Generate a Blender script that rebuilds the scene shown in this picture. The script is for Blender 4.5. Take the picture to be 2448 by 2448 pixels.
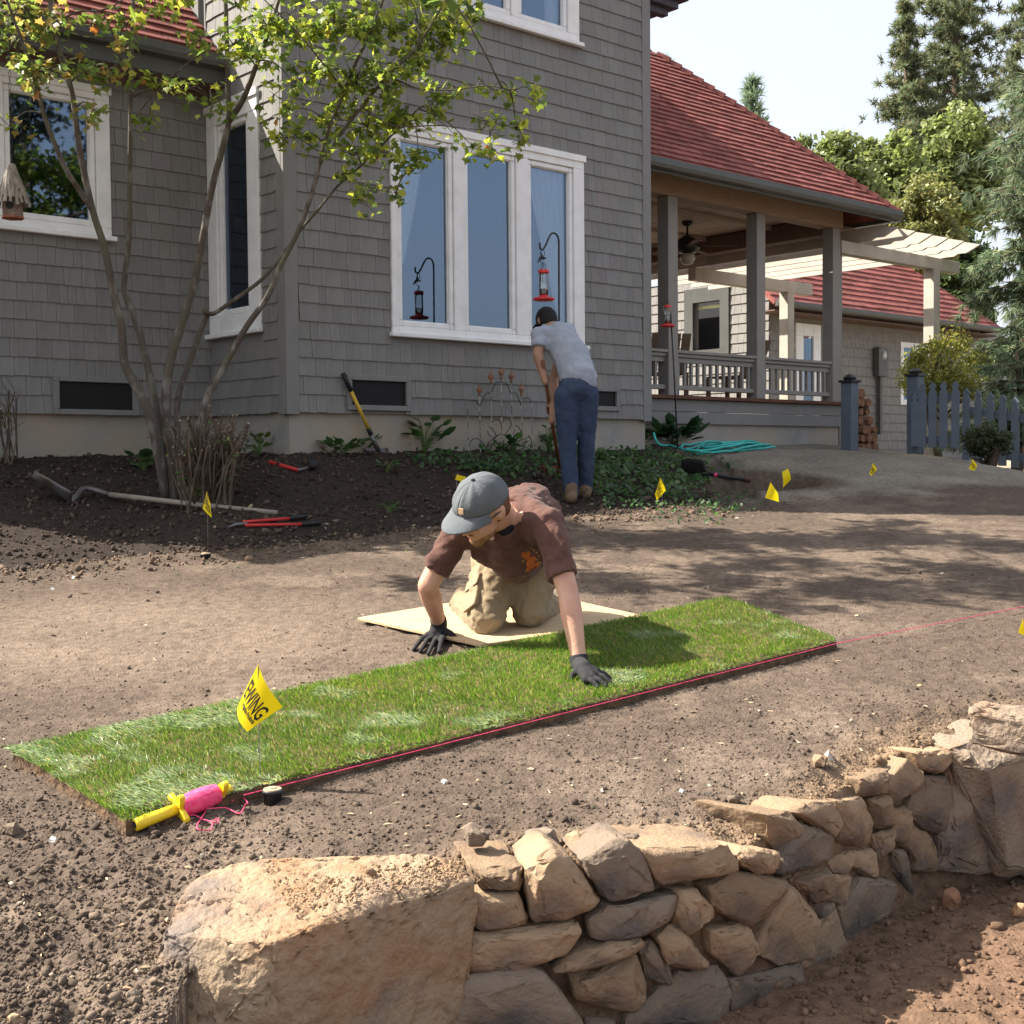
import bpy, bmesh, math, random
import numpy as np
from mathutils import Vector, Matrix, noise as mnoise

for _o in list(bpy.data.objects): bpy.data.objects.remove(_o)
SC = bpy.context.scene
COL = SC.collection
RNG = np.random.default_rng(7)
random.seed(7)

# ------------------------------------------------------------------ camera, sky, sun, exposure
F = 3063.0; ZC = 1.4; PITCH = math.radians(2.32); ROLL = math.radians(0.5)
_R = np.array((1.0, 0, 0)); _F = np.array((0, math.cos(PITCH), -math.sin(PITCH))); _U = np.array((0, math.sin(PITCH), math.cos(PITCH)))
CR = math.cos(ROLL) * _R - math.sin(ROLL) * _U
CU = math.cos(ROLL) * _U + math.sin(ROLL) * _R
CAM = np.array((0, 0, ZC))
cd = bpy.data.cameras.new('camera'); cam = bpy.data.objects.new('camera', cd); COL.objects.link(cam)
cd.sensor_width = 36; cd.lens = 36 * F / 2448; cd.clip_start = 0.05; cd.clip_end = 3000
cam.matrix_world = Matrix(((CR[0], CU[0], -_F[0], 0), (CR[1], CU[1], -_F[1], 0), (CR[2], CU[2], -_F[2], ZC), (0, 0, 0, 1)))
SC.camera = cam

SUN_EL = math.radians(46.0)
SUN_H = np.array((-0.985, 0.16)); SUN_H = SUN_H / np.linalg.norm(SUN_H)
SUN_DIR = np.array((SUN_H[0] * math.cos(SUN_EL), SUN_H[1] * math.cos(SUN_EL), math.sin(SUN_EL)))   # towards the sun
w = bpy.data.worlds.new('World'); SC.world = w; w.use_nodes = True
nt = w.node_tree; bg = nt.nodes['Background']
sky = nt.nodes.new('ShaderNodeTexSky'); sky.sky_type = 'NISHITA'; sky.sun_disc = False
sky.sun_elevation = SUN_EL; sky.sun_rotation = math.atan2(SUN_H[0], SUN_H[1])
sky.air_density = 1.0; sky.dust_density = 5.0; sky.ozone_density = 1.0
hz = nt.nodes.new('ShaderNodeMix'); hz.data_type = 'RGBA'; hz.inputs['Factor'].default_value = .5; hz.inputs[7].default_value = (5.6, 5.75, 6.1, 1)   # thin bright summer haze over the whole sky
nt.links.new(sky.outputs[0], hz.inputs[6]); nt.links.new(hz.outputs[2], bg.inputs[0]); bg.inputs[1].default_value = 0.088
sl = bpy.data.lights.new('sun', 'SUN'); sun = bpy.data.objects.new('sun', sl); COL.objects.link(sun)
sl.energy = 5.0; sl.angle = math.radians(0.53); sl.color = (1.0, 0.93, 0.82)
sun.rotation_euler = Vector(-SUN_DIR).to_track_quat('-Z', 'Y').to_euler()
sun.location = (-20, 12, 30)
SC.view_settings.view_transform = 'Standard'; SC.view_settings.look = 'None'
SC.view_settings.gamma = 1.0; SC.view_settings.use_curve_mapping = False
SC.view_settings.exposure = 1.55
SC.cycles.use_denoising = True
SC.cycles.max_bounces = 8; SC.cycles.transparent_max_bounces = 12

# ------------------------------------------------------------------ geometry of the place
def ray(px, py): return _F + (px - 1224) / F * CR - (py - 1224) / F * CU
def P(px, py, d):
    r = ray(px, py); return CAM + r * (d / r[1])
TH = math.radians(48.5)
HU = np.array((math.sin(TH), math.cos(TH), 0)); HN = np.array((-math.cos(TH), math.sin(TH), 0))
C0 = P(690, 1081, 10.26); C0[2] = 0
def hw(x, y, z=0.0): return C0 + HU * x + HN * y + np.array((0, 0, z))
def hloc(p): p = np.asarray(p, float); return float(np.dot(p - C0, HU)), float(np.dot(p - C0, HN)), float(p[2])
def Hp(px, py, y=0.0):
    r = ray(px, py); t = (y - np.dot(CAM - C0, HN)) / np.dot(r, HN); p = CAM + r * t
    return float(np.dot(p - C0, HU)), float(p[2])

TOE = np.array([(-9, 3.0), (-4.5, 5.9), (-2.872, 7.158), (-2.315, 7.648), (-1.63, 7.974), (-0.629, 8.571), (0.075, 8.953), (1.006, 9.446), (1.852, 9.841), (2.9, 10.136), (4.12, 10.31), (7, 10.6), (14, 11)])
_wl = [(hw(-9, 1.22), 1.40), (hw(-3, 1.22), 1.45), (hw(-0.01, 1.22), 1.475), (hw(0, 0), 1.478), (hw(4.26, 0), 1.494), (hw(4.4, .55), 1.55), (hw(8.5, .55), 1.56), (P(2190, 1085, 15.5), 1.43), (P(2448, 1135, 14), 1.19), (np.array((9., 14., 0)), 1.0), (np.array((30., 14., 0)), .9)]
WLX = np.array([p[0][0] for p in _wl]); WLY = np.array([p[0][1] for p in _wl]); WLZ = np.array([p[1] for p in _wl])
# retaining wall: plan curve of its face
_wp = [(1080, 3.0), (1125, 3.13), (1400, 3.2), (1650, 3.27), (1800, 3.4), (1900, 3.55), (2000, 3.8), (2100, 4.05), (2250, 4.28), (2448, 4.45), (2700, 4.6)]
WPX = np.array([a[0] for a in _wp], float); WPD = np.array([a[1] for a in _wp], float)
def wall_d(px): return float(np.interp(px, WPX, WPD))
_edge = [(-0.745, -40), (-0.72, 2.0), (-0.69, 2.78), (-0.5, 2.95), (-0.3, 3.05)] + [tuple(P(px, 2000, d + .09)[:2]) for px, d in _wp[1:]] + [(5.0, 5.3), (40, 9)]
EDX = np.array([e[0] for e in _edge]); EDY = np.array([e[1] for e in _edge])
LOW = -0.09
def vnoise(x, y, s, seed=0):
    """smooth value noise on arrays"""
    x = np.asarray(x, float) * s + seed * 17.31; y = np.asarray(y, float) * s + seed * 9.17
    xi = np.floor(x); yi = np.floor(y); fx = x - xi; fy = y - yi
    fx = fx * fx * (3 - 2 * fx); fy = fy * fy * (3 - 2 * fy)
    def h(a, b):
        v = np.sin(a * 127.1 + b * 311.7 + seed * 74.7) * 43758.5453
        return v - np.floor(v)
    return (h(xi, yi) * (1 - fx) + h(xi + 1, yi) * fx) * (1 - fy) + (h(xi, yi + 1) * (1 - fx) + h(xi + 1, yi + 1) * fx) * fy
def fbm(x, y, s, n=3, seed=0):
    return sum(vnoise(x, y, s * 2 ** i, seed + i) * .5 ** i for i in range(n)) / sum(.5 ** i for i in range(n)) - .5
def sstep(a, b, x):
    t = np.clip((np.asarray(x, float) - a) / (b - a), 0, 1); return t * t * (3 - 2 * t)
HOLE = np.array((2.16, 11.1, 1.2))
def lawn_z(Y): return ZC - .82 + .10 * (np.clip(Y, -5, 12) - 5.5)
def zones(X, Y):
    """t: 0 at the toe of the bed, 1 at the house; low: 1 on the lower terrace"""
    yt = np.interp(X, TOE[:, 0], TOE[:, 1]); yw = np.interp(X, WLX, WLY)
    t = (Y - yt) / np.maximum(yw - yt, .5)
    ye = np.interp(X, EDX, EDY)
    sl_ = .05 + .55 * sstep(1.8, 2.5, X); low = 1 - sstep(0, 1, (Y - ye + sl_) / sl_)
    low = np.where(X < -.75, 0, low)
    return yt, yw, t, low
def ground_z(X, Y, rough=True):
    X = np.asarray(X, float); Y = np.asarray(Y, float)
    yt, yw, t, low = zones(X, Y)
    zl = lawn_z(np.minimum(Y, yt)); zw = np.interp(X, WLX, WLZ)
    tc = np.clip(t, 0, 1); f = np.where(X > 2.0, tc ** .8, .55 * tc + .45 * sstep(0, 1, tc))
    z = zl + (zw - zl) * f
    # the crest of loose soil along the toe, the gravel mound and the dug hole
    z = z + .035 * np.exp(-((Y - yt - .05) / .16) ** 2) * (X < 1.6) * (.6 + .8 * vnoise(X, Y, 3, 5))
    mx = P(1980, 1075, 13)
    z = z + .10 * np.exp(-(((X - mx[0]) / 1.3) ** 2 + ((Y - mx[1]) / 1.0) ** 2))
    hx = (X - HOLE[0]); hy = (Y - HOLE[1])
    a = .9 * hx + .43 * hy; b = -.43 * hx + .9 * hy
    z = z - .26 * (1 - sstep(.7, 1.25, (a / .50) ** 2 + (b / .42) ** 2))
    if rough:
        bed = sstep(-.05, .1, t); lf = 1 - bed
        z = z + fbm(X, Y, 1.1, 3, 1) * (.02 + .05 * bed) + fbm(X, Y, 14, 2, 4) * (.006 + .03 * bed * (X < 2.3)) 
        edge = np.exp(-(np.maximum(Y - np.interp(X, EDX, EDY), 0) / .35) ** 2) * (X > -.8)
        left = sstep(-.35, -.95, X) * (1 - sstep(3.0, 4.0, Y))
        z = z + fbm(X, Y, 22, 2, 9) * (.008 + .03 * edge + .035 * left) + fbm(X, Y, 48, 1, 3) * .006 + (vnoise(X * 1.1 + Y * .5, Y * 9 - X * 2.2, 1.6, 61) - .5) * .012 * (1 - bed)
    ee = np.maximum(Y - np.interp(X, EDX, EDY), 0); z = z - .045 * np.exp(-(ee / .13) ** 2) * sstep(.1, .7, X)
    lowz = LOW - .06 * sstep(.55, -.15, X) + fbm(X, Y, 1.7, 3, 21) * .06 + fbm(X, Y, 16, 2, 22) * .03 + .02
    zn = z * (1 - low) + lowz * low
    return np.where(Y > 40, 1.0, zn)
def gz(x, y): return float(ground_z(np.array([x]), np.array([y]))[0])
_TS = 1.5 + np.cumsum(np.linspace(.03, .12, 400))
def G(px, py, off=0.0):
    """where the sight line through a picture point meets the ground"""
    r = ray(px, py); ts = _TS
    for it in range(2):
        p = CAM[None] + r[None] * ts[:, None]; h = p[:, 2] < ground_z(p[:, 0], p[:, 1]) + off
        i = int(np.argmax(h)) if h.any() else len(ts) - 1; i = max(i, 1)
        if it == 0: ts = np.linspace(ts[i - 1], ts[i], 60)
    return CAM + r * ts[i]

# ------------------------------------------------------------------ mesh helpers
def link(o, parent=None):
    COL.objects.link(o)
    if parent is not None: o.parent = parent
    return o
def tag(o, label=None, cat=None, group=None, kind=None):
    if label: o['label'] = label
    if cat: o['category'] = cat
    if group: o['group'] = group
    if kind: o['kind'] = kind
    return o
def empty(name, loc=(0, 0, 0), rz=0.0):
    o = bpy.data.objects.new(name, None); COL.objects.link(o); o.location = Vector(loc); o.rotation_euler = (0, 0, rz); o.empty_display_size = .1
    return o
def raw_mesh(name, V, Fs, smooth=False, mats=(), midx=None):
    me = bpy.data.meshes.new(name)
    V = np.ascontiguousarray(V, np.float32)
    if isinstance(Fs, np.ndarray):
        k = Fs.shape[1]; n = Fs.shape[0]
        me.vertices.add(len(V)); me.vertices.foreach_set('co', V.ravel())
        me.loops.add(n * k); me.loops.foreach_set('vertex_index', np.ascontiguousarray(Fs, np.int32).ravel())
        me.polygons.add(n); me.polygons.foreach_set('loop_start', np.arange(0, n * k, k, dtype=np.int32))
        if midx is not None: me.polygons.foreach_set('material_index', np.ascontiguousarray(midx, np.int32))
        me.update(calc_edges=True)
    else:
        me.from_pydata([tuple(map(float, v)) for v in V], [], Fs)
        if midx is not None: me.polygons.foreach_set('material_index', np.array(midx, np.int32))
        me.update()
    me.validate()
    if smooth: me.polygons.foreach_set('use_smooth', np.ones(len(me.polygons), bool))
    for m in mats: me.materials.append(m)
    return me
def mesh_obj(name, V, Fs, mat=None, parent=None, smooth=False, midx=None):
    mats = mat if isinstance(mat, (list, tuple)) else ([mat] if mat else [])
    return link(bpy.data.objects.new(name, raw_mesh(name, V, Fs, smooth, mats, midx)), parent)
class MB:
    def __init__(s): s.v = []; s.f = []; s.m = []; s.cur = 0
    def add(s, V, Fs):
        n = len(s.v); s.v.extend([tuple(map(float, p)) for p in V])
        for f in Fs: s.f.append(tuple(int(i) + n for i in f)); s.m.append(s.cur)
        return s
    def box(s, a, b):
        (x0, y0, z0), (x1, y1, z1) = a, b
        return s.add([(x0, y0, z0), (x1, y0, z0), (x1, y1, z0), (x0, y1, z0), (x0, y0, z1), (x1, y0, z1), (x1, y1, z1), (x0, y1, z1)],
                     [(0, 3, 2, 1), (4, 5, 6, 7), (0, 1, 5, 4), (1, 2, 6, 5), (2, 3, 7, 6), (3, 0, 4, 7)])
    def hexa(s, pts):   # 8 points: bottom ring 4, top ring 4
        return s.add(pts, [(0, 3, 2, 1), (4, 5, 6, 7), (0, 1, 5, 4), (1, 2, 6, 5), (2, 3, 7, 6), (3, 0, 4, 7)])
    def beam(s, p, q, wid, hgt, up=(0, 0, 1)):
        p = np.asarray(p, float); q = np.asarray(q, float); d = q - p; d /= np.linalg.norm(d); up = np.asarray(up, float)
        if abs(np.dot(d, up)) > .95: up = np.array((1., 0, 0))
        sd = np.cross(d, up); sd /= np.linalg.norm(sd); u2 = np.cross(sd, d)
        a = sd * wid / 2; b = u2 * hgt / 2
        return s.hexa([p - a - b, p + a - b, q + a - b, q - a - b, p - a + b, p + a + b, q + a + b, q - a + b])
    def tube(s, pts, rad, n=8, caps=True):
        pts = [np.asarray(p, float) for p in pts]
        if not hasattr(rad, '__len__'): rad = [rad] * len(pts)
        V = []; prev = None
        for i, p in enumerate(pts):
            d = pts[min(i + 1, len(pts) - 1)] - pts[max(i - 1, 0)]
            d = d / (np.linalg.norm(d) + 1e-12)
            if prev is None:
                a = np.cross(d, (0, 0, 1.0) if abs(d[2]) < .9 else (1.0, 0, 0))
            else:
                a = prev - d * np.dot(prev, d)
            a /= np.linalg.norm(a) + 1e-12; prev = a; b = np.cross(d, a)
            for k in range(n):
                th = 2 * math.pi * k / n; V.append(p + rad[i] * (math.cos(th) * a + math.sin(th) * b))
        Fs = []
        for i in range(len(pts) - 1):
            for k in range(n):
                k2 = (k + 1) % n; Fs.append((i * n + k, i * n + k2, (i + 1) * n + k2, (i + 1) * n + k))
        if caps: Fs.append(tuple(range(n))[::-1]); Fs.append(tuple((len(pts) - 1) * n + k for k in range(n)))
        return s.add(V, Fs)
    def ball(s, c, r, nu=12, nv=8, M=None):
        c = np.asarray(c, float); r = np.ones(3) * r if not hasattr(r, '__len__') else np.asarray(r, float)
        M = np.eye(3) if M is None else np.asarray(M)     # columns: axes
        V = [c + M @ np.array((0, 0, -r[2]))]
        for j in range(1, nv):
            ph = -math.pi / 2 + math.pi * j / nv
            for i in range(nu):
                th = 2 * math.pi * i / nu
                V.append(c + M @ np.array((r[0] * math.cos(ph) * math.cos(th), r[1] * math.cos(ph) * math.sin(th), r[2] * math.sin(ph))))
        V.append(c + M @ np.array((0, 0, r[2]))); L = len(V) - 1
        Fs = [(0, 1 + (i + 1) % nu, 1 + i) for i in range(nu)]
        for j in range(nv - 2):
            for i in range(nu):
                a = 1 + j * nu + i; b = 1 + j * nu + (i + 1) % nu; Fs.append((a, b, b + nu, a + nu))
        o = 1 + (nv - 2) * nu
        Fs += [(o + i, o + (i + 1) % nu, L) for i in range(nu)]
        return s.add(V, Fs)
    def lathe(s, prof, n=16, c=(0, 0, 0), M=None):
        c = np.asarray(c, float); M = np.eye(3) if M is None else np.asarray(M); V = []
        for r, z in prof:
            for k in range(n):
                th = 2 * math.pi * k / n; V.append(c + M @ np.array((r * math.cos(th), r * math.sin(th), z)))
        Fs = []
        for i in range(len(prof) - 1):
            for k in range(n):
                k2 = (k + 1) % n; Fs.append((i * n + k, i * n + k2, (i + 1) * n + k2, (i + 1) * n + k))
        Fs.append(tuple(range(n))[::-1]); Fs.append(tuple((len(prof) - 1) * n + k for k in range(n)))
        return s.add(V, Fs)
    def caps(s, p, q, r0, r1, n=12):   # tapered capsule
        p = np.asarray(p, float); q = np.asarray(q, float)
        s.tube([p, q], [r0, r1], n); s.ball(p, r0, n, 8); s.ball(q, r1, n, 8); return s
    def chain(s, nodes, n=12):
        for (p, r), (q, r2) in zip(nodes[:-1], nodes[1:]): s.caps(p, q, r, r2, n)
        return s
    def grid(s, fn, nu, nv):
        V = [fn(i / nu, j / nv) for j in range(nv + 1) for i in range(nu + 1)]
        Fs = [(j * (nu + 1) + i, j * (nu + 1) + i + 1, (j + 1) * (nu + 1) + i + 1, (j + 1) * (nu + 1) + i) for j in range(nv) for i in range(nu)]
        return s.add(V, Fs)
    def mesh(s, name, mat=None, smooth=False):
        mats = mat if isinstance(mat, (list, tuple)) else ([mat] if mat else [])
        return raw_mesh(name, np.array(s.v), s.f, smooth, mats, s.m if len(mats) > 1 else None)
    def build(s, name, mat=None, parent=None, smooth=False):
        return link(bpy.data.objects.new(name, s.mesh(name, mat, smooth)), parent)
def share(name, me, parent, loc=(0, 0, 0), rot=(0, 0, 0), scale=(1, 1, 1)):
    o = bpy.data.objects.new(name, me); link(o, parent); o.location = loc; o.rotation_euler = rot; o.scale = scale
    return o
def bev(o, w=.004, seg=1):
    m = o.modifiers.new('bevel', 'BEVEL'); m.width = w; m.segments = seg; m.limit_method = 'ANGLE'; m.angle_limit = math.radians(40); return o
def piece_tones(o, base, var=.14, per=8):
    """each joined piece (per vertices) gets its own slightly different paint tone"""
    n = len(o.data.vertices); m = (n + per - 1) // per; t = np.asarray(base)[None] * RNG.uniform(1 - var, 1 + var, (m, 1)) * (1 + RNG.normal(size=(m, 3)) * .015); color_attr(o, np.repeat(t, per, 0)[:n])
def rot2(v, a): return np.array((v[0] * math.cos(a) - v[1] * math.sin(a), v[0] * math.sin(a) + v[1] * math.cos(a)))
def smooth_line(pts, sub=6):
    """Catmull-Rom through points"""
    pts = [np.asarray(p, float) for p in pts]; out = []
    for i in range(len(pts) - 1):
        p0 = pts[max(i - 1, 0)]; p1 = pts[i]; p2 = pts[i + 1]; p3 = pts[min(i + 2, len(pts) - 1)]
        for k in range(sub):
            t = k / sub
            out.append(.5 * ((2 * p1) + (-p0 + p2) * t + (2 * p0 - 5 * p1 + 4 * p2 - p3) * t * t + (-p0 + 3 * p1 - 3 * p2 + p3) * t ** 3))
    out.append(pts[-1]); return out

# ------------------------------------------------------------------ materials
def mat(name, c1, c2=None, scale=6.0, rough=.8, bump=0.0, bscale=40.0, spec=.25, detail=5.0, lo=.35, hi=.65, c3=None, scale3=1.5, rnd=0.0,
        metallic=0.0, transl=None, stretch=(1, 1, 1), attr=None, alpha=None, bdist=.01, coord='Object', sheen=0, trans=0.0, vor=0.0, hue=0.0, b2=0.0):
    m = bpy.data.materials.new(name); m.use_nodes = True; t = m.node_tree; N = t.nodes; L = t.links
    b = N['Principled BSDF']; b.inputs['Roughness'].default_value = rough; b.inputs['Specular IOR Level'].default_value = spec; b.inputs['Metallic'].default_value = metallic
    if sheen: b.inputs['Sheen Weight'].default_value = sheen
    if trans: b.inputs['Transmission Weight'].default_value = trans
    tc = N.new('ShaderNodeTexCoord'); mp = N.new('ShaderNodeMapping'); mp.inputs['Scale'].default_value = stretch
    L.new(tc.outputs[coord], mp.inputs[0])
    vec = mp.outputs[0]
    col = None
    if attr:
        at = N.new('ShaderNodeAttribute'); at.attribute_name = attr; col = at.outputs['Color']
    else:
        rgb = N.new('ShaderNodeRGB'); rgb.outputs[0].default_value = (*c1, 1); col = rgb.outputs[0]
    def mixin(col, c, sc, lo, hi, det):
        n = N.new('ShaderNodeTexNoise'); n.inputs['Scale'].default_value = sc; n.inputs['Detail'].default_value = det; L.new(vec, n.inputs['Vector'])
        r = N.new('ShaderNodeMapRange'); r.inputs['From Min'].default_value = lo; r.inputs['From Max'].default_value = hi; L.new(n.outputs[0], r.inputs['Value'])
        mx = N.new('ShaderNodeMix'); mx.data_type = 'RGBA'; L.new(r.outputs[0], mx.inputs['Factor']); L.new(col, mx.inputs[6])
        if isinstance(c, (int, float)):
            k = N.new('ShaderNodeMix'); k.data_type = 'RGBA'; k.blend_type = 'MULTIPLY'; k.inputs['Factor'].default_value = 1; L.new(col, k.inputs[6]); k.inputs[7].default_value = (c, c, c, 1); L.new(k.outputs[2], mx.inputs[7])
        else: mx.inputs[7].default_value = (*c, 1)
        return mx.outputs[2]
    if c3 is not None: col = mixin(col, c3, scale3, .45, .7, 4)
    if c2 is not None: col = mixin(col, c2, scale, lo, hi, detail)
    if rnd or hue:
        oi = N.new('ShaderNodeObjectInfo'); hsv = N.new('ShaderNodeHueSaturation')
        r = N.new('ShaderNodeMapRange'); r.inputs['To Min'].default_value = 1 - rnd; r.inputs['To Max'].default_value = 1 + rnd
        L.new(oi.outputs['Random'], r.inputs['Value']); L.new(r.outputs[0], hsv.inputs['Value']); L.new(col, hsv.inputs['Color']); col = hsv.outputs[0]
    L.new(col, b.inputs['Base Color'])
    if bump:
        n = N.new('ShaderNodeTexNoise'); n.inputs['Scale'].default_value = bscale; n.inputs['Detail'].default_value = 6; L.new(vec, n.inputs['Vector'])
        h = n.outputs[0]
        if b2:
            n2 = N.new('ShaderNodeTexNoise'); n2.inputs['Scale'].default_value = bscale * .24; n2.inputs['Detail'].default_value = 4; L.new(vec, n2.inputs['Vector'])
            ma = N.new('ShaderNodeMath'); ma.operation = 'MULTIPLY_ADD'; L.new(n2.outputs[0], ma.inputs[0]); ma.inputs[1].default_value = b2; L.new(h, ma.inputs[2]); h = ma.outputs[0]
        if vor:
            vo = N.new('ShaderNodeTexVoronoi'); vo.inputs['Scale'].default_value = vor; L.new(vec, vo.inputs['Vector'])
            ad = N.new('ShaderNodeMath'); ad.operation = 'SUBTRACT'; L.new(h, ad.inputs[0]); L.new(vo.outputs[0], ad.inputs[1]); h = ad.outputs[0]
        bp = N.new('ShaderNodeBump'); bp.inputs['Strength'].default_value = bump; bp.inputs['Distance'].default_value = bdist
        L.new(h, bp.inputs['Height']); L.new(bp.outputs[0], b.inputs['Normal'])
    if transl:
        out = N['Material Output']; tr = N.new('ShaderNodeBsdfTranslucent'); mx = N.new('ShaderNodeMixShader'); mx.inputs[0].default_value = transl
        k = N.new('ShaderNodeHueSaturation'); k.inputs['Value'].default_value = 1.5; k.inputs['Saturation'].default_value = 1.1; L.new(col, k.inputs['Color']); L.new(k.outputs[0], tr.inputs[0])
        L.new(b.outputs[0], mx.inputs[1]); L.new(tr.outputs[0], mx.inputs[2]); L.new(mx.outputs[0], out.inputs[0])
    return m
def glass_mat(name, tint=(.9, .95, 1), rough=0.02, base_refl=.08, refl=(1, 1, 1)):
    m = bpy.data.materials.new(name); m.use_nodes = True; t = m.node_tree; N = t.nodes; L = t.links
    N.remove(N['Principled BSDF']); out = N['Material Output']
    tr = N.new('ShaderNodeBsdfTransparent'); tr.inputs[0].default_value = (*tint, 1)
    gl = N.new('ShaderNodeBsdfGlossy'); gl.inputs['Roughness'].default_value = rough; gl.inputs[0].default_value = (*refl, 1)
    fr = N.new('ShaderNodeFresnel'); fr.inputs[0].default_value = 1.6
    ad = N.new('ShaderNodeMath'); ad.operation = 'ADD'; ad.inputs[1].default_value = base_refl; ad.use_clamp = True
    mx = N.new('ShaderNodeMixShader'); L.new(fr.outputs[0], ad.inputs[0]); L.new(ad.outputs[0], mx.inputs[0]); L.new(tr.outputs[0], mx.inputs[1]); L.new(gl.outputs[0], mx.inputs[2]); L.new(mx.outputs[0], out.inputs[0])
    return m
def leaf_mat(name, attr='lc', transl=.45, rough=.45):
    m = mat(name, (1, 1, 1), attr=attr, rough=rough, spec=.35, transl=transl); return m
def color_attr(o, cols, name='lc', domain='POINT'):
    a = o.data.color_attributes.new(name, 'FLOAT_COLOR', domain)
    c = np.ones((len(cols), 4), np.float32); c[:, :3] = cols; a.data.foreach_set('color', c.ravel())
M = {}
M['shingle'] = mat('painted_shingle', (.208, .203, .193), .9, scale=3, rough=.75, bump=.25, bscale=30, stretch=(14, 1, 1.2), rnd=.08, c3=.94, scale3=2)
M['shingle_flat'] = mat('painted_shingle_rows', (.208, .203, .193), .9, attr='lc', scale=9, rough=.75, bump=.35, bscale=30, stretch=(9, 9, 1.2))
M['trimgrey'] = mat('painted_trim_grey', (.20, .196, .188), .9, scale=5, rough=.6, bump=.1, bscale=60)
M['white'] = mat('white_paint', (.80, .80, .79), .92, scale=5, c3=.93, scale3=9, rough=.45, bump=.05, bscale=50)
M['concrete'] = mat('concrete', (.27, .27, .26), (.33, .28, .21), scale=1.6, rough=.9, bump=.3, bscale=45, c3=.8, scale3=3.5)
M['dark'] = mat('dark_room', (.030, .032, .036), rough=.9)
M['vent'] = mat('vent_mesh', (.012, .012, .013), rough=.7)
M['roof'] = mat('red_roof', (.27, .085, .072), .75, attr='lc', scale=14, rough=.85, bump=.3, bscale=60, c3=.75, scale3=2.5)
M['gutter'] = mat('gutter_paint', (.085, .085, .078), .85, scale=4, rough=.45)
M['soffit'] = mat('soffit_brown', (.15, .10, .075), .85, scale=6, rough=.8)
M['beamwood'] = mat('beam_tan', (.27, .19, .13), .85, scale=8, rough=.75, stretch=(1, 1, 6))
M['glass'] = glass_mat('window_glass', (.80, .88, .93), base_refl=.19, refl=(.46, .60, .80))
M['curtain'] = mat('sheer_curtain', (.86, .89, .90), rough=.9, transl=.4)
M['metalblk'] = mat('black_iron', (.018, .018, .020), rough=.45, spec=.4)
# ------------------------------------------------------------------ the ground
def seq(*spans):
    out = []
    for a, b, st in spans: out += list(np.arange(a, b, st))
    return np.array(out)
def grow(a, b, st, k):
    out = [a]
    while out[-1] < b: out.append(out[-1] + st); st *= k
    return out
gx = np.array([-v for v in grow(4.6, 900, .12, 1.28)][::-1] + list(np.arange(-4.55, -1.9, .045)) + list(np.arange(-1.9, 2.3, .0155)) + list(np.arange(2.3, 5.2, .035)) + grow(5.2, 900, .07, 1.25))
gy = np.array([-v for v in grow(2, 300, .4, 1.5)][::-1] + list(np.arange(-1.6, 2.2, .2)) + list(np.arange(2.2, 4.6, .0135)) + list(np.arange(4.6, 7.2, .022)) + list(np.arange(7.2, 10.5, .034)) + list(np.arange(10.5, 15, .06)) + grow(15, 1500, .12, 1.25))
GX, GY = np.meshgrid(gx, gy)
GZ = ground_z(GX, GY)
nx, ny = len(gx), len(gy)
gv = np.stack([GX.ravel(), GY.ravel(), GZ.ravel()], 1)
ii = (np.arange(ny - 1)[:, None] * nx + np.arange(nx - 1)[None, :]).ravel()
gf = np.stack([ii, ii + 1, ii + nx + 1, ii + nx], 1)
def ground_color(X, Y):
    yt, yw, t, low = zones(X, Y)
    n1 = vnoise(X, Y, 2.2, 31) * .6 + vnoise(X, Y, 6.5, 32) * .4
    soil = np.array((.105, .079, .061)); dust = np.array((.192, .146, .110)); mulch = np.array((.041, .031, .0255)); tan = np.array((.25, .22, .175)); clay = np.array((.155, .097, .064)); walltop = np.array((.24, .165, .105))
    mixc = lambda a, b, f: a + (b - a) * f[..., None]
    c = np.broadcast_to(soil, X.shape + (3,)).copy()
    d = sstep(.45, .72, n1) * .6 * (1 - sstep(6.9, 8, Y) * 0)
    d = np.maximum(d, np.clip(1.2 - ((X + 1.7) / 1.5) ** 2 - ((Y - 5.9) / 1.0) ** 2, 0, 1) * (.45 + .55 * n1))
    c = mixc(c, dust, np.clip(d, 0, 1))
    edge = np.exp(-(np.maximum(Y - np.interp(X, EDX, EDY), 0) / .16) ** 2) * (X > -.62) * (.5 + .7 * n1)
    c = mixc(c, walltop, np.clip(edge, 0, 1))
    bed = sstep(.03, .10, t + .10 * (n1 - .5))
    grav = sstep(1.45, 2.5, X + .5 * (n1 - .5) + .05 * (Y - 11)) 
    bedc = mixc(np.broadcast_to(mulch, X.shape + (3,)), tan, grav * (.55 + .45 * n1))
    c = mixc(c, bedc, bed)
    hh = ((X - HOLE[0]) / .75) ** 2 + ((Y - HOLE[1]) / .55) ** 2
    c = mixc(c, np.array((.10, .072, .052)), (1 - sstep(.6, 1.4, hh)) * .9)
    far = sstep(13.5, 15, Y)
    c = mixc(c, np.array((.33, .27, .19)), far * (X > 4.5))
    c = mixc(c, clay, low)
    return c
gcol = ground_color(GX, GY).reshape(-1, 3)
M['ground'] = mat('bare_soil', (1, 1, 1), .68, scale=26, detail=8, lo=.38, hi=.62, attr='lc', rough=.95, bump=.9, bscale=85, bdist=.012, spec=.1, c3=1.12, scale3=3.0)
ground = mesh_obj('ground', gv, gf, M['ground'], smooth=True)
color_attr(ground, gcol)
tag(ground, 'raked brown soil of the garden with dark mulch bed and lower clay terrace', kind='structure')

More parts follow.
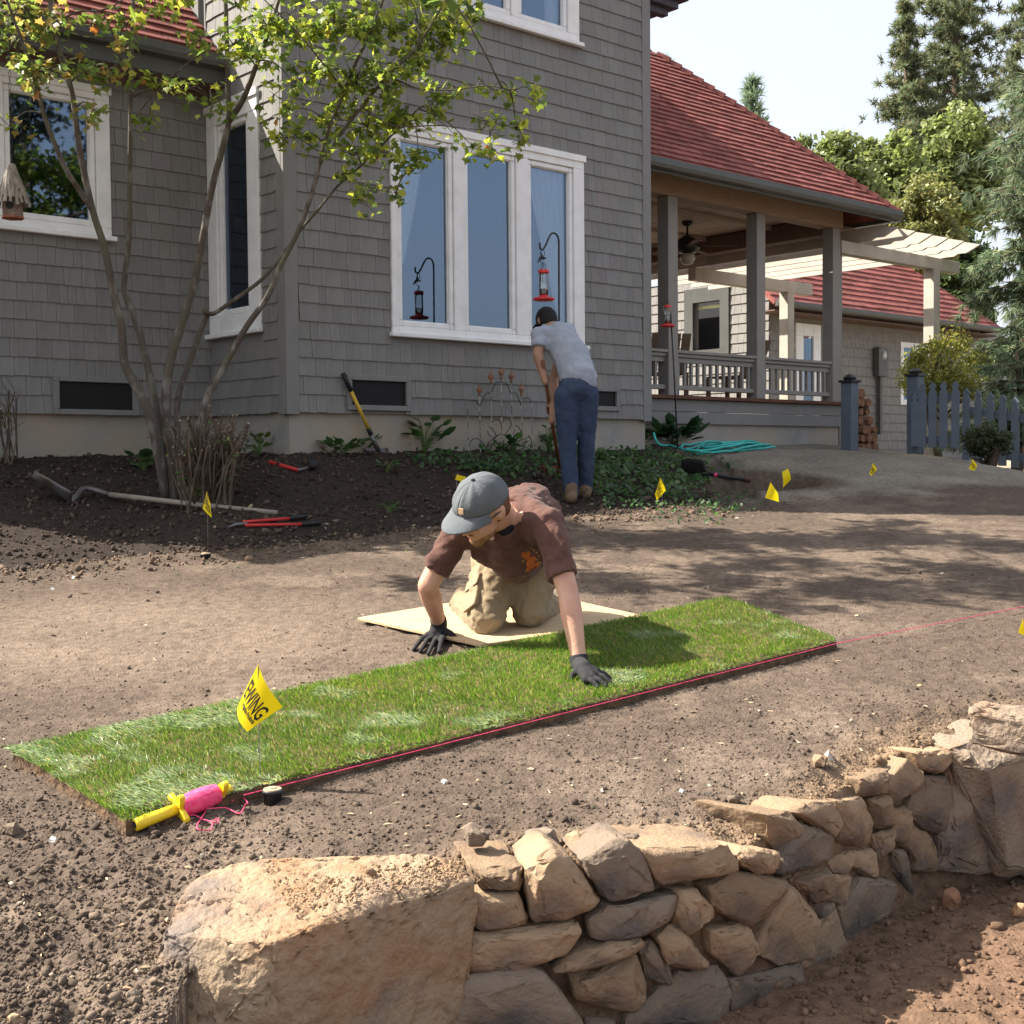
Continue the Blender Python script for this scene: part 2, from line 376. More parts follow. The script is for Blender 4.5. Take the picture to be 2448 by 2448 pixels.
_phi = (1 + 5 ** .5) / 2
ICO_V = np.array([(-1, _phi, 0), (1, _phi, 0), (-1, -_phi, 0), (1, -_phi, 0), (0, -1, _phi), (0, 1, _phi), (0, -1, -_phi), (0, 1, -_phi), (_phi, 0, -1), (_phi, 0, 1), (-_phi, 0, -1), (-_phi, 0, 1)]) / math.sqrt(1 + _phi ** 2)
ICO_F = np.array([(0, 11, 5), (0, 5, 1), (0, 1, 7), (0, 7, 10), (0, 10, 11), (1, 5, 9), (5, 11, 4), (11, 10, 2), (10, 7, 6), (7, 1, 8), (3, 9, 4), (3, 4, 2), (3, 2, 6), (3, 6, 8), (3, 8, 9), (4, 9, 5), (2, 4, 11), (6, 2, 10), (8, 6, 7), (9, 8, 1)])
def rand_rot(n):
    q = RNG.normal(size=(n, 4)); q /= np.linalg.norm(q, axis=1)[:, None]; a, b, c, d = q.T
    return np.stack([np.stack([1 - 2 * (c * c + d * d), 2 * (b * c - a * d), 2 * (b * d + a * c)], -1), np.stack([2 * (b * c + a * d), 1 - 2 * (b * b + d * d), 2 * (c * d - a * b)], -1), np.stack([2 * (b * d - a * c), 2 * (c * d + a * b), 1 - 2 * (b * b + c * c)], -1)], 1)
def clods(name, X, Y, R, cols, material, label, flat=(.45, 1.05), sink=.25, Z=None):
    n = len(X); Z = ground_z(X, Y) if Z is None else Z
    V = ICO_V[None] * (1 + RNG.uniform(-.42, .38, (n, 12, 1)))
    V = V * RNG.uniform(flat[0], flat[1], (n, 1, 3))
    V = np.einsum('nij,nkj->nki', rand_rot(n), V) * R[:, None, None]
    V += np.stack([X, Y, Z + R * sink], 1)[:, None, :]
    Fx = (ICO_F[None] + (np.arange(n) * 12)[:, None, None]).reshape(-1, 3)
    o = mesh_obj(name, V.reshape(-1, 3), Fx, material, smooth=False)
    color_attr(o, np.repeat(cols, 12, axis=0)); tag(o, label, kind='stuff'); return o
M['clod'] = mat('soil_clod', (1, 1, 1), .75, scale=60, attr='lc', rough=.95, spec=.08, bump=.5, bscale=120, bdist=.006)
def fan(n, d0, d1, pw=2.0, half=.43):
    u = RNG.uniform(size=n); a = 1 - pw; d = (d0 ** a + u * (d1 ** a - d0 ** a)) ** (1 / a)
    return RNG.uniform(-half, half, n) * d, d
# fine crumbs on the raked lawn
X, Y = fan(34000, 2.5, 7.6, 2.6); yt, yw, t, low = zones(X, Y); k = (t < 0) & (low < .01); X, Y = X[k], Y[k]
dens = vnoise(X, Y, 3, 41); k = RNG.uniform(size=len(X)) < (.35 + .9 * dens) * (1 - .55 * sstep(4.2, 5.6, Y)) * (1 - .75 * np.clip(1.2 - ((X + 1.7) / 1.5) ** 2 - ((Y - 5.9) / 1.0) ** 2, 0, 1)); X, Y = X[k], Y[k]
R = np.exp(RNG.normal(math.log(.0036), .42, len(X))) * (1 + .25 * sstep(4, 2.5, Y))
cl = ground_color(X, Y) * RNG.uniform(.65, 1.3, (len(X), 1)) * np.where(RNG.uniform(size=(len(X), 1)) < .015, 1.7, 1)
clods('soil_crumbs', X, Y, R, np.clip(cl, 0, .8), M['clod'], 'fine brown crumbs of raked soil over the lawn area')
# coarse clods: bottom left corner, along the wall top and along the bed toe
X1 = RNG.uniform(-1.75, -.74, 6000); Y1 = RNG.uniform(2.3, 3.75, 6000) ; R1 = np.exp(RNG.normal(math.log(.0045), .55, 6000)); R1 = np.minimum(R1, .019); k = RNG.uniform(size=6000) < (1.1 - .55 * (Y1 - 2.4)); X1, Y1, R1 = X1[k], Y1[k], R1[k]
px = RNG.uniform(1090, 2440, 2600); off = RNG.exponential(.13, 2600) + .03
q = np.array([P(a, 2000, wall_d(a) + b)[:2] for a, b in zip(px, off)]); R2 = np.exp(RNG.normal(math.log(.0036), .55, 2600))
X3 = RNG.uniform(-3.2, 1.7, 2000); Y3 = np.interp(X3, TOE[:, 0], TOE[:, 1]) + RNG.normal(.0, .17, 2000); R3 = np.exp(RNG.normal(math.log(.0075), .5, 2000))
X4 = RNG.uniform(.35, 2.1, 3600); Y4 = RNG.uniform(2.7, 4.5, 3600); R4 = np.exp(RNG.normal(math.log(.0052), .6, 3600)); _, _, _, lw = zones(X4, Y4); k = lw > .98; X4, Y4, R4 = X4[k], Y4[k], R4[k]
X = np.concatenate([X1, q[:, 0], X3, X4]); Y = np.concatenate([Y1, q[:, 1], Y3, Y4]); R = np.minimum(np.concatenate([R1, R2, R3, R4]), .034)
cl = np.clip(ground_color(X, Y) * RNG.uniform(.7, 1.25, (len(X), 1)), 0, .8)
_n3 = slice(len(X1) + len(q), len(X1) + len(q) + len(X3)); cl[_n3] = np.array((.15, .105, .075)) * RNG.uniform(.7, 1.5, (len(X3), 1))
clods('soil_clods', X, Y, R, cl, M['clod'], 'coarse clods and pebbles of loose soil by wall and bed', flat=(.45, 1.1))
# mulch chips on the bed and pale dry leaf litter
n = 15000; X = RNG.uniform(-4.2, 2.6, n); Y = RNG.uniform(7.0, 12.4, n); yt, yw, t, low = zones(X, Y); k = (t > .02) & (t < 1.0) & (X < 1.55 + .3 * vnoise(X, Y, 3, 77)); X, Y = X[k], Y[k]; n = len(X)
R = np.exp(RNG.normal(math.log(.013), .4, n)); cl = np.array((.062, .046, .036)) * RNG.uniform(.5, 1.9, (n, 1)); pale = RNG.uniform(size=(n, 1)) < .035
cl = np.where(pale, np.array((.32, .25, .16)) * RNG.uniform(.5, 1.3, (n, 1)), cl); R = np.where(pale[:, 0], R * .6, R)
clods('mulch_chips', X, Y, R, cl, M['clod'], 'dark bark mulch chips covering the planting bed', flat=(.25, 1.0), sink=.35)
# dry straw bits and pale chips lying on the soil
def litter(name, n, region, Ls, cols, label, seed=0):
    V = []; Fx = []; C = []; XY = region(n); ZZ = ground_z(XY[:, 0], XY[:, 1])
    for i in range(n):
        x, y = XY[i]; l = RNG.uniform(*Ls); a = RNG.uniform(0, 6.28); wd = l * RNG.uniform(.08, .3); z = ZZ[i] + .004
        dx, dy = math.cos(a) * l / 2, math.sin(a) * l / 2; ex, ey = -math.sin(a) * wd / 2, math.cos(a) * wd / 2; b = len(V); h = RNG.uniform(0, .008)
        V += [(x - dx, y - dy, z), (x + ex, y + ey, z + h), (x + dx, y + dy, z + h * RNG.uniform(0, 2)), (x - ex, y - ey, z + h * .5), (x, y, z - .003)]
        Fx += [(b, b + 1, b + 2), (b, b + 2, b + 3), (b, b + 3, b + 4), (b + 3, b + 2, b + 4)]; c = cols[RNG.integers(len(cols))]; C += [np.array(c) * RNG.uniform(.7, 1.2)] * 5
    o = mesh_obj(name, np.array(V), np.array(Fx), M['clod']); color_attr(o, np.array(C)); tag(o, label, kind='stuff'); return o
def reg_lawn(n):
    x, y = fan(n * 3, 2.5, 7.5, 2.2); _, _, t, lw = zones(x, y); k = (t < .1) & (lw < .01); return np.stack([x[k], y[k]], 1)[:n]
litter('straw_litter', 900, reg_lawn, (.008, .035), [(.5, .40, .26), (.42, .31, .2), (.6, .52, .4), (.2, .14, .1)], 'dry straw bits scattered over the raked soil')
def reg_toe(n):
    x = RNG.uniform(-3.4, 2.2, n); return np.stack([x, np.interp(x, TOE[:, 0], TOE[:, 1]) + RNG.normal(.15, .35, n)], 1)
litter('leaf_litter', 420, reg_toe, (.02, .06), [(.35, .26, .16), (.45, .36, .2), (.12, .16, .06), (.55, .5, .42)], 'dry leaves and twigs lying along the bed edge')
# ------------------------------------------------------------------ the house
HRZ = math.atan2(HU[1], HU[0])
house = tag(empty('house', C0, HRZ), 'grey shingled house with white windows, red roof and open porch', 'house')
def cells(mb, a0, a1, z0, z1, y0, y1, opens):
    A = sorted(set([a0, a1] + [v for o in opens for v in o[:2]])); Z = sorted(set([z0, z1] + [v for o in opens for v in o[2:]]))
    for i in range(len(A) - 1):
        for j in range(len(Z) - 1):
            ca, cz = (A[i] + A[i + 1]) / 2, (Z[j] + Z[j + 1]) / 2
            if any(o[0] < ca < o[1] and o[2] < cz < o[3] for o in opens): continue
            mb.box((A[i], y0, Z[j]), (A[i + 1], y1, Z[j + 1]))
EXPO = .147
SHW = [.07, .095, .12, .145, .175, .19]
def shingle_mesh(wd, h=EXPO + .02):
    b = MB(); b.hexa([(0, -.019, 0), (wd, -.019, 0), (wd, -.001, 0), (0, -.001, 0), (0, -.006, h), (wd, -.006, h), (wd, -.001, h), (0, -.001, h)]); return b
SHM = [shingle_mesh(wd - .0026).mesh('shingle', M['shingle']) for wd in SHW]
pending = []     # (distance, wall object, mesh index, local position)
def shingle_wall(name, loc, rz, a0, a1, z0, z1, opens, skip, thick=.14):
    """a wall in its own frame: x along, -y outward; opens are real holes, skip are zones without shingles"""
    mb = MB(); cells(mb, a0, a1, z0, z1, 0.0, thick, opens)
    wl = mb.build(name, M['trimgrey'], house); wl.location = loc; wl.rotation_euler = (0, 0, rz)
    mw = Matrix.Translation(Vector(C0)) @ Matrix.Rotation(HRZ, 4, 'Z') @ Matrix.Translation(Vector(loc)) @ Matrix.Rotation(rz, 4, 'Z')
    z = z0; rest = MB(); row = 0
    while z < z1:
        a = a0 - RNG.uniform(0, .1)
        while a < a1:
            k = int(RNG.integers(len(SHW))); wd = SHW[k]; s0, s1 = max(a, a0), min(a + wd, a1); a += wd
            if s1 - s0 < .02: continue
            cut = [(s0, s1)]; whole = (s1 - s0) > wd - 1e-6
            for o in skip:
                if z + EXPO * .75 > o[2] and z + EXPO * .4 < o[3]:
                    nc = []
                    for c in cut:
                        if o[1] <= c[0] or o[0] >= c[1]: nc.append(c)
                        else:
                            whole = False
                            if c[0] < o[0]: nc.append((c[0], o[0]))
                            if c[1] > o[1]: nc.append((o[1], c[1]))
                    cut = nc
            dz = RNG.uniform(-.003, .003)
            if whole and z + EXPO < z1:
                wp = mw @ Vector((s0 + wd / 2, 0, z)); d = wp - Vector(CAM); px = 1224 + F * d.dot(Vector(CR)) / d.dot(Vector(_F)); py = 1224 - F * d.dot(Vector(CU)) / d.dot(Vector(_F))
                vis = 0 < px < 2448 and 0 < py
                pending.append((d.length if vis else 99, wl, k, (s0 + .002, 0, z + dz)))
            else:
                for c in cut:
                    if c[1] - c[0] > .012:
                        for v in [0]: rest.add(*_box_sh(c[0] + .002, c[1] - .002, z + dz, min(z + dz + EXPO + .02, z1)))
        z += EXPO; row += 1
    wl['_rest'] = 0; RESTS[wl.name] = rest
    return wl
def _box_sh(x0, x1, z0, z1):
    return [(x0, -.019, z0), (x1, -.019, z0), (x1, -.001, z0), (x0, -.001, z0), (x0, -.006, z1), (x1, -.006, z1), (x1, -.001, z1), (x0, -.001, z1)], [(0, 3, 2, 1), (4, 5, 6, 7), (0, 1, 5, 4), (1, 2, 6, 5), (2, 3, 7, 6), (3, 0, 4, 7)]
RESTS = {}
Z0 = 1.80; ZMAIN = 7.6; ZL = 4.62; YL = 1.22; XR = 4.256
TW = (1.02, 3.315, 2.49, 4.28); UW = (1.30, 3.265, 5.365, 6.75); NW = (.02, .87, 2.495, 4.41); LWn = (-1.86, -.905, 3.245, 4.42)
ins = lambda w, d: (w[0] + d, w[1] - d, w[2] + d, w[3] - d)
V1 = (.60, 1.16, 1.87, 2.075); V2 = (3.36, 3.75, 1.92, 2.065); V3 = (-1.37, -.75, 1.84, 2.06)
wf = shingle_wall('front_wall', (0, 0, 0), 0, .10, XR - .10, Z0, ZMAIN, [ins(TW, .08), ins(UW, .08)], [TW, UW, V1, V2])
wn = shingle_wall('side_wall', (0, YL, 0), -math.pi / 2, .02, YL - .10, Z0, ZMAIN, [ins(NW, .08)], [NW])
wlft = shingle_wall('wing_wall', (0, YL, 0), 0, -3.6, -.02, Z0, ZL, [ins(LWn, .08)], [LWn, V3])
pending.sort(key=lambda p: p[0])
for dist, wl, k, loc in pending[:300]: share('shingle', SHM[k], wl, loc)
for dist, wl, k, loc in pending[300:]: RESTS[wl.name].add(*_box_sh(loc[0], loc[0] + SHW[k] - .0026, loc[2], loc[2] + EXPO + .02))
for wl in (wf, wn, wlft):
    o = RESTS[wl.name].build('shingles', M['shingle_flat'], wl); o['kind'] = 'stuff'; piece_tones(o, (.208, .203, .193), .085); del wl['_rest']
# corner boards
def hbox(name, a, b, m, parent=house, bw=.004):
    o = MB().box(a, b).build(name, m, parent)
    if bw: bev(o, bw)
    return o
hbox('corner_board', (-.022, -.022, Z0 - .02), (.10, .02, ZMAIN), M['trimgrey'])
hbox('corner_board', (-.0225, .021, Z0 - .02), (.02, .10, ZMAIN), M['trimgrey'])
hbox('corner_board', (XR - .10, -.022, Z0 - .02), (XR + .022, .02, ZMAIN), M['trimgrey'])
hbox('corner_board', (XR - .01, .021, Z0 - .02), (XR + .0225, .12, ZMAIN), M['trimgrey'])
# the rest of the body (right and back walls) so the house is solid
b = MB(); b.box((XR - .14, .12, 1.0), (XR, 7.0, ZMAIN)); b.box((-3.6, 6.9, 1.0), (XR - .14, 7.0, ZMAIN - 1.2)); b.box((-3.7, YL, 1.0), (-3.6, 6.9, ZL)); b.box((-.021, YL - .024, Z0), (.001, YL - .001, ZMAIN - .1)); b.box((0, 1.36, 4.5), (.1, 6.9, ZMAIN)); b.build('back_walls', M['trimgrey'], house)
b = MB(); b.box((-3.6, .2 + YL, ZL - .16), (0.1, 6.9, ZL - .1)); b.box((.1, .15, 4.75), (XR - .15, 6.9, 4.85)); b.box((.1, .15, ZMAIN - .03), (XR - .15, 6.9, ZMAIN)); b.build('ceilings', M['dark'], house)
# foundation
fd = MB(); fd.box((.03, .03, .9), (XR - .03, .3, Z0 + .01)); fd.build('foundation', M['concrete'], house)
fd = MB(); fd.box((.035, .3, .9), (.3, YL + .3, Z0 + .008)); fd.box((-3.65, YL + .03, .9), (.034, YL + .3, Z0 + .009)); fd.build('foundation', M['concrete'], house)
M['paneldark'] = M['dark']
def window(wall, wz, panes, curtains=(), depth=1.6, sill=True, cas=.115):
    """wz: outer casing; panes: list of (a0,a1,z0,z1) glass openings in wall frame"""
    a0, a1, z0, z1 = wz
    mb = MB(); cells(mb, a0, a1, z0, z1, -.034, .10, [ (p[0] - .05, p[1] + .05, p[2] - .05, p[3] + .05) for p in panes])
    wd = mb.build('window', M['white'], wall); bev(wd, .005)
    o = MB(); cells(o, a0 - .012, a1 + .012, z1 - .03, z1 + .028, -.05, -.030, []); o.build('head_trim', M['white'], wd)
    if sill: bev(MB().box((a0 - .03, -.075, z0 - .035), (a1 + .03, -.02, z0 + .004)).build('sill', M['white'], wd), .006)
    for p in panes:
        s = MB(); cells(s, p[0] - .048, p[1] + .048, p[2] - .048, p[3] + .048, -.019, .05, [p]); bev(s.build('sash', M['white'], wd), .008)
        s = MB(); cells(s, p[0] - .012, p[1] + .012, p[2] - .012, p[3] + .012, .004, .04, [(p[0] + .006, p[1] - .006, p[2] + .006, p[3] - .006)]); s.build('glazing_bead', M['white'], wd)
        MB().add([(p[0] - .006, .02, p[2] - .006), (p[1] + .006, .02, p[2] - .006), (p[1] + .006, .02, p[3] + .006), (p[0] - .006, .02, p[3] + .006)], [(0, 1, 2, 3)]).build('pane', M['glass'], wd)
    b = MB(); e = .02
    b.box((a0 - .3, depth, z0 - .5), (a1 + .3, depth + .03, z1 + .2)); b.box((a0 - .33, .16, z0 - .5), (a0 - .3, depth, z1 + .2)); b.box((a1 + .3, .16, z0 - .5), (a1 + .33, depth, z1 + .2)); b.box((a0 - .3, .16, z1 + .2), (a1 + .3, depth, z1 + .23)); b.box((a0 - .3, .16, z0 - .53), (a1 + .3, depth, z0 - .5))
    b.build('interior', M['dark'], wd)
    for fn in curtains:
        c = MB(); c.grid(fn, 48, 20); c.build('curtain', M['curtain'], wd, smooth=True)
    return wd
def xs(pxl, pyl=600): return [Hp(p, pyl)[0] for p in pxl]
g = xs((958, 1070, 1117, 1220, 1268, 1358), 560)
tp = [(g[0], g[1], 2.60, 4.13), (g[2], g[3], 2.60, 4.13), (g[4], g[5], 2.60, 4.13)]
def tied(x0, x1, zt, zb, side, y=.075):
    """a sheer drape gathered towards one side on its way down"""
    def fn(s, t):
        z = zt + (zb - zt) * t; wdt = (x1 - x0) * (1 - .82 * t ** 1.3)
        x = x0 + s * wdt if side < 0 else x1 - s * wdt
        return (x, y + .018 * math.sin(s * 34 + t * 2) * (1 - .3 * t), z)
    return fn
def drape(x0, x1, zt, zb, y=.085):
    return lambda s, t: (x0 + s * (x1 - x0), y + .02 * math.sin(s * 30), zt + (zb - zt) * t)
window(wf, TW, tp, [tied(g[0] + .02, g[0] + .32, 4.2, 3.1, -1), drape(g[1] + .02, g[1] + .13, 4.2, 2.55), drape(g[3] + .02, g[3] + .15, 4.2, 2.55), tied(g[4] + .03, g[5] + .03, 4.2, 2.7, 1, .07), drape(g[5] + .02, g[5] + .18, 4.2, 2.55)])
ug = xs((1150, 1208, 1245, 1344), 60)
window(wf, UW, [(1.42, ug[0] - .24, 5.49, 6.6), (ug[0] - .12, ug[1], 5.49, 6.6), (ug[2], ug[3], 5.49, 6.6)], [drape(ug[0] - .1, ug[0] + .06, 6.6, 5.4), drape(ug[3] - .14, ug[3] + .02, 6.6, 5.4)])
window(wn, NW, [(NW[0] + .21, NW[1] - .21, NW[2] + .20, NW[3] - .20)], [], depth=.62)
window(wlft, LWn, [(LWn[0] + .15, LWn[1] - .17, LWn[2] + .12, LWn[3] - .13)], [])
def vent(wall, v):
    mb = MB(); cells(mb, v[0] - .05, v[1] + .05, v[2] - .045, v[3] + .045, -.036, .0, [v]); o = mb.build('foundation_vent', M['trimgrey'], wall); bev(o, .004)
    MB().box((v[0], -.010, v[2]), (v[1], -.006, v[3])).build('mesh_screen', M['vent'], o)
vent(wf, V1); vent(wf, V2); vent(wlft, V3)
# ---- roofs: each slope is a slab with courses of tiles on it
RC = (.27, .088, .074)
def slope(parent, name, o0, ex, up, length, rise, clip=None, e=.17, tw=.28, single=None):
    """o0 eave start, ex along the eave, up the slope; tiles as stepped courses"""
    o0 = np.asarray(o0, float); ex = np.asarray(ex, float); up = np.asarray(up, float); up = up / np.linalg.norm(up); nr = np.cross(ex, up)
    lim = clip or (lambda s: (0, length))
    b = MB(); l0 = lim(0); l1 = lim(rise)
    q = [o0 + ex * l0[0], o0 + ex * l0[1], o0 + ex * l1[1] + up * rise, o0 + ex * l1[0] + up * rise]
    b.hexa([p - nr * .06 for p in q] + q); base = b.build(name, M['roof'], parent); piece_tones(base, RC)
    t = MB(); s = 0.0; r = 0
    tiles = []
    while s < rise:
        a, c = lim(min(s + e * .5, rise)); x = a - (r % 2) * tw * .5
        while x < c:
            x0, x1 = max(x, a), min(x + tw - .006, c); x += tw
            if x1 - x0 < .02: continue
            s1 = min(s + e + .03, rise + .02); th = .030 + RNG.uniform(-.003, .004)
            pts = [o0 + ex * xx + up * (ss - .01) + nr * hh for hh0, in ((0,),) for (xx, ss, hh) in ((x0, s, .002), (x1, s, .002), (x1, s1, .001), (x0, s1, .001), (x0, s, th), (x1, s, th), (x1, s1, .006), (x0, s1, .006))]
            if single and single((x0 + x1) / 2, s): tiles.append(pts)
            else: t.hexa(pts)
        s += e; r += 1
    o = t.build('roof_tiles', M['roof'], base); o['kind'] = 'stuff'; piece_tones(o, RC, .2)
    for pts in tiles[:150]: piece_tones(MB().hexa(pts).build('roof_tile', M['roof'], base), RC, .2)
    return base
PT = math.tan(math.radians(44)); upv = np.array((0, 1.0, PT)); upv /= np.linalg.norm(upv)
ex = np.array((1.0, 0, 0))
YE = .88; ZE = 4.76
slope(house, 'wing_roof', (-3.9, YE, ZE), ex, upv, 3.885, 4.6, clip=lambda s: (s * .72, 3.885), single=lambda x, s: x > 1.7 and s < 2.2, e=.13, tw=.26)
b = MB(); kk = 3.3; b.hexa([(-3.9, YE, ZE - .05), (-3.9 + kk, YE + kk, ZE + kk * PT - .05), (-3.9 + kk, 6.9 - kk * .4, ZE + kk * PT - .05), (-3.9, 6.9, ZE - .05), (-3.9, YE, ZE), (-3.9 + kk, YE + kk, ZE + kk * PT), (-3.9 + kk, 6.9 - kk * .4, ZE + kk * PT), (-3.9, 6.9, ZE)]); piece_tones(b.build('back_roof', M['roof'], house), RC)
def gutter(name, x0, x1, y, z, parent=house):
    b = MB(); pr = [(y - .02, z - .10), (y - .085, z - .085), (y - .10, z - .05), (y - .095, z + .012), (y - .075, z + .015), (y - .02, z + .005)]
    n = len(pr); V = [(x0, a, c) for a, c in pr] + [(x1, a, c) for a, c in pr]
    b.add(V, [tuple(range(n)), tuple(range(2 * n - 1, n - 1, -1))] + [(i, i + n, (i + 1) % n + n, (i + 1) % n) for i in range(n)])
    return b.build(name, M['gutter'], parent)
gutter('gutter', -3.95, -.02, YE + .02, ZE + .02)
hbox('fascia', (-3.9, YE + .004, ZE - .20), (-.004, YE + .03, ZE - .002), M['gutter'])
hbox('soffit', (-3.9, YE + .031, ZE - .20), (-.003, YL - .02, ZE - .18), M['soffit'])
hbox('frieze_board', (-3.6, YL - .024, ZL - .12), (-.021, YL + .01, ZE - .181), M['soffit'])
# main roof: hipped, eave just above the picture
oh = .36; zt = ZMAIN + .06
slope(house, 'main_roof', (-oh, -oh, zt), ex, upv, XR + 2 * oh, 3.3, clip=lambda s: (s * .72, XR + 2 * oh - s * .72))
b = MB(); k = 2.3
b.hexa([(-oh, -oh, zt - .03), (-oh + .01, 7, zt - .03), (k - oh, 7, zt + k), (k - oh, k - oh, zt + k), (-oh, -oh, zt), (-oh + .01, 7, zt), (k - oh, 7, zt + k + .05), (k - oh, k - oh, zt + k + .05)])
b.hexa([(XR + oh, -oh, zt - .03), (XR + oh, 7, zt - .03), (XR + oh - k, 7, zt + k), (XR + oh - k, k - oh, zt + k), (XR + oh, -oh, zt), (XR + oh, 7, zt), (XR + oh - k, 7, zt + k + .05), (XR + oh - k, k - oh, zt + k + .05)]); piece_tones(b.build('side_roofs', M['roof'], house), RC)
M['purple'] = mat('eave_board', (.075, .065, .085), .8, scale=5, rough=.6)
hbox('eave_board', (-oh, -oh + .02, zt - .12), (XR + oh, .0, zt - .035), M['purple']); hbox('eave_board', (XR + .03, .0, zt - .12), (XR + oh, 6.9, zt - .035), M['purple']); hbox('eave_board', (-oh, .0, zt - .12), (-.03, YL, zt - .035), M['purple'])
hbox('side_eave', (XR + .02, -.05, 6.0), (XR + .42, 3.0, 6.08), M['purple']); hbox('side_eave', (XR + .02, -.12, 6.081), (XR + .50, 3.0, 6.16), M['purple'])
for yy in (.02, .5, 1.0): hbox('rafter_tail', (XR + .02, yy, 5.93), (XR + .34, yy + .09, 5.999), M['purple'])
# ------------------------------------------------------------------ porch (part of the house)
YP = .55
PX = [(5.18, 5.34), (6.74, 6.90), (8.27, 8.43)]
M['post'] = mat('post_paint', (.245, .228, .205), .9, scale=5, rough=.6, bump=.08, bscale=50)
for a, c in PX: hbox('porch_post', (a, YP, 2.10), (c, YP + .16, 4.27), M['post'])
fp = MB().box((XR + .03, YP + .05, .9), (8.46, YP + .25, 1.785)).build('porch_foundation', M['concrete'], house)
hbox('skirt_board', (XR + .024, YP + .012, 1.785), (8.47, YP + .05, 1.918), M['trimgrey'])
hbox('skirt_board', (XR + .024, YP + .008, 1.922), (8.47, YP + .05, 2.055), M['trimgrey'])
M['deck'] = mat('deck_wood', (.13, .055, .035), .7, scale=7, rough=.7)
hbox('deck_edge', (XR + .024, YP - .045, 2.057), (8.50, YP + .07, 2.098), M['deck'])
hbox('deck_floor', (XR + .005, YP + .071, 2.05), (8.49, 4.7, 2.09), M['deck'])
bays = [(XR + .024, 5.179), (5.341, 6.739), (6.901, 8.269)]; nb = [4, 12, 11]
bm = MB().box((-.016, -.016, 0), (.016, .016, .33)).mesh('baluster', M['post'])
for (a, c), n in zip(bays, nb):
    r = hbox('railing', (a, YP + .03, 2.525), (c, YP + .13, 2.565), M['post'])
    hbox('top_rail', (a - .0, YP + .005, 2.566), (c + .0, YP + .155, 2.60), M['post'], r)
    hbox('apron_rail', (a, YP + .055, 2.465), (c, YP + .095, 2.524), M['post'], r)
    hbox('bottom_rail', (a, YP + .045, 2.165), (c, YP + .115, 2.215), M['post'], r)
    for i in range(n): share('baluster', bm, r, (a + (c - a) * (i + .65) / (n + .3), YP + .078, 2.20), scale=(1, 1, .88))
hbox('porch_beam', (XR + .024, YP - .02, 4.27), (8.46, YP + .18, 4.56), M['beamwood'])
hbox('porch_beam', (8.28, YP + .181, 4.20), (8.46, 4.6, 4.42), M['soffit'])
hbox('porch_beam', (XR + .03, 4.4, 4.20), (8.27, 4.58, 4.42), M['soffit'])
M['ceil'] = mat('porch_ceiling', (.40, .32, .26), .88, scale=3, rough=.7)
for i in range(9):
    a = XR + .03 + i * (8.279 - XR - .03) / 9; hbox('ceiling_board', (a, YP + .181, 4.43), (a + (8.279 - XR - .03) / 9 - .012, 4.39, 4.45), M['ceil'], bw=.006)
for yy in (1.5, 2.6, 3.6): hbox('ceiling_joist', (XR + .03, yy, 4.375), (8.279, yy + .07, 4.428), M['ceil'])
hbox('back_post', (5.30, 4.42, 2.09), (5.44, 4.56, 4.20), M['soffit']); hbox('back_post', (8.28, 4.42, 2.09), (8.42, 4.56, 4.20), M['post'])
E0 = .08; EZ = 4.46; XE = 8.95
slope(house, 'porch_roof', (XR + .03, E0, EZ), ex, upv, XE - XR - .03, 3.6, clip=lambda s: (0, max(XE - XR - .03 - s * upv[1], .1)), e=.115, tw=.22)
# hip side of the porch roof and its far slope, the ridge caps along the hip
b = MB(); k = 2.35; b.hexa([(XE, E0, EZ - .05), (XE, 5.2, EZ - .05), (XE - k, 5.2 - k, EZ + k * PT - .05), (XE - k, E0 + k, EZ + k * PT - .05), (XE, E0, EZ), (XE, 5.2, EZ), (XE - k, 5.2 - k, EZ + k * PT), (XE - k, E0 + k, EZ + k * PT)]); piece_tones(b.build('hip_slope', M['roof'], house), RC)
b = MB(); b.hexa([(XR + .03, 5.2, EZ - .05), (XE, 5.2, EZ - .05), (XE - k, 5.2 - k, EZ + k * PT - .05), (XR + .03, 5.2 - k, EZ + k * PT - .05), (XR + .03, 5.2, EZ), (XE, 5.2, EZ), (XE - k, 5.2 - k, EZ + k * PT), (XR + .03, 5.2 - k, EZ + k * PT)]); piece_tones(b.build('rear_slope', M['roof'], house), RC)
hd = np.array((-1, 1, PT)); hd = hd / np.linalg.norm(hd); hs = np.array((1, 1, 0)) / 2 ** .5; hn = np.cross(hs, hd) * -1
if hn[2] < 0: hn = -hn
capm = MB()
capm.hexa([-hs * .07 - hn * .02, hs * .07 - hn * .02, hs * .06 - hn * .02 + hd * .19, -hs * .06 - hn * .02 + hd * .19, -hs * .03 + hn * .055, hs * .03 + hn * .055, hs * .025 + hn * .03 + hd * .19, -hs * .025 + hn * .03 + hd * .19]); capm = capm.mesh('hip_cap', M['roof'])
_co = bpy.data.objects.new('t', capm); piece_tones(_co, RC); bpy.data.objects.remove(_co)
for i in range(22): share('hip_cap', capm, house, tuple(np.array((XE, E0, EZ + .015)) + hd * (.165 * i - .03)))
gutter('gutter', XR + .03, XE + .03, E0 + .02, EZ + .01)
hbox('fascia', (XR + .03, E0 + .004, EZ - .11), (XE, E0 + .03, EZ - .03), M['gutter'])
b = MB(); b.hexa([(XR + .03, E0 + .031, EZ - .09), (8.9, E0 + .031, EZ - .09), (8.9, YP + .1, EZ + .42), (XR + .03, YP + .1, EZ + .42), (XR + .03, E0 + .031, EZ - .07), (8.9, E0 + .031, EZ - .07), (8.9, YP + .1, EZ + .44), (XR + .03, YP + .1, EZ + .44)]); b.build('soffit', M['soffit'], house)
hbox('soffit', (8.461, YP + .12, EZ - .12), (8.93, 5.1, EZ - .10), M['soffit'])
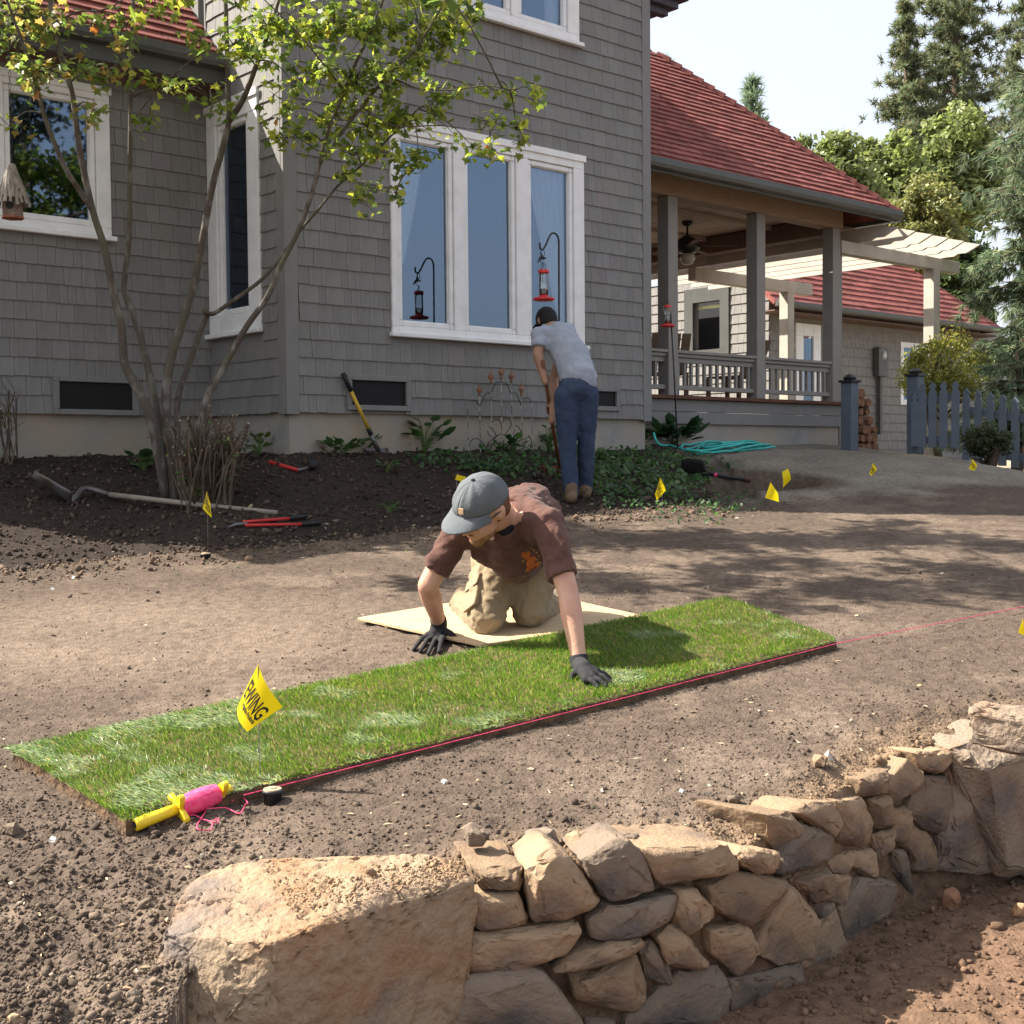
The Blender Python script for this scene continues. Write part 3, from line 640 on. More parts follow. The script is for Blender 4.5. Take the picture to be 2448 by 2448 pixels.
b = MB(); b.beam((XE + .05, E0, EZ - .04), (XE + .05, 5.2, EZ - .04), .11, .12); b.build('gutter', M['gutter'], house)
dsp = MB(); dsp.box((8.50, YP + .06, 1.55), (8.555, YP + .13, 4.0)); dsp.build('downspout', M['post'], house)

# ------------------------------------------------------------------ pergola beside the porch
M['perg'] = mat('pergola_paint', (.48, .43, .37), .85, scale=4, rough=.7, bump=.15, bscale=30)
perg = tag(empty('pergola', hw(8.5, .6, 0), HRZ), 'weathered pale wooden pergola with pointed rafters beside the porch', 'pergola')
def pl(x, y, z): return (x - 8.5, y - .6, z)
def pbox(name, a, b_): o = MB().box(pl(*a), pl(*b_)).build(name, M['perg'], perg); bev(o, .005); return o
pbox('post', (10.60, .52, 1.2), (10.76, .68, 3.97)); pbox('post', (10.56, 2.92, 1.2), (10.72, 3.08, 3.90))
pbox('beam', (8.435, .53, 3.97), (11.3, .585, 4.13)); pbox('beam', (8.44, .615, 3.97), (11.3, .67, 4.13)); pbox('beam', (8.44, 2.93, 3.90), (11.2, 3.07, 4.07))
def rafter():
    b = MB(); pr = [(-.62, .03), (-.42, -.06), (-.30, -.055), (-.24, -.085), (4.1, -.085), (4.1, .09), (-.40, .09)]
    n = len(pr); V = [(-.022, y, z) for y, z in pr] + [(.022, y, z) for y, z in pr]
    b.add(V, [tuple(range(n)), tuple(range(2 * n - 1, n - 1, -1))] + [(i, (i + 1) % n, (i + 1) % n + n, i + n) for i in range(n)])
    return b.mesh('rafter', M['perg'])
rm = rafter()
for i, x in enumerate((8.82, 9.24, 9.64, 10.04, 10.44, 10.86)): share('rafter', rm, perg, pl(x, .6, 4.225))

# ------------------------------------------------------------------ outbuilding behind the pergola
WX, WY = 12.43, 4.68
outb = tag(empty('outbuilding', hw(WX, WY, 0), HRZ), 'low grey shingled outbuilding with red roof behind the pergola', 'building')
def obx(name, a, b_, m, bw=.004, parent=None):
    o = MB().box(a, b_).build(name, m, parent or outb)
    if bw: bev(o, bw)
    return o
M['shl'] = mat('outbuilding_shingle', (.215, .205, .19), .85, scale=8, rough=.75)
def shing_rows(name, along, L, z0, z1, opens, e=.17):
    base = MB(); cells(base, 0, L, z0, z1, 0, .12, opens) if along == 'x' else None
    if along == 'y':
        for (a0, a1, c0, c1) in _cells2(0, L, z0, z1, opens): base.box((0, a0, c0), (.12, a1, c1))
    o = base.build(name, M['trimgrey'], outb); t = MB(); z = z0
    while z < z1:
        a = -RNG.uniform(0, .1)
        while a < L:
            wd = RNG.uniform(.1, .2); s0, s1 = max(a, 0), min(a + wd - .005, L); a += wd
            if s1 <= s0 or any(q[0] - .08 < (s0 + s1) / 2 < q[1] + .08 and q[2] - .05 < z + .08 < q[3] + .08 for q in opens): continue
            zz = min(z + e + .02, z1)
            if along == 'x': t.hexa([(s0, -.025, z), (s1, -.025, z), (s1, -.001, z), (s0, -.001, z), (s0, -.006, zz), (s1, -.006, zz), (s1, -.001, zz), (s0, -.001, zz)])
            else: t.hexa([(-.025, s0, z), (-.001, s0, z), (-.001, s1, z), (-.025, s1, z), (-.006, s0, zz), (-.001, s0, zz), (-.001, s1, zz), (-.006, s1, zz)])
        z += e
    s = t.build('shingles', M['shl'], o); s['kind'] = 'stuff'; return o
def _cells2(a0, a1, z0, z1, opens):
    A = sorted(set([a0, a1] + [v for o in opens for v in o[:2]])); Z = sorted(set([z0, z1] + [v for o in opens for v in o[2:]])); out = []
    for i in range(len(A) - 1):
        for j in range(len(Z) - 1):
            ca, cz = (A[i] + A[i + 1]) / 2, (Z[j] + Z[j + 1]) / 2
            if not any(o[0] < ca < o[1] and o[2] < cz < o[3] for o in opens): out.append((A[i], A[i + 1], Z[j], Z[j + 1]))
    return out
def lx(px, py): a, z = Hp(px, py, WY); return a - WX, z
d0, dz1 = lx(1908, 772); d1, _ = lx(1948, 790); r0, _ = lx(2150, 790)
shing_rows('front_wall', 'x', 8.0, 1.2, 4.0, [(d0 + .02, d1 - .02, 1.5, dz1 - .1), (r0 + .1, r0 + 1.0, 2.5, 3.5)])
obx('door', (d0 + .1, -.02, 1.5), (d1 - .1, .02, dz1 - .25), M['glass'], 0)
dr = MB(); cells(dr, d0 - .12, d1 + .12, 1.45, dz1, -.05, .03, [(d0 + .1, d1 - .1, 1.5, dz1 - .22)]); bev(dr.build('door_frame', M['white'], outb), .01)
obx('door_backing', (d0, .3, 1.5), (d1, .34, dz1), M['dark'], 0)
wn2 = MB(); cells(wn2, r0, r0 + 1.1, 2.4, 3.6, -.04, .03, [(r0 + .1, r0 + 1.0, 2.5, 3.5)]); wn2.build('window', M['white'], outb)
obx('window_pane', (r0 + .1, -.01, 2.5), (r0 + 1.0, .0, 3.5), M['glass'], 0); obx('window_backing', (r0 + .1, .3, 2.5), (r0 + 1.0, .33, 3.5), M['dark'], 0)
def ly(px, py):
    r = ray(px, py); t = (WX - np.dot(CAM - C0, HU)) / np.dot(r, HU); p = CAM + r * t; return float(np.dot(p - C0, HN)) - WY, float(p[2])
q1, qz1 = ly(1735, 668); q0, qz0 = ly(1650, 840)
shing_rows('gable_wall', 'y', 6.0, 1.2, 4.6, [(q1 + .1, q0 - .1, qz0, qz1 - .35)])
qw = MB()
for (a0, a1, c0, c1) in _cells2(q1 - .1, q0 + .1, qz0 - .1, qz1 - .1, [(q1 + .1, q0 - .1, qz0, qz1 - .35)]): qw.box((-.05, a0, c0), (.03, a1, c1))
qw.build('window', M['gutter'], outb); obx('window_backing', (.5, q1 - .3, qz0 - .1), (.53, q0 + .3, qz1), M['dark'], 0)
M['lamp'] = mat('pale_blind', (.75, .78, .45), rough=.5)
obx('blind_rail', (.1, q1, qz1 - .46), (.16, q0, qz1 - .40), M['lamp'], .004)
slope(outb, 'roof', (-.5, -.5, 3.98), ex, upv, 9.2, 3.3, clip=lambda s: (0, 7.6 - s * .72), e=.17, tw=.3)
g2 = gutter('gutter', -.5, 7.15, -.48, 4.0, outb); obx('soffit', (-.45, -.45, 3.84), (7.1, -.01, 3.86), M['soffit'], 0)
b = MB(); k = 2.37; b.hexa([(7.1, -.5, 3.93), (7.1, 6, 3.93), (7.1 - k, 6, 3.93 + k * PT), (7.1 - k, -.5 + k, 3.93 + k * PT), (7.1, -.5, 3.98), (7.1, 6, 3.98), (7.1 - k, 6, 3.98 + k * PT), (7.1 - k, -.5 + k, 3.98 + k * PT)]); piece_tones(b.build('hip_slope', M['roof'], outb), RC)
b = MB(); b.box((8.0 - .12, 0.12, 1.2), (8.0, 6, 4.0)); b.box((.12, 5.9, 1.2), (7.88, 6, 4.0)); b.build('back_walls', M['trimgrey'], outb)
mt = tag(empty('electric_meter', hw(WX + lx(2095, 860)[0], WY, lx(2095, 860)[1]), HRZ), 'grey electric meter box with round glass on outbuilding wall', 'meter')
bev(MB().box((-.16, -.16, -.32), (.14, -.03, .22)).build('box', M['gutter'], mt), .01); MB().lathe([(.10, 0), (.10, .06), (.085, .09), (.02, .10)], 16, (-.0, -.16, .08), np.array([(1, 0, 0), (0, 0, -1), (0, 1, 0)]).T).build('glass_dome', M['white'], mt, True); MB().box((-.05, -.12, -1.4), (.03, -.05, -.321)).build('conduit', M['gutter'], mt)
# firewood and clay pots stand outside the far end of the porch
M['bark'] = mat('firewood', (.20, .10, .065), (.32, .17, .10), scale=9, rough=.9, bump=.5, bscale=25)
fw0 = hw(9.15, 1.15, 1.5)
n = 0
for r in range(7):
    for c in range(5 - r // 3):
        lg = MB(); rr = random.uniform(.05, .075); ang = random.uniform(0, 6)
        lg.tube([(0, -.2, 0), (0, .2, 0)], rr, 7); o = lg.build('log', M['bark']); o.location = Vector(hw(9.02 + c * .15 + random.uniform(-.02, .02), 1.0 + random.uniform(-.03, .03), 1.46 + .07 + r * .118)); o.rotation_euler = (0, ang, HRZ)
        tag(o, 'split log in the rusty brown firewood stack beside the porch', 'log', 'firewood logs stacked beside the porch'); n += 1

# ------------------------------------------------------------------ ceiling fan, hanging decorations and deck clutter
fx, fz = Hp(1643, 530, 2.0)
fan_o = tag(empty('ceiling_fan', hw(fx, 2.0, 4.425), HRZ), 'dark ceiling fan with caged lamp hanging under the porch ceiling', 'fan')
MB().lathe([(.07, 0), (.075, -.03), (.03, -.06)], 14).build('canopy', M['metalblk'], fan_o, True); MB().tube([(0, 0, -.04), (0, 0, -.20)], .014).build('rod', M['metalblk'], fan_o)
MB().lathe([(.03, -.17), (.10, -.21), (.15, -.27), (.16, -.34), (.12, -.39), (.05, -.40)], 18).build('motor', M['metalblk'], fan_o, True)
MB().lathe([(.04, -.40), (.09, -.42), (.10, -.47), (.07, -.53), (.01, -.55)], 14).build('lamp_glass', mat('frosted_lamp', (.45, .42, .36), rough=.3), fan_o, True)
for i in range(5):
    a = i * 2 * math.pi / 5 + .3; b = MB(); cs, sn = math.cos(a), math.sin(a)
    f = lambda r, s, z: (r * cs - s * sn, r * sn + s * cs, z)
    b.hexa([f(.15, -.04, -.335), f(.62, -.07, -.345), f(.62, .07, -.325), f(.15, .04, -.315), f(.15, -.04, -.325), f(.62, -.07, -.335), f(.62, .07, -.315), f(.15, .04, -.305)]); b.build('fan_blade', M['soffit'], fan_o)
# ------------------------------------------------------------------ picket fence with gate
M['fence'] = mat('fence_blue_grey', (.115, .14, .17), .85, scale=6, rough=.75, bump=.1)
def picket_mesh(h):
    pr = [(-.045, 0), (.045, 0), (.045, h - .13), (.026, h - .10), (.026, h - .085), (.046, h - .06), (0, h), (-.046, h - .06), (-.026, h - .085), (-.026, h - .10), (-.045, h - .13)]
    b = MB(); n = len(pr); V = [(x, -.011, z) for x, z in pr] + [(x, .011, z) for x, z in pr]
    b.add(V, [tuple(range(n)), tuple(range(2 * n - 1, n - 1, -1))] + [(i, i + n, (i + 1) % n + n, (i + 1) % n) for i in range(n)]); return b.mesh('picket', M['fence'])
def fence_run(name, label, cat, pxs, base, top, dd, rails):
    a = P(pxs[0], base[0], dd[0]); c = P(pxs[-1], base[1], dd[1]); o = empty(name, (a[0], a[1], 0), math.atan2(c[1] - a[1], c[0] - a[0])); tag(o, label, cat); L = math.hypot(c[0] - a[0], c[1] - a[1])
    for i, px in enumerate(pxs):
        t = (px - pxs[0]) / (pxs[-1] - pxs[0]); d = dd[0] + (dd[1] - dd[0]) * t; zb = P(px, base[0] + (base[1] - base[0]) * t, d)[2]; zt = P(px, top[i], d)[2]
        share('picket', picket_mesh(zt - zb), o, (L * t, -.022, zb))
    for f in rails:
        z0_ = a[2] + (P(pxs[0], top[0], dd[0])[2] - a[2]) * f; z1_ = c[2] + (P(pxs[-1], top[-1], dd[1])[2] - c[2]) * f
        b = MB(); b.hexa([(-.04, .0, z0_ - .045), (L + .04, .0, z1_ - .045), (L + .04, .04, z1_ - .045), (-.04, .04, z0_ - .045), (-.04, .0, z0_ + .045), (L + .04, .0, z1_ + .045), (L + .04, .04, z1_ + .045), (-.04, .04, z0_ + .045)]); b.build('rail', M['fence'], o)
    return o
fence_run('picket_gate', 'blue grey picket gate with swooped top rail and five spaced boards', 'gate', [2188, 2206, 2230, 2256, 2284], (1068, 1072), [938, 915, 912, 911, 910], (15.2, 15.0), (.12, .78))
fence_run('picket_fence', 'blue grey picket fence running off behind the round dark shrub', 'fence', [2312, 2343, 2374, 2405, 2436, 2467, 2498, 2529, 2560, 2591, 2622, 2653], (1100, 1150), [928, 933, 938, 943, 948, 953, 958, 963, 968, 973, 978, 983], (14.9, 13.6), (.14, .70))
def fpost(px, pb, pt, d, label, wdt=.15):
    b0 = P(px, pb, d); zt = P(px, pt, d)[2]; o = tag(empty('fence_post', (b0[0], b0[1], 0), HRZ), label, 'post')
    bev(MB().box((-wdt / 2, -wdt / 2, b0[2] - .1), (wdt / 2, wdt / 2, zt)).build('shaft', M['fence'], o), .008)
    MB().box((-wdt * .62, -wdt * .62, zt + .001), (wdt * .62, wdt * .62, zt + .03)).build('cap', M['metalblk'], o); MB().lathe([(wdt * .45, zt + .031), (wdt * .55, zt + .06), (wdt * .2, zt + .10)], 8).build('finial', M['metalblk'], o)
fpost(2031, 1062, 915, 15.2, 'square blue grey gate post against the end of the porch')
fpost(2188, 1066, 900, 15.3, 'square blue grey gate post with black cap on the hinge side of the gate')
# ------------------------------------------------------------------ leaves and trees
_ml = np.array([(0, 0), (.16, .10), (.42, .02), (.36, .22), (.52, .46), (.26, .46), (.20, .62), (.13, .60), (0, 1.0), (-.13, .60), (-.20, .62), (-.26, .46), (-.52, .46), (-.36, .22), (-.42, .02), (-.16, .10)])
MAPLE_V = np.array([(x, y - .1, -.10 * abs(x) - .12 * (y - .3) ** 2) for x, y in _ml] + [(0, .25, .03)])
MAPLE_F = np.array([(16, i, (i + 1) % 16) for i in range(16)])
OVAL_V = np.array([(0, 0, 0), (.22, .3, -.03), (.2, .7, -.05), (0, 1, -.10), (-.2, .7, -.05), (-.22, .3, -.03), (0, .5, .04)]); OVAL_F = np.array([(6, i, (i + 1) % 6) for i in range(6)])
QUAD_V = np.array([(-.3, 0, 0), (.3, .1, 0), (.25, .9, -.08), (-.25, 1, -.05)]); QUAD_F = np.array([(0, 1, 2), (0, 2, 3)])
NEED_V = np.array([(-.05, 0, 0), (.05, 0, 0), (0, 1, -.03)]); NEED_F = np.array([(0, 1, 2)])
def leaf_cloud(name, pos, nrm, dirs, size, cols, tmpl, material, parent=None):
    """one leaf per position: y axis along dirs, z along nrm"""
    TV, TF = tmpl; n = len(pos); k = len(TV)
    y = dirs / (np.linalg.norm(dirs, axis=1)[:, None] + 1e-9); x = np.cross(y, nrm); x /= np.linalg.norm(x, axis=1)[:, None] + 1e-9; z = np.cross(x, y)
    V = pos[:, None, :] + size[:, None, None] * (TV[None, :, 0:1] * x[:, None] + TV[None, :, 1:2] * y[:, None] + TV[None, :, 2:3] * z[:, None])
    Fx = (TF[None] + (np.arange(n) * k)[:, None, None]).reshape(-1, 3)
    o = mesh_obj(name, V.reshape(-1, 3), Fx, material, parent); color_attr(o, np.repeat(np.clip(cols, 0, 1), k, axis=0)); return o
def unit(n): v = RNG.normal(size=(n, 3)); return v / np.linalg.norm(v, axis=1)[:, None]
def pick(n, pal, var=.25):
    pal = np.array(pal); c = pal[RNG.integers(len(pal), size=n)]; return c * RNG.uniform(1 - var, 1 + var, (n, 1))
M['leaf'] = leaf_mat('maple_leaf', transl=.55); M['needle'] = leaf_mat('needles', transl=.4, rough=.6); M['foliage'] = leaf_mat('foliage', transl=.4)
M['mbark'] = mat('maple_bark', (.085, .070, .058), (.20, .19, .17), scale=14, lo=.5, hi=.7, rough=.9, bump=.6, bscale=30, stretch=(1, 1, .5), c3=(.10, .10, .06), scale3=4)
M['tbark'] = mat('tree_bark', (.12, .085, .06), .6, scale=5, rough=.95, bump=.7, bscale=12, stretch=(1, 1, .3))

# ---- the multi-stemmed maple against the house
MB0 = G(415, 1196)
maple = tag(empty('maple_tree', MB0), 'multi-stemmed young maple with sunlit green leaves against the house', 'tree')
def mp(px, py, d): return P(px, py, d) - MB0
dm = float(MB0[1])
stems = [
    ([(400, 1200, 0), (361, 1001, -.1), (320, 915, -.12), (297, 865, -.15), (291, 780, -.2), (276, 721, -.22), (250, 594, -.3), (221, 501, -.35), (191, 361, -.4), (174, 233, -.45), (157, 170, -.45), (127, 64, -.5), (119, -60, -.5), (130, -250, -.5)], .056, .018),
    ([(221, 501, -.35), (190, 455, -.42), (153, 395, -.55), (110, 289, -.65), (91, 221, -.7), (60, 120, -.8), (20, 10, -.9), (-30, -120, -1)], .032, .010),
    ([(405, 1200, .05), (370, 960, .1), (335, 801, .15), (306, 720, .15), (297, 679, .15), (308, 573, .1), (310, 446, .1), (312, 297, .05), (314, 170, 0), (318, 20, 0), (322, -150, 0), (310, -350, -.1)], .045, .014),
    ([(418, 1200, 0), (397, 984, .0), (407, 865, 0), (433, 780, 0), (463, 679, -.05), (484, 573, -.1), (505, 458, -.15), (530, 361, -.2), (547, 289, -.2), (545, 212, -.2), (543, 127, -.2), (539, 0, -.2), (530, -150, -.25), (540, -350, -.3)], .054, .016),
    ([(547, 289, -.2), (581, 238, -.25), (611, 161, -.3), (637, 93, -.35), (662, 15, -.4), (700, -120, -.45), (720, -300, -.5)], .034, .010),
    ([(430, 1200, .08), (424, 971, .15), (450, 878, .18), (484, 780, .2), (497, 752, .2), (514, 748, .2), (560, 717, .15), (628, 666, .1), (679, 603, .05), (721, 547, 0), (764, 497, -.1), (806, 446, -.2), (864, 395, -.3), (930, 330, -.4), (1000, 260, -.5)], .036, .008),
    ([(440, 1200, -.05), (492, 962, -.1), (513, 920, -.1), (547, 856, -.1), (590, 780, -.15), (637, 713, -.2), (675, 628, -.25), (713, 552, -.3), (747, 458, -.35), (764, 390, -.4), (789, 297, -.45), (815, 238, -.5), (851, 149, -.5), (885, 80, -.55), (930, -40, -.6), (980, -200, -.7), (1000, -350, -.7)], .040, .009),
    ([(764, 390, -.4), (800, 339, -.4), (864, 255, -.45), (927, 182, -.5), (991, 119, -.5), (1030, 60, -.6), (1100, -60, -.6), (1160, -180, -.7)], .022, .007),
    ([(927, 182, -.5), (1000, 210, -.6), (1080, 215, -.7), (1160, 205, -.75), (1230, 215, -.8)], .011, .004),
    ([(864, 255, -.45), (940, 300, -.6), (1050, 300, -.7), (1150, 310, -.8), (1220, 305, -.85)], .010, .003),
    ([(800, 454, -.2), (840, 460, -.35), (900, 455, -.45), (945, 462, -.5)], .006, .002),
    ([(320, 230, 0), (400, 190, -.2), (450, 150, -.3), (490, 125, -.35)], .012, .005),
    ([(312, 297, .05), (370, 225, -.1), (430, 205, -.2), (500, 230, -.3)], .009, .004),
    ([(127, 64, -.5), (180, 30, -.5), (260, 20, -.6), (330, -30, -.6)], .012, .005),
]
tb = MB(); stem_pts = []
for pts, r0, r1 in stems:
    q = smooth_line([mp(a, b_, dm + c) for a, b_, c in pts], 4); m = len(q)
    tb.tube(q, [.72 * (r0 + (r1 - r0) * (i / (m - 1)) ** .8) for i in range(m)], 8); stem_pts += q[m // 3:]
stub = [mp(497, 752, dm + .2), mp(489, 742, dm + .12)]; tb.tube(stub, [.022, .02], 8)
clusters = [(40, 30, 80, 50), (120, 60, 80, 50), (60, 150, 60, 60), (110, 178, 60, 35), (170, 160, 70, 30), (235, 178, 40, 25), (20, 300, 22, 40), (225, 262, 30, 36), (95, 228, 25, 20), (300, 60, 55, 40), (290, 150, 36, 36), (230, 55, 40, 30), (385, 200, 60, 30), (435, 220, 55, 28), (505, 235, 45, 28), (385, 30, 30, 20), (356, 298, 13, 9),
            (480, 90, 50, 40), (560, 110, 75, 45), (605, 140, 60, 36), (640, 60, 80, 60), (720, 60, 80, 65), (800, 60, 90, 75), (900, 50, 100, 70), (1000, 60, 90, 70), (1080, 50, 70, 60), (1120, 20, 40, 40), (700, 195, 55, 42), (690, 262, 52, 34), (705, 325, 45, 30), (660, 330, 18, 12),
            (780, 170, 70, 50), (850, 200, 80, 60), (920, 180, 80, 60), (1000, 150, 70, 50), (1060, 110, 50, 40), (800, 280, 60, 40), (880, 300, 80, 50), (960, 290, 80, 50), (1040, 280, 55, 40), (1090, 230, 55, 30), (1160, 208, 60, 18), (1220, 218, 36, 18), (1285, 236, 22, 12),
            (840, 370, 55, 34), (920, 375, 65, 42), (1000, 365, 45, 34), (985, 412, 26, 18), (1130, 350, 26, 16), (1180, 303, 46, 24), (1235, 312, 34, 20), (1172, 385, 14, 18), (1252, 335, 15, 14), (855, 482, 22, 13), (900, 462, 34, 12), (945, 464, 12, 8), (820, 420, 25, 20)]
clusters += [(RNG.uniform(-450, 1250), RNG.uniform(-760, -60), RNG.uniform(60, 110), RNG.uniform(45, 80)) for _ in range(38)]
sp = np.array(stem_pts); LP = []; LD = []; LN = []; LS = []; LC = []
for (cx, cy, rx, ry) in clusters:
    off = -.25 - .45 * RNG.uniform() if cy > -30 else RNG.uniform(-2.3, .4)
    c = mp(cx, cy, dm + off); j = int(np.argmin(((sp - c) ** 2).sum(1))); s0 = sp[j]; sc = dm / F
    m1 = (s0 + c) / 2 + np.array((0, 0, .05)); tb.tube(smooth_line([s0, m1, c], 4), [.007 - .0006 * i for i in range(9)], 5)
    nt_ = max(3, int(rx * ry / 260)); area = rx * ry * math.pi
    for t in range(nt_):
        u = RNG.normal(size=3) * .55; e = c + np.array((u[0] * rx * sc, u[1] * .28, u[2] * ry * sc))
        tb.tube([c + (e - c) * .05, (c + e) / 2 + np.array((0, 0, .015)), e], [.004, .003, .0015], 4)
        nl = int(RNG.integers(6, 11)) if cy > -30 else int(RNG.integers(9, 15))
        for q in range(nl):
            f = RNG.uniform(.35, 1.15); p = c + (e - c) * f + RNG.normal(size=3) * np.array((.035, .05, .028)); LP.append(p)
            dv = RNG.normal(size=3) * .8 + (e - c) / (np.linalg.norm(e - c) + 1e-6) * .5 + np.array((0, 0, -.45)); LD.append(dv); nv = RNG.normal(size=3) * .55 + np.array((0, -.15, 1.0)); LN.append(nv); LS.append(RNG.uniform(.038, .078) if cy > -30 else RNG.uniform(.06, .1))
            left = cx < 330
            pal = [(.15, .20, .04), (.22, .27, .055), (.10, .15, .04), (.36, .38, .08)] if not left else [(.17, .22, .055), (.25, .28, .08), (.28, .21, .07), (.13, .19, .05)]
            col = np.array(pal[RNG.integers(4)]); 
            if RNG.uniform() < .004: col = np.array((.36, .16, .06))
            LC.append(col * RNG.uniform(.75, 1.3))
tb.build('trunk', M['mbark'], maple, True)
leaf_cloud('crown', np.array(LP), np.array(LN), np.array(LD), np.array(LS), np.array(LC), (MAPLE_V, MAPLE_F), M['leaf'], maple)

# ---- trees beyond the house
def limbs(mb, base, top, r, n, spread):
    mb.tube(smooth_line([base, (np.asarray(base) + top) / 2 + RNG.normal(size=3) * .1, top], 4), [r * (1 - .8 * i / 8) for i in range(9)], 8)
    for i in range(n):
        t = RNG.uniform(.3, .85); s = np.asarray(base) + (np.asarray(top) - base) * t; a = RNG.uniform(0, 6.28); L = spread * RNG.uniform(.5, 1) * (1.1 - t * .5)
        e = s + np.array((math.cos(a) * L, math.sin(a) * L, L * RNG.uniform(.3, .8))); mb.tube([s, (s + e) / 2 + np.array((0, 0, .1 * L)), e], [r * .35, r * .22, r * .06], 5)
def broadleaf(name, label, cat, px, pyt, pyb, pxr, d, pal, n=7000, leaf=.14, ncl=70, base_z=1.2, dens_shell=.75, group=None, trunk=True, flat=None):
    c = P(px, (pyt + pyb) / 2, d); rz = abs(P(px, pyt, d)[2] - P(px, pyb, d)[2]) / 2; rx = pxr * d / F
    root = tag(empty(name, (c[0], c[1], base_z)), label, cat, group); cl = c - np.array((c[0], c[1], base_z))
    if trunk:
        tb = MB(); limbs(tb, np.array((0, 0, 0.)), cl + np.array((0, 0, rz * .55)), max(.06, rx * .07), 12, rx * .9); tb.build('trunk', M['tbark'], root, True)
    u = unit(ncl) * (dens_shell + (1 - dens_shell) * RNG.uniform(-1, 1, (ncl, 1))); u[:, 2] = np.where(u[:, 2] < -.55, u[:, 2] * .6, u[:, 2]); ctr = cl + u * np.array((rx, rx * .9, rz)) * .86
    cr = RNG.uniform(.16, .34, ncl) * min(rx, rz * 1.2); k = RNG.integers(ncl, size=n); v = unit(n) * RNG.uniform(.3, 1, (n, 1)) ** .5
    pos = ctr[k] + v * cr[k][:, None] * np.array((1, 1, .75)); nr = v * .6 + np.array((0, 0, .7)) + RNG.normal(size=(n, 3)) * .45
    cols = pick(n, pal) * RNG.uniform(.8, 1.25, (ncl, 1))[k]
    leaf_cloud('crown', pos, nr, unit(n) + np.array((0, 0, -.3)), RNG.uniform(.6, 1.2, n) * leaf, cols, (OVAL_V, OVAL_F) if leaf < .12 else (QUAD_V, QUAD_F), M['foliage'], root); return root
GP1 = [(.165, .20, .07), (.205, .235, .085), (.13, .16, .06)]; GP2 = [(.19, .20, .07), (.23, .22, .08), (.14, .16, .06)]; GP3 = [(.07, .10, .035), (.09, .13, .05)]
grp = 'broadleaf trees behind the roofs'
broadleaf('leafy_tree', 'bright green leafy tree just above the porch roof hip', 'tree', 1980, 285, 660, 130, 30, GP1, 15000, .13, 120, group=grp)
broadleaf('leafy_tree', 'bright green leafy tree standing below the twin pines', 'tree', 2125, 300, 680, 135, 33, GP1, 15000, .15, 120, group=grp)
broadleaf('leafy_tree', 'olive brown leafy tree above the pergola rafters', 'tree', 2200, 400, 720, 110, 27, GP2, 13000, .11, 110, group=grp)
broadleaf('leafy_tree', 'sunlit green tree between the pines and the cedar', 'tree', 2285, 225, 640, 125, 36, GP1, 14000, .16, 110, group=grp)
broadleaf('leafy_tree', 'dark green tree low behind the pergola post', 'tree', 2290, 540, 860, 105, 29, GP3, 12000, .13, 90, group=grp)
broadleaf('leafy_tree', 'small green tree peeping over the porch roof slope', 'tree', 1885, 340, 580, 75, 34, GP1, 7000, .14, 70, group=grp)
broadleaf('leafy_tree', 'wide green tree filling the gap behind the other leafy trees', 'tree', 2090, 350, 760, 250, 42, GP3, 16000, .2, 130, group=grp)
broadleaf('leafy_tree', 'tall shade tree mirrored in the pane of the wing window', 'tree', 0, 0, 10, 10, 3, GP3, 10, .1, 4, trunk=False)
_t = bpy.data.objects['leafy_tree.007']
for ch in list(_t.children): bpy.data.objects.remove(ch)
_t.location = (14.5, .6, 0); tb = MB(); limbs(tb, np.array((0, 0, 0.)), np.array((0, 0, 9.)), .3, 16, 3.5); tb.build('trunk', M['tbark'], _t, True)
n = 9000; ncl = 75; u = unit(ncl) * RNG.uniform(.4, 1, (ncl, 1)); ctr = np.array((0, 0, 7.2)) + u * np.array((4.2, 4.2, 3.6)); k = RNG.integers(ncl, size=n); v = unit(n) * RNG.uniform(.2, 1, (n, 1))
leaf_cloud('crown', ctr[k] + v * .75, v + np.array((0, 0, .6)), unit(n), RNG.uniform(.1, .22, n), pick(n, [(.012, .018, .008), (.02, .028, .012)]), (QUAD_V, QUAD_F), M['foliage'], _t)

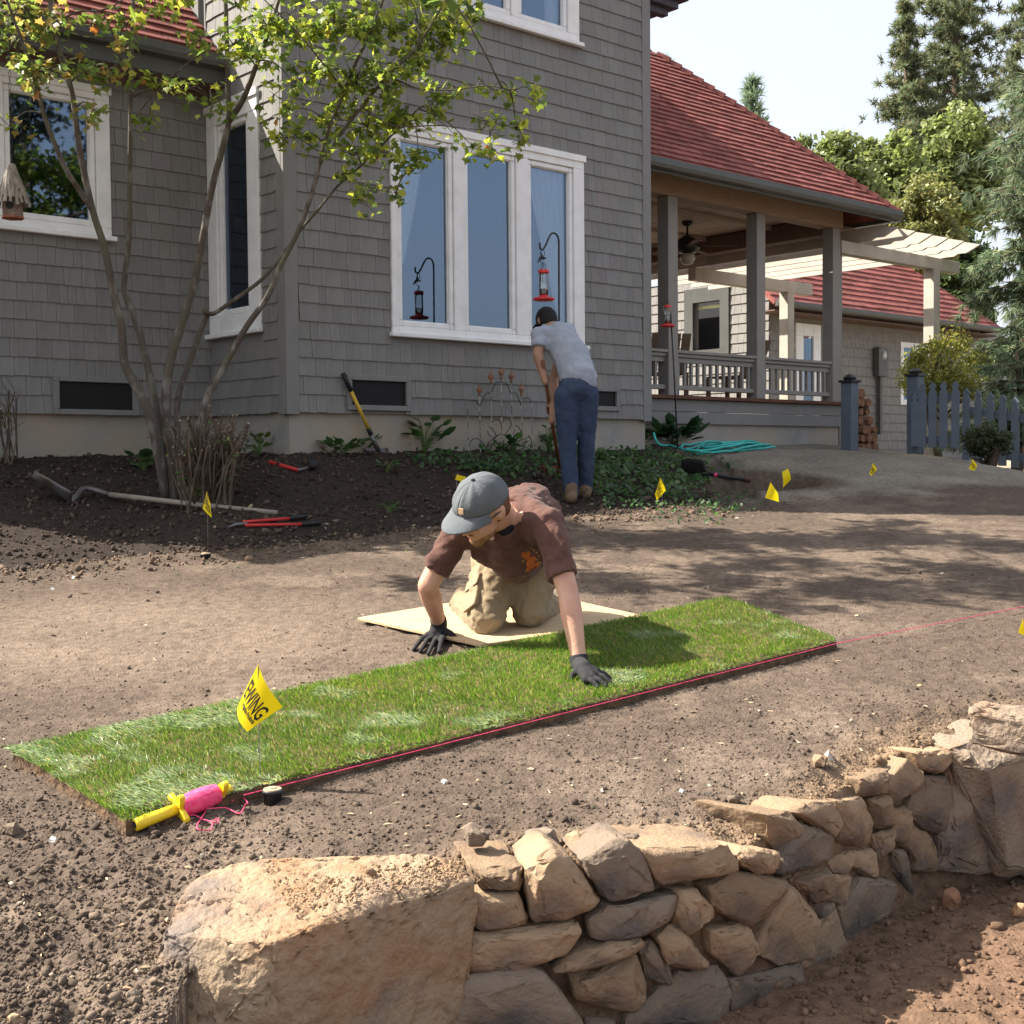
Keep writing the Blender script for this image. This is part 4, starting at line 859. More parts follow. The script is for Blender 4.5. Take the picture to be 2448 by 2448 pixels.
def conifer(name, label, px, pyt, pyb, pxr, d, pal, levels=26, per=7, droop=.15, tuft=.5, ntuft=16, group=None, pw=.8, base_z=1.0, minr=.12, wid=1.0, hang=0.0, gap=.2, inner=.3, spacing=.5, lopsided=.25):
    top = P(px, pyt, d); bot = P(px, pyb, d); R = pxr * d / F; root = tag(empty(name, (top[0], top[1], base_z)), label, 'tree', group); H = top[2] - base_z; hb = bot[2] - base_z
    tb = MB(); tb.tube([(0, 0, 0), (0.05, 0, H * .5), (0, 0, H)], [max(.12, H * .013), H * .009, .02], 8); pos = []; dr = []; nr = []; sz = []; cm = []
    for l in range(levels):
        t = (l + RNG.uniform(-.4, .4)) / levels; z = hb + (H - hb) * np.clip(t, 0, .99); L0 = R * max((1 - t) ** pw, minr) * RNG.uniform(.7, 1.12)
        for b_ in range(per):
            if RNG.uniform() < gap: continue
            a = RNG.uniform(0, 6.28); L = L0 * RNG.uniform(.5, 1.12) * (1 + lopsided * math.sin(a * 2 + l)); o_ = np.array((math.cos(a), math.sin(a), 0)); e = o_ * L + np.array((0, 0, z - droop * L + RNG.uniform(-.1, .25) * L)); s_ = np.array((0, 0, z)); m1 = (s_ + e) / 2 + np.array((0, 0, .08 * L)); tb.tube([s_, m1, e], [.02, .012, .005], 4)
            m = max(2, int(L / (tuft * spacing))); br = RNG.uniform(.75, 1.3)
            for q in range(m):
                f = inner + (1.03 - inner) * (q + RNG.uniform()) / m; c = (s_ * (1 - f) ** 2 + 2 * m1 * f * (1 - f) + e * f * f) + np.array((RNG.normal(), RNG.normal(), RNG.normal() * .5)) * .07 * L; u = unit(ntuft); k = min(ntuft, max(2, int(ntuft * RNG.uniform(.6, 1.2))))
                u = u[:k]; pos.append(c[None] + u * tuft * .12); dr.append(u * (1 - .45 * hang) + o_ * .45 + np.array((0, 0, .25 - 1.1 * hang))); nr.append(unit(k) * .6 + np.array((0, 0, .6))); sz.append(RNG.uniform(.5, 1.1, k) * tuft); cm.append(np.full(k, br * RNG.uniform(.8, 1.2)))
    tb.build('trunk', M['tbark'], root, True); pos = np.concatenate(pos); n = len(pos)
    leaf_cloud('crown', pos, np.concatenate(nr), np.concatenate(dr), np.concatenate(sz), pick(n, pal) * np.concatenate(cm)[:, None], (NEED_V * np.array((2.0 * wid, 1, 1)), NEED_F), M['needle'], root); return root
PP = [(.09, .13, .08), (.12, .16, .09), (.16, .17, .085), (.13, .12, .065)]
conifer('pine_tree', 'tall pine with narrow top, the nearer to the roof of the twin pines', 2165, 0, 430, 122, 46, PP, 26, 8, .0, .27, 40, 'tall pines against the sky', .65, wid=1.0, gap=.1, inner=.3, spacing=.8)
conifer('pine_tree', 'tallest pine rising out of the picture beside the narrow pine', 2285, -330, 440, 180, 48, PP, 38, 8, .0, .29, 40, 'tall pines against the sky', .65, wid=1.0, gap=.1, inner=.28, spacing=.8)
conifer('pine_tree', 'tall pine cut off by the edge of the picture behind the cedar', 2455, -150, 520, 120, 40, PP, 30, 8, .05, .25, 40, 'tall pines against the sky', .65, wid=1.0, gap=.1, inner=.28, spacing=.8)
conifer('pine_tree', 'small distant pine alone over the middle of the porch roof', 1800, 185, 400, 75, 58, [(.14, .20, .13), (.17, .22, .13)], 13, 7, .0, .5, 24, 'tall pines against the sky', .7, wid=.8, gap=.25, inner=.4, spacing=.7)
conifer('pine_tree', 'small distant conifer top over the upper porch roof', 1588, 132, 300, 30, 60, [(.12, .20, .15)], 8, 6, .05, .5, 20, 'tall pines against the sky', .8)
CP = [(.12, .175, .11), (.16, .215, .13), (.095, .14, .08), (.21, .23, .12)]
conifer('cedar_tree', 'big pale blue green cedar with drooping sprays along the picture edge', 2515, 20, 1010, 215, 17.5, CP, 48, 12, .25, .17, 30, None, .5, 1.0, .2, .6, .75, .18, .18, .52, .35)
conifer('cedar_tree', 'low spreading blue green cedar bough mass behind the picket fence', 2430, 840, 1060, 135, 16.0, CP, 10, 13, .2, .15, 24, None, .35, .9, .5, .55, .7, .2, .3, .5, .3)
broadleaf('bush', 'yellow green rounded bush behind the gate by the pergola post', 'bush', 2255, 768, 1010, 118, 17.2, [(.23, .24, .05), (.30, .27, .06), (.17, .19, .05)], 7000, .05, 70)
broadleaf('bush', 'dark reddish shrub low against the outbuilding wall behind gate', 'bush', 2190, 870, 960, 34, 18.0, [(.05, .08, .03), (.07, .06, .03)], 1500, .06, 20)
broadleaf('bush', 'round dark boxwood shrub in front of the picket fence', 'bush', 2358, 1002, 1112, 64, 13.7, [(.035, .06, .025), (.05, .075, .03), (.07, .07, .035)], 8000, .035, 80, base_z=1.12, dens_shell=.7)
# ------------------------------------------------------------------ plants of the bed
def plant(name, label, base, hts, nl, leaf, pal, spread, lean=.5, cat='plant', group=None, tmpl=(OVAL_V, OVAL_F), up=.6, wide=1.6):
    root = tag(empty(name, base), label, cat, group); tb = MB(); pos = []; dr = []; nr = []; sz = []
    for i in range(nl):
        a = RNG.uniform(0, 6.28); r = spread * RNG.uniform(.2, 1); h = RNG.uniform(*hts); e = np.array((math.cos(a) * r, math.sin(a) * r, h)); tb.tube([(0, 0, -.02), e * np.array((.4, .4, .7)), e], [.004, .003, .002], 4)
        pos.append(e); dr.append(np.array((math.cos(a), math.sin(a), up + RNG.normal() * .3))); nr.append(np.array((-math.cos(a) * .4, -math.sin(a) * .4, 1)) + RNG.normal(size=3) * .25); sz.append(RNG.uniform(.7, 1.2) * leaf)
    tb.build('stems', M['stem'], root); T = (tmpl[0] * np.array((wide, 1, 1)), tmpl[1]); o = leaf_cloud('leaves', np.array(pos), np.array(nr), np.array(dr), np.array(sz), pick(nl, pal), T, M['foliage'], root); return root
M['stem'] = mat('green_stem', (.09, .14, .04), .8, rough=.7)
BG = [(.05, .10, .035), (.07, .13, .04), (.045, .085, .035)]
plant('leafy_plant', 'small leafy plant in the mulch in front of the wing wall', G(345, 1125), (.03, .13), 16, .12, BG, .10)
plant('leafy_plant', 'leafy green plant with upright broad leaves beside the leaning shovel', G(1015, 1082), (.05, .30), 26, .13, BG, .16)
plant('leafy_plant', 'young green plant at the foot of the house corner', G(620, 1090), (.03, .16), 18, .09, [(.08, .13, .04), (.11, .16, .05)], .10)
plant('leafy_plant', 'low green clump left of the leaning yellow shovel', G(820, 1085), (.02, .10), 24, .10, BG, .16)
plant('leafy_plant', 'green clump growing between the shovel and the wall', G(865, 1083), (.03, .12), 22, .10, BG, .14)
plant('leafy_plant', 'leafy clump just below the middle of the iron trellis', G(1225, 1085), (.03, .14), 24, .09, BG, .14)
plant('leafy_plant', 'leafy clump between the trellis and the standing person', G(1312, 1078), (.04, .22), 26, .10, BG, .15)
plant('leafy_plant', 'tiny seedling alone on the dark mulch below the shovel', G(925, 1130), (.02, .09), 12, .06, BG, .08)
plant('leafy_plant', 'tiny seedling poking through soil behind the kneeling person', G(930, 1225), (.02, .07), 10, .06, BG, .07)
plant('comfrey_plant', 'broad dark leaved plant by the corner of the porch foundation', G(1610, 1062), (.05, .22), 44, .24, [(.035, .075, .035), (.05, .095, .045)], .26, wide=1.3)
fx0 = G(1535, 1072); fg = plant('foxglove', 'foxglove with a purple flower head and a leaning seed spike', fx0, (.03, .22), 22, .16, BG, .14)
tb = MB(); tb.tube([(0, 0, 0), (-.02, 0, .2), (-.03, 0, .30)], .005, 6); tb.tube([(0, 0, 0), (-.12, 0, .25), (-.24, 0, .42)], [.005, .004, .012], 6); tb.build('stalks', M['stem'], fg)
M['purple_fl'] = mat('purple_petal', (.28, .05, .40), (.40, .12, .50), scale=30, rough=.6)
fb = MB()
for i in range(16): a = RNG.uniform(0, 6.28); z = .24 + i * .008; fb.lathe([(.004, 0), (.012, .02), (.017, .035)], 7, (-.03 + .025 * math.cos(a), .025 * math.sin(a), z), np.array(Matrix.Rotation(1.9, 3, (-math.sin(a), math.cos(a), 0))))
fb.build('flowers', M['purple_fl'], fg)
def cover(name, n, pxr, pyr, leaf, label, pal, lim=None):
    pos = []
    while len(pos) < n:
        c = G(RNG.uniform(*pxr), RNG.uniform(*pyr))
        if lim and not lim(c): continue
        for q in range(24): pos.append((c[0] + RNG.normal() * .10, c[1] + RNG.normal() * .10, 0))
    pos = np.array(pos[:n]); pos[:, 2] = ground_z(pos[:, 0], pos[:, 1]) + RNG.uniform(.01, .07, n); nr = RNG.normal(size=(n, 3)) * .5 + np.array((0, -.2, 1)); o = leaf_cloud(name, pos, nr, unit(n) + np.array((0, 0, .1)), RNG.uniform(.6, 1.3, n) * leaf, pick(n, pal, .35), (OVAL_V * np.array((1.5, 1, 1)), OVAL_F), M['foliage']); tag(o, label, kind='stuff'); return o
cover('ground_cover', 900, (950, 1560), (1078, 1135), .05, 'low green ground cover along the house foundation', BG)
cover('ground_cover', 1150, (1400, 1690), (1090, 1195), .055, 'green ground cover creeping over the mulch by the gravel', BG + [(.09, .13, .05)])
cover('ground_cover', 420, (1440, 1760), (1180, 1250), .035, 'sparse green weeds where mulch meets raked soil', BG)
# cut-back shrub: bare canes sheared off level
M['cane'] = mat('shrub_cane', (.070, .050, .037), (.13, .10, .075), scale=12, rough=.9, bump=.3, bscale=40); M['cutwood'] = mat('fresh_cut_wood', (.45, .37, .27), rough=.8)
def cut_shrub(name, label, base, tops, d, n, leaves=24):
    root = tag(empty(name, base), label, 'shrub'); b = MB(); ends = MB(); lv = []
    for i in range(n):
        tpx = RNG.uniform(*tops[0]); tpy = RNG.uniform(*tops[1]) + 30 * abs((tpx - sum(tops[0]) / 2) / (tops[0][1] - tops[0][0])) ; e = P(tpx, tpy, d + RNG.uniform(-.22, .15)) - base; s = np.array((RNG.normal() * .07 + e[0] * .25, RNG.normal() * .06, -.04)); r = RNG.uniform(.003, .0095); e = s + (e - s) * RNG.uniform(.62, 1.06); m = (s + e) / 2 + RNG.normal(size=3) * .035
        b.tube(smooth_line([s, m, e], 3), [r * 1.2 - .35 * r * k / 6 for k in range(7)], 6); dv = (e - m) / np.linalg.norm(e - m); ends.tube([e - dv * .001, e + dv * .003], r * .84, 6)
        for q in range(5):
            if RNG.uniform() < .6: f = RNG.uniform(.5, 1); c = s + (e - s) * f; b.tube([c, c + RNG.normal(size=3) * np.array((.07, .06, .04)) + np.array((0, 0, .06))], [.003, .0015], 4)
        if RNG.uniform() < .35: lv.append(s + (e - s) * RNG.uniform(.2, 1.0))
    _cn = b.build('canes', M['cane'], root); _cn['kind'] = 'stuff'; _ce = ends.build('cut_ends', M['cutwood'], root); _ce['kind'] = 'stuff'
    n_ = len(lv) * 3; pos = np.repeat(np.array(lv), 3, 0) + RNG.normal(size=(n_, 3)) * .025
    leaf_cloud('leaves', pos, RNG.normal(size=(n_, 3)) + np.array((0, 0, 1)), unit(n_), RNG.uniform(.025, .055, n_), pick(n_, [(.09, .15, .04), (.12, .18, .05)]), (OVAL_V * np.array((1.3, 1, 1)), OVAL_F), M['foliage'], root); return root
cs = G(480, 1212); cut_shrub('cut_back_shrub', 'cut back shrub of bare canes sheared flat below the maple', cs, ((385, 610), (975, 1035)), float(cs[1]), 125)
cs2 = G(8, 1100); cut_shrub('cut_back_shrub', 'few bare dark canes at the picture edge by the wing wall', cs2, ((-20, 38), (858, 930)), float(cs2[1]), 12)
# ------------------------------------------------------------------ dry stone retaining wall
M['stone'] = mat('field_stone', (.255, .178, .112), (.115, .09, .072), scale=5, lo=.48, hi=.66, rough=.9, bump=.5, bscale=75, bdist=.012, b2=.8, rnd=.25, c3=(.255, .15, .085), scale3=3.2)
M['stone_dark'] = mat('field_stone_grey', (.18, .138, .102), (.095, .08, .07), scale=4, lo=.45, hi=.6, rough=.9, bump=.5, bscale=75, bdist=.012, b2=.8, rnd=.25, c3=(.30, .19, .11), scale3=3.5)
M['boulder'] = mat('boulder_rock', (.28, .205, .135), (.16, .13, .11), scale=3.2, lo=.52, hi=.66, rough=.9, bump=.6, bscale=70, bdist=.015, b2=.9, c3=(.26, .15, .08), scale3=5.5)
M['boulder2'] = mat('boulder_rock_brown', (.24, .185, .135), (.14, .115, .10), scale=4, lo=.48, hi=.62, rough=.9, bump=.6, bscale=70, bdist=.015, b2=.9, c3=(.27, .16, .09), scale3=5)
def resample(poly, n, rnd=.16):
    """closed outline to n points with slightly rounded corners"""
    p = np.asarray(poly, float); q = []
    for i in range(len(p)):
        a, b, c = p[i - 1], p[i], p[(i + 1) % len(p)]; q += [b + (a - b) * rnd, b + ((a - b) + (c - b)) * rnd * .25, b + (c - b) * rnd]
    q = np.array(q + [q[0]]); s = np.concatenate([[0], np.cumsum(np.linalg.norm(np.diff(q, axis=0), axis=1))]); t = np.linspace(0, s[-1], n, endpoint=False)
    return np.stack([np.interp(t, s, q[:, k]) for k in range(q.shape[1])], 1)
def nz(v, sc, seed): return mnoise.fractal(Vector(v) * sc + Vector((seed * 3.1, seed * 1.7, seed * 2.3)), 1.0, 2.0, 4)
def rock_mesh(name, pts, material, seed, bevel=.006, rough=.004, edge=.03, rounds=2):
    """angular rock: convex hull of the points, chipped edges, fine relief"""
    bm = bmesh.new()
    for q in pts: bm.verts.new(tuple(q))
    r = bmesh.ops.convex_hull(bm, input=bm.verts[:]); dead = [g for g in r['geom_interior'] + r['geom_unused'] if isinstance(g, bmesh.types.BMVert)]
    bmesh.ops.delete(bm, geom=list(set(dead)), context='VERTS'); bmesh.ops.dissolve_limit(bm, angle_limit=math.radians(9), verts=bm.verts[:], edges=bm.edges[:])
    bmesh.ops.bevel(bm, geom=bm.edges[:], offset=bevel, segments=2, affect='EDGES', clamp_overlap=True, profile=.6); bmesh.ops.triangulate(bm, faces=bm.faces[:])
    for k in range(rounds):
        es = [e for e in bm.edges if e.calc_length() > edge]
        if es: bmesh.ops.subdivide_edges(bm, edges=es, cuts=2 if k == 0 else 1); bmesh.ops.triangulate(bm, faces=[f for f in bm.faces if len(f.verts) > 3])
    bm.normal_update()
    for v in bm.verts:
        q = v.co; cr = abs(nz(q, 11, seed + 9)); v.co = q + v.normal * (nz(q, 7, seed) * rough * 1.6 + nz(q, 24, seed + 5) * rough * .8 + nz(q, 70, seed + 7) * rough * .45 - (rough * 1.6 if cr < .07 else 0))
    me = bpy.data.meshes.new(name); bm.to_mesh(me); bm.free(); me.materials.append(material); me.polygons.foreach_set('use_smooth', np.ones(len(me.polygons), bool)); me.set_sharp_from_angle(angle=math.radians(38)); return me
def stone(name, poly, parent, material, thick=.2, bulge=.022, seed=0, off=0.0, n=30, rough=.0036, tilt=.16, lift=0.0, bevel=.007):
    px = np.array([a for a, b in poly], float); c_px = px.mean(); f = np.array([P(a, b, wall_d(a) + off) for a, b in poly]); c = f.mean(0)
    ta = P(c_px + 30, 2000, wall_d(c_px + 30)) - P(c_px - 30, 2000, wall_d(c_px - 30)); ta[2] = 0; ta /= np.linalg.norm(ta); out = np.array((ta[1], -ta[0], 0)); up = np.array((0, 0, 1.0)); rs = np.random.default_rng(seed + 100)
    l2 = np.stack([(f - c) @ ta, (f - c)[:, 2]], 1) * .985; pts = []; tl = rs.uniform(-tilt, tilt, 2) + np.array((0, .05)); sc = np.abs(l2).max(); bl = bulge * rs.uniform(.6, 1.5)
    for q in l2:
        pts.append(c + ta * q[0] + up * q[1] + out * rs.uniform(-.022, .004)); pts.append(c + ta * q[0] * .96 + up * (q[1] * .96 + lift) - out * thick * rs.uniform(.75, 1.05))
    for q in l2[rs.permutation(len(l2))[:max(4, len(l2) - 3)]]:
        k = rs.uniform(.52, .86); pts.append(c + ta * q[0] * k + up * q[1] * k + out * (bl * rs.uniform(.75, 1.1) + (q @ tl) * .4))
    me = rock_mesh(name, np.array(pts) - c, material, seed, bevel, rough); o = bpy.data.objects.new(name, me); link(o, parent); o.location = Vector(c) - (Vector(parent.location) if parent else Vector((0, 0, 0))); return o
def cA(p): return [(1050 + x * .2588, 1950 + y * .2588) for x, y in p]
def cB(p): return [(1000 + x * .3872, 1700 + y * .3872) for x, y in p]
def cC(p): return [(1500 + x * .2588, 1750 + y * .2588) for x, y in p]
def cD(p): return [(1700 + x * .4908, 1500 + y * .4908) for x, y in p]
rw0 = P(1600, 2200, 3.3); rwall = tag(empty('retaining_wall', (rw0[0], rw0[1], LOW)), 'low dry-stacked retaining wall of rough tan field stones', 'wall', kind='thing')
S1, S2 = 'stone', 'stone_dark'
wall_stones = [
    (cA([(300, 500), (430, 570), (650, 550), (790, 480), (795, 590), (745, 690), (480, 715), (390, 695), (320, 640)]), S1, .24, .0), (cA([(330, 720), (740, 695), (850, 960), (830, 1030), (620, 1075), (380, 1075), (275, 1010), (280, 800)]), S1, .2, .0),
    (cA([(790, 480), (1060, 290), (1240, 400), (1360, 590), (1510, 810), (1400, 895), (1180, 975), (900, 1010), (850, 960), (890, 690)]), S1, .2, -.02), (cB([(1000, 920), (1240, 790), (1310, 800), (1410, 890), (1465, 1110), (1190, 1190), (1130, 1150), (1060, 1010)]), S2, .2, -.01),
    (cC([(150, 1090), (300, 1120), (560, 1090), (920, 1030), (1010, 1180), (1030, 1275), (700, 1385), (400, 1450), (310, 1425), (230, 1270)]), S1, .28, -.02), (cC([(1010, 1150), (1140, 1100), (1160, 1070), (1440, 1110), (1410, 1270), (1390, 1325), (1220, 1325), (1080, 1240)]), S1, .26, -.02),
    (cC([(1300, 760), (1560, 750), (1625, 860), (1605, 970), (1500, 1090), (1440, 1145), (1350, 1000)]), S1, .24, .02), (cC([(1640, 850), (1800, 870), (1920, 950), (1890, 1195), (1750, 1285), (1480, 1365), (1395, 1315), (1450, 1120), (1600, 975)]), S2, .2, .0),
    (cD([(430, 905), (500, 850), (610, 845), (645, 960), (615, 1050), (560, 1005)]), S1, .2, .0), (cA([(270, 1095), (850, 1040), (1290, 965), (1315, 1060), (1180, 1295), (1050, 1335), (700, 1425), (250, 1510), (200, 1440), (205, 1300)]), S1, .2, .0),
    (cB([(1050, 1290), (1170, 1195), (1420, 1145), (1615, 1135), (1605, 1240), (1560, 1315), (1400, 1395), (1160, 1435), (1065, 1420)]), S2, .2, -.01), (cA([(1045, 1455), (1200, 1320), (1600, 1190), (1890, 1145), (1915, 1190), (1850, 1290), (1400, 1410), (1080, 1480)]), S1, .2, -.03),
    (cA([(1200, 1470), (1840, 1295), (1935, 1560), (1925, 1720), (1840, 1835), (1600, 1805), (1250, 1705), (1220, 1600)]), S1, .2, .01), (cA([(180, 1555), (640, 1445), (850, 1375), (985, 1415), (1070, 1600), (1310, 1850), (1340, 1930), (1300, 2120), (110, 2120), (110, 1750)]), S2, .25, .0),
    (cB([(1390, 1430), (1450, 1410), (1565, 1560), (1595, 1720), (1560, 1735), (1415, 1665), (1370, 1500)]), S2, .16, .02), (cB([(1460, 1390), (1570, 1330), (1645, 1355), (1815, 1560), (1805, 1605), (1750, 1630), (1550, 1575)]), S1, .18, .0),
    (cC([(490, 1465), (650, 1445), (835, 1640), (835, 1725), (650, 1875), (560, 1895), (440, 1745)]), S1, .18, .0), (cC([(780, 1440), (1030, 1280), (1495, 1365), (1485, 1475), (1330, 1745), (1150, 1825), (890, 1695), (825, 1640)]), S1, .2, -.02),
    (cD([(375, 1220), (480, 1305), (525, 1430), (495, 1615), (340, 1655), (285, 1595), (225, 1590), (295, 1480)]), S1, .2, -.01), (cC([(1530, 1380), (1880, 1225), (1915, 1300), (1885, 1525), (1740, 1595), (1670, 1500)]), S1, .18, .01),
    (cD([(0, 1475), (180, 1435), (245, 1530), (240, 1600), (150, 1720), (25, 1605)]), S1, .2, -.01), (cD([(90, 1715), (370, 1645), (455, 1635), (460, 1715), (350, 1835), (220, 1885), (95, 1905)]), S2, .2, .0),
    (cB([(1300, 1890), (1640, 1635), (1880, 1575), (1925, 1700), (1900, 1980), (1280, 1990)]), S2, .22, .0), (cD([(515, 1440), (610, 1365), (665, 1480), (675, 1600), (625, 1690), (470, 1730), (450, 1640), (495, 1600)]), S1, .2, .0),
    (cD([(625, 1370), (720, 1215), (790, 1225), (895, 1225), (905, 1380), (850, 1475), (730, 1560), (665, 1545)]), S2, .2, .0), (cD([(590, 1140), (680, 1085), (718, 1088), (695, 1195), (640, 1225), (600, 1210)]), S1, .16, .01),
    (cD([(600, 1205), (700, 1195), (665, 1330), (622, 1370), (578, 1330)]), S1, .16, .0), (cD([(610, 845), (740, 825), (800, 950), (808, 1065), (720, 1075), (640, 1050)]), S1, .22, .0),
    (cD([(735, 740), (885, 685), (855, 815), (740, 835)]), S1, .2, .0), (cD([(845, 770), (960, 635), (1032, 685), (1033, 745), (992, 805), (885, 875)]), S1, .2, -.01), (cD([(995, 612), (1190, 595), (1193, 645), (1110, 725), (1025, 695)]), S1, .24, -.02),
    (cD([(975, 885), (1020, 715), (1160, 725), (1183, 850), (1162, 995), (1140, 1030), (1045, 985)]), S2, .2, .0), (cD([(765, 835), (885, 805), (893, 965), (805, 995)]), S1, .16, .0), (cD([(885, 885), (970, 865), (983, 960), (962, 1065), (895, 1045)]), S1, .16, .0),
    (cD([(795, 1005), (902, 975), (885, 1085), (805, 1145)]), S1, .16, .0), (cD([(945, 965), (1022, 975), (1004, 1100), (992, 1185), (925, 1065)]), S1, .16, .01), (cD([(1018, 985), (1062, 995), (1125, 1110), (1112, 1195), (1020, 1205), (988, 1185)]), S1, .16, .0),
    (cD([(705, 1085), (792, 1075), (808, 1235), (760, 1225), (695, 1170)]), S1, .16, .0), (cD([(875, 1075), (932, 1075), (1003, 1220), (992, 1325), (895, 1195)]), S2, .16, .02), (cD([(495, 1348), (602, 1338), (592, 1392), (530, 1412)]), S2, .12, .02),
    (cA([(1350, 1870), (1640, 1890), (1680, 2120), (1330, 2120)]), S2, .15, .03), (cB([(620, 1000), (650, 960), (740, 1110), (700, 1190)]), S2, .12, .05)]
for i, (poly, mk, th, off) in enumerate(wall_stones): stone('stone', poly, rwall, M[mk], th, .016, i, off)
# ---- boulders
def Pz(px, py, zr):
    r = ray(px, py); return CAM + r * (zr / r[2])
def loft_rock(name, label, rings, material, seed, n=64, rough=.012, capz=.012, cat='boulder', jit=.012):
    rs = np.random.default_rng(seed); pts = np.concatenate([np.asarray(r) + rs.normal(size=np.shape(r)) * jit for r in rings]); c = pts.mean(0); c[2] = pts[:, 2].min()
    me = rock_mesh(name, pts - c, material, seed, .016 if cat == 'boulder' else .006, rough, .013 if cat == 'boulder' else .022, 5 if cat == 'boulder' else 3); me.set_sharp_from_angle(angle=math.radians(55)); o = bpy.data.objects.new(name, me); link(o); o.location = Vector(c); tag(o, label, cat); return o
bt = [((517, 2063), -.99), ((595, 2057), -.985), ((736, 2038), -.98), ((815, 2050), -.99), ((960, 2038), -.985), ((1042, 2038), -.985), ((1125, 2106), -1.03), ((1001, 2121), -1.02), ((914, 2160), -1.03), ((815, 2195), -1.03), ((695, 2228), -1.03), ((645, 2262), -1.04), ((546, 2246), -1.03), ((405, 2246), -1.04), ((409, 2195), -1.02), ((446, 2121), -1.0)]
top = np.array([Pz(a[0], a[1], z) for a, z in bt]); cen = top.mean(0)
mid = top.copy(); mid[:, :2] = cen[:2] + (top[:, :2] - cen[:2]) * 1.03 + np.array((-.0, -.012)); mid[:, 2] -= .05
low1 = mid.copy(); low1[:, :2] += np.array((-.06, -.035)); low1[:, 2] = ZC - 1.28
low2 = low1.copy(); low2[:, :2] = cen[:2] + (low1[:, :2] - cen[:2]) * .97; low2[:, 2] = ZC - 1.62
boulder = loft_rock('boulder', 'big sunlit tan boulder at the near end of the stone wall', [top, mid, low1, low2], M['boulder'], 3, rough=.0042)
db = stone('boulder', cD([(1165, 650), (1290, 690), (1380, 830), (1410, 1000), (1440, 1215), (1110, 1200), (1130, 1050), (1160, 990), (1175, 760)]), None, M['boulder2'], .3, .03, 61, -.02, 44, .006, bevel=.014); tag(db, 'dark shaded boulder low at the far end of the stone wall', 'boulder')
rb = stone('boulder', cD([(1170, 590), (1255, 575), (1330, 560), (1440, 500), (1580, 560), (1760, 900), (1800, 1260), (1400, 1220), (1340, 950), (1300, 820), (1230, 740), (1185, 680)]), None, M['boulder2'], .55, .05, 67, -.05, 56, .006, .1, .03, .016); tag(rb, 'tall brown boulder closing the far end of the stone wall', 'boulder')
tp3 = np.array([Pz(a, b, z) for (a, b), z in zip(cD([(1245, 375), (1310, 352), (1420, 365), (1620, 400), (1800, 520), (1500, 455), (1330, 425), (1260, 410)]), (-.77, -.77, -.77, -.79, -.84, -.82, -.80, -.79))])
l3 = tp3.copy(); l3[:, 2] -= .09; l3[:, :2] += np.array((.0, -.01)); loft_rock('flat_rock', 'flat pale slab of rock above the far boulder', [tp3, l3], M['boulder2'], 17, 40, .004, .004, 'rock', .006)
# ---- loose rocks on top of the wall
def loose(label, px, py, wpx, hpx, material, seed, off=0.0, squash=.8):
    c = G(px, py + hpx * .4); d = c[1]; r = wpx * d / F / 2; h = hpx * d / F / 2; rs = np.random.default_rng(seed); q = rs.normal(size=(22, 3)); q /= np.linalg.norm(q, axis=1)[:, None]; q *= rs.uniform(.82, 1.08, (22, 1)); q = np.sign(q) * np.abs(q) ** .8
    me = rock_mesh('rock', q * np.array((r, r * .9, h * 1.1)), material, seed, .003, .0022, .014, 2)
    o = bpy.data.objects.new('rock', me); COL.objects.link(o); o.location = Vector(c) + Vector((0, 0, h * .6)); o.rotation_euler = (0, 0, rs.uniform(0, 6)); tag(o, label, 'rock', 'loose rocks along the wall top'); return o
ro = loose('round dusty rock resting on the near boulder corner', 1135, 2020, 82, 62, M['stone_dark'], 1); ro.location.z = ZC - .985 + .012
loose('dark brown clod-like rock behind the wall stones', 1295, 2000, 86, 52, M['stone_dark'], 2)
loose('small square tan rock set behind the wall', 1388, 2010, 72, 62, M['stone'], 3)
loose('small pitted grey rock beside the square wall stone', 1512, 2015, 70, 66, M['stone_dark'], 4)
loose('small white rock on the soil by the wall bend', 1985, 1805, 34, 36, mat('pale_rock', (.55, .50, .42), .8, scale=9, rough=.9, bump=.4), 5)
loose('pale flat rock beside the small white rock', 1962, 1818, 46, 34, M['stone'], 6)
loose('dark round clod in a hollow of the raked soil', 1755, 1905, 40, 24, M['stone_dark'], 7)
loose('reddish brown rock on the lower clay terrace', 2275, 2145, 54, 60, mat('clay_rock', (.30, .15, .09), .7, scale=9, rough=.95, bump=.6), 8)
loose('orange brown rock at the edge of the lower terrace', 2440, 2172, 50, 40, mat('clay_rock2', (.40, .23, .13), .8, scale=9, rough=.95, bump=.6), 9)
loose('brown rock lying left of the spool near the picture edge', 35, 1975, 50, 36, M['stone_dark'], 10)
loose('tan lump of soil against the side of the near boulder', 320, 2380, 46, 44, M['stone_dark'], 11)
loose('pale stone in the bottom corner of the picture', 40, 2432, 50, 36, M['stone'], 12)
# dirt lying on top of the boulder and the wall stones
n = 1500; px = RNG.uniform(640, 1110, n); py = 2050 + RNG.uniform(0, 1, n) * np.interp(px, [640, 700, 900, 1110], [30, 130, 90, 40]); q = np.array([Pz(a, b_, -.99) for a, b_ in zip(px, py)])
clods('boulder_dirt', q[:, 0], q[:, 1], np.exp(RNG.normal(math.log(.0022), .6, n)), np.array((.27, .185, .115)) * RNG.uniform(.7, 1.3, (n, 1)), M['clod'], 'loose tan dirt crumbs lying on top of the near boulder', sink=.1, Z=np.full(n, ZC - .995))

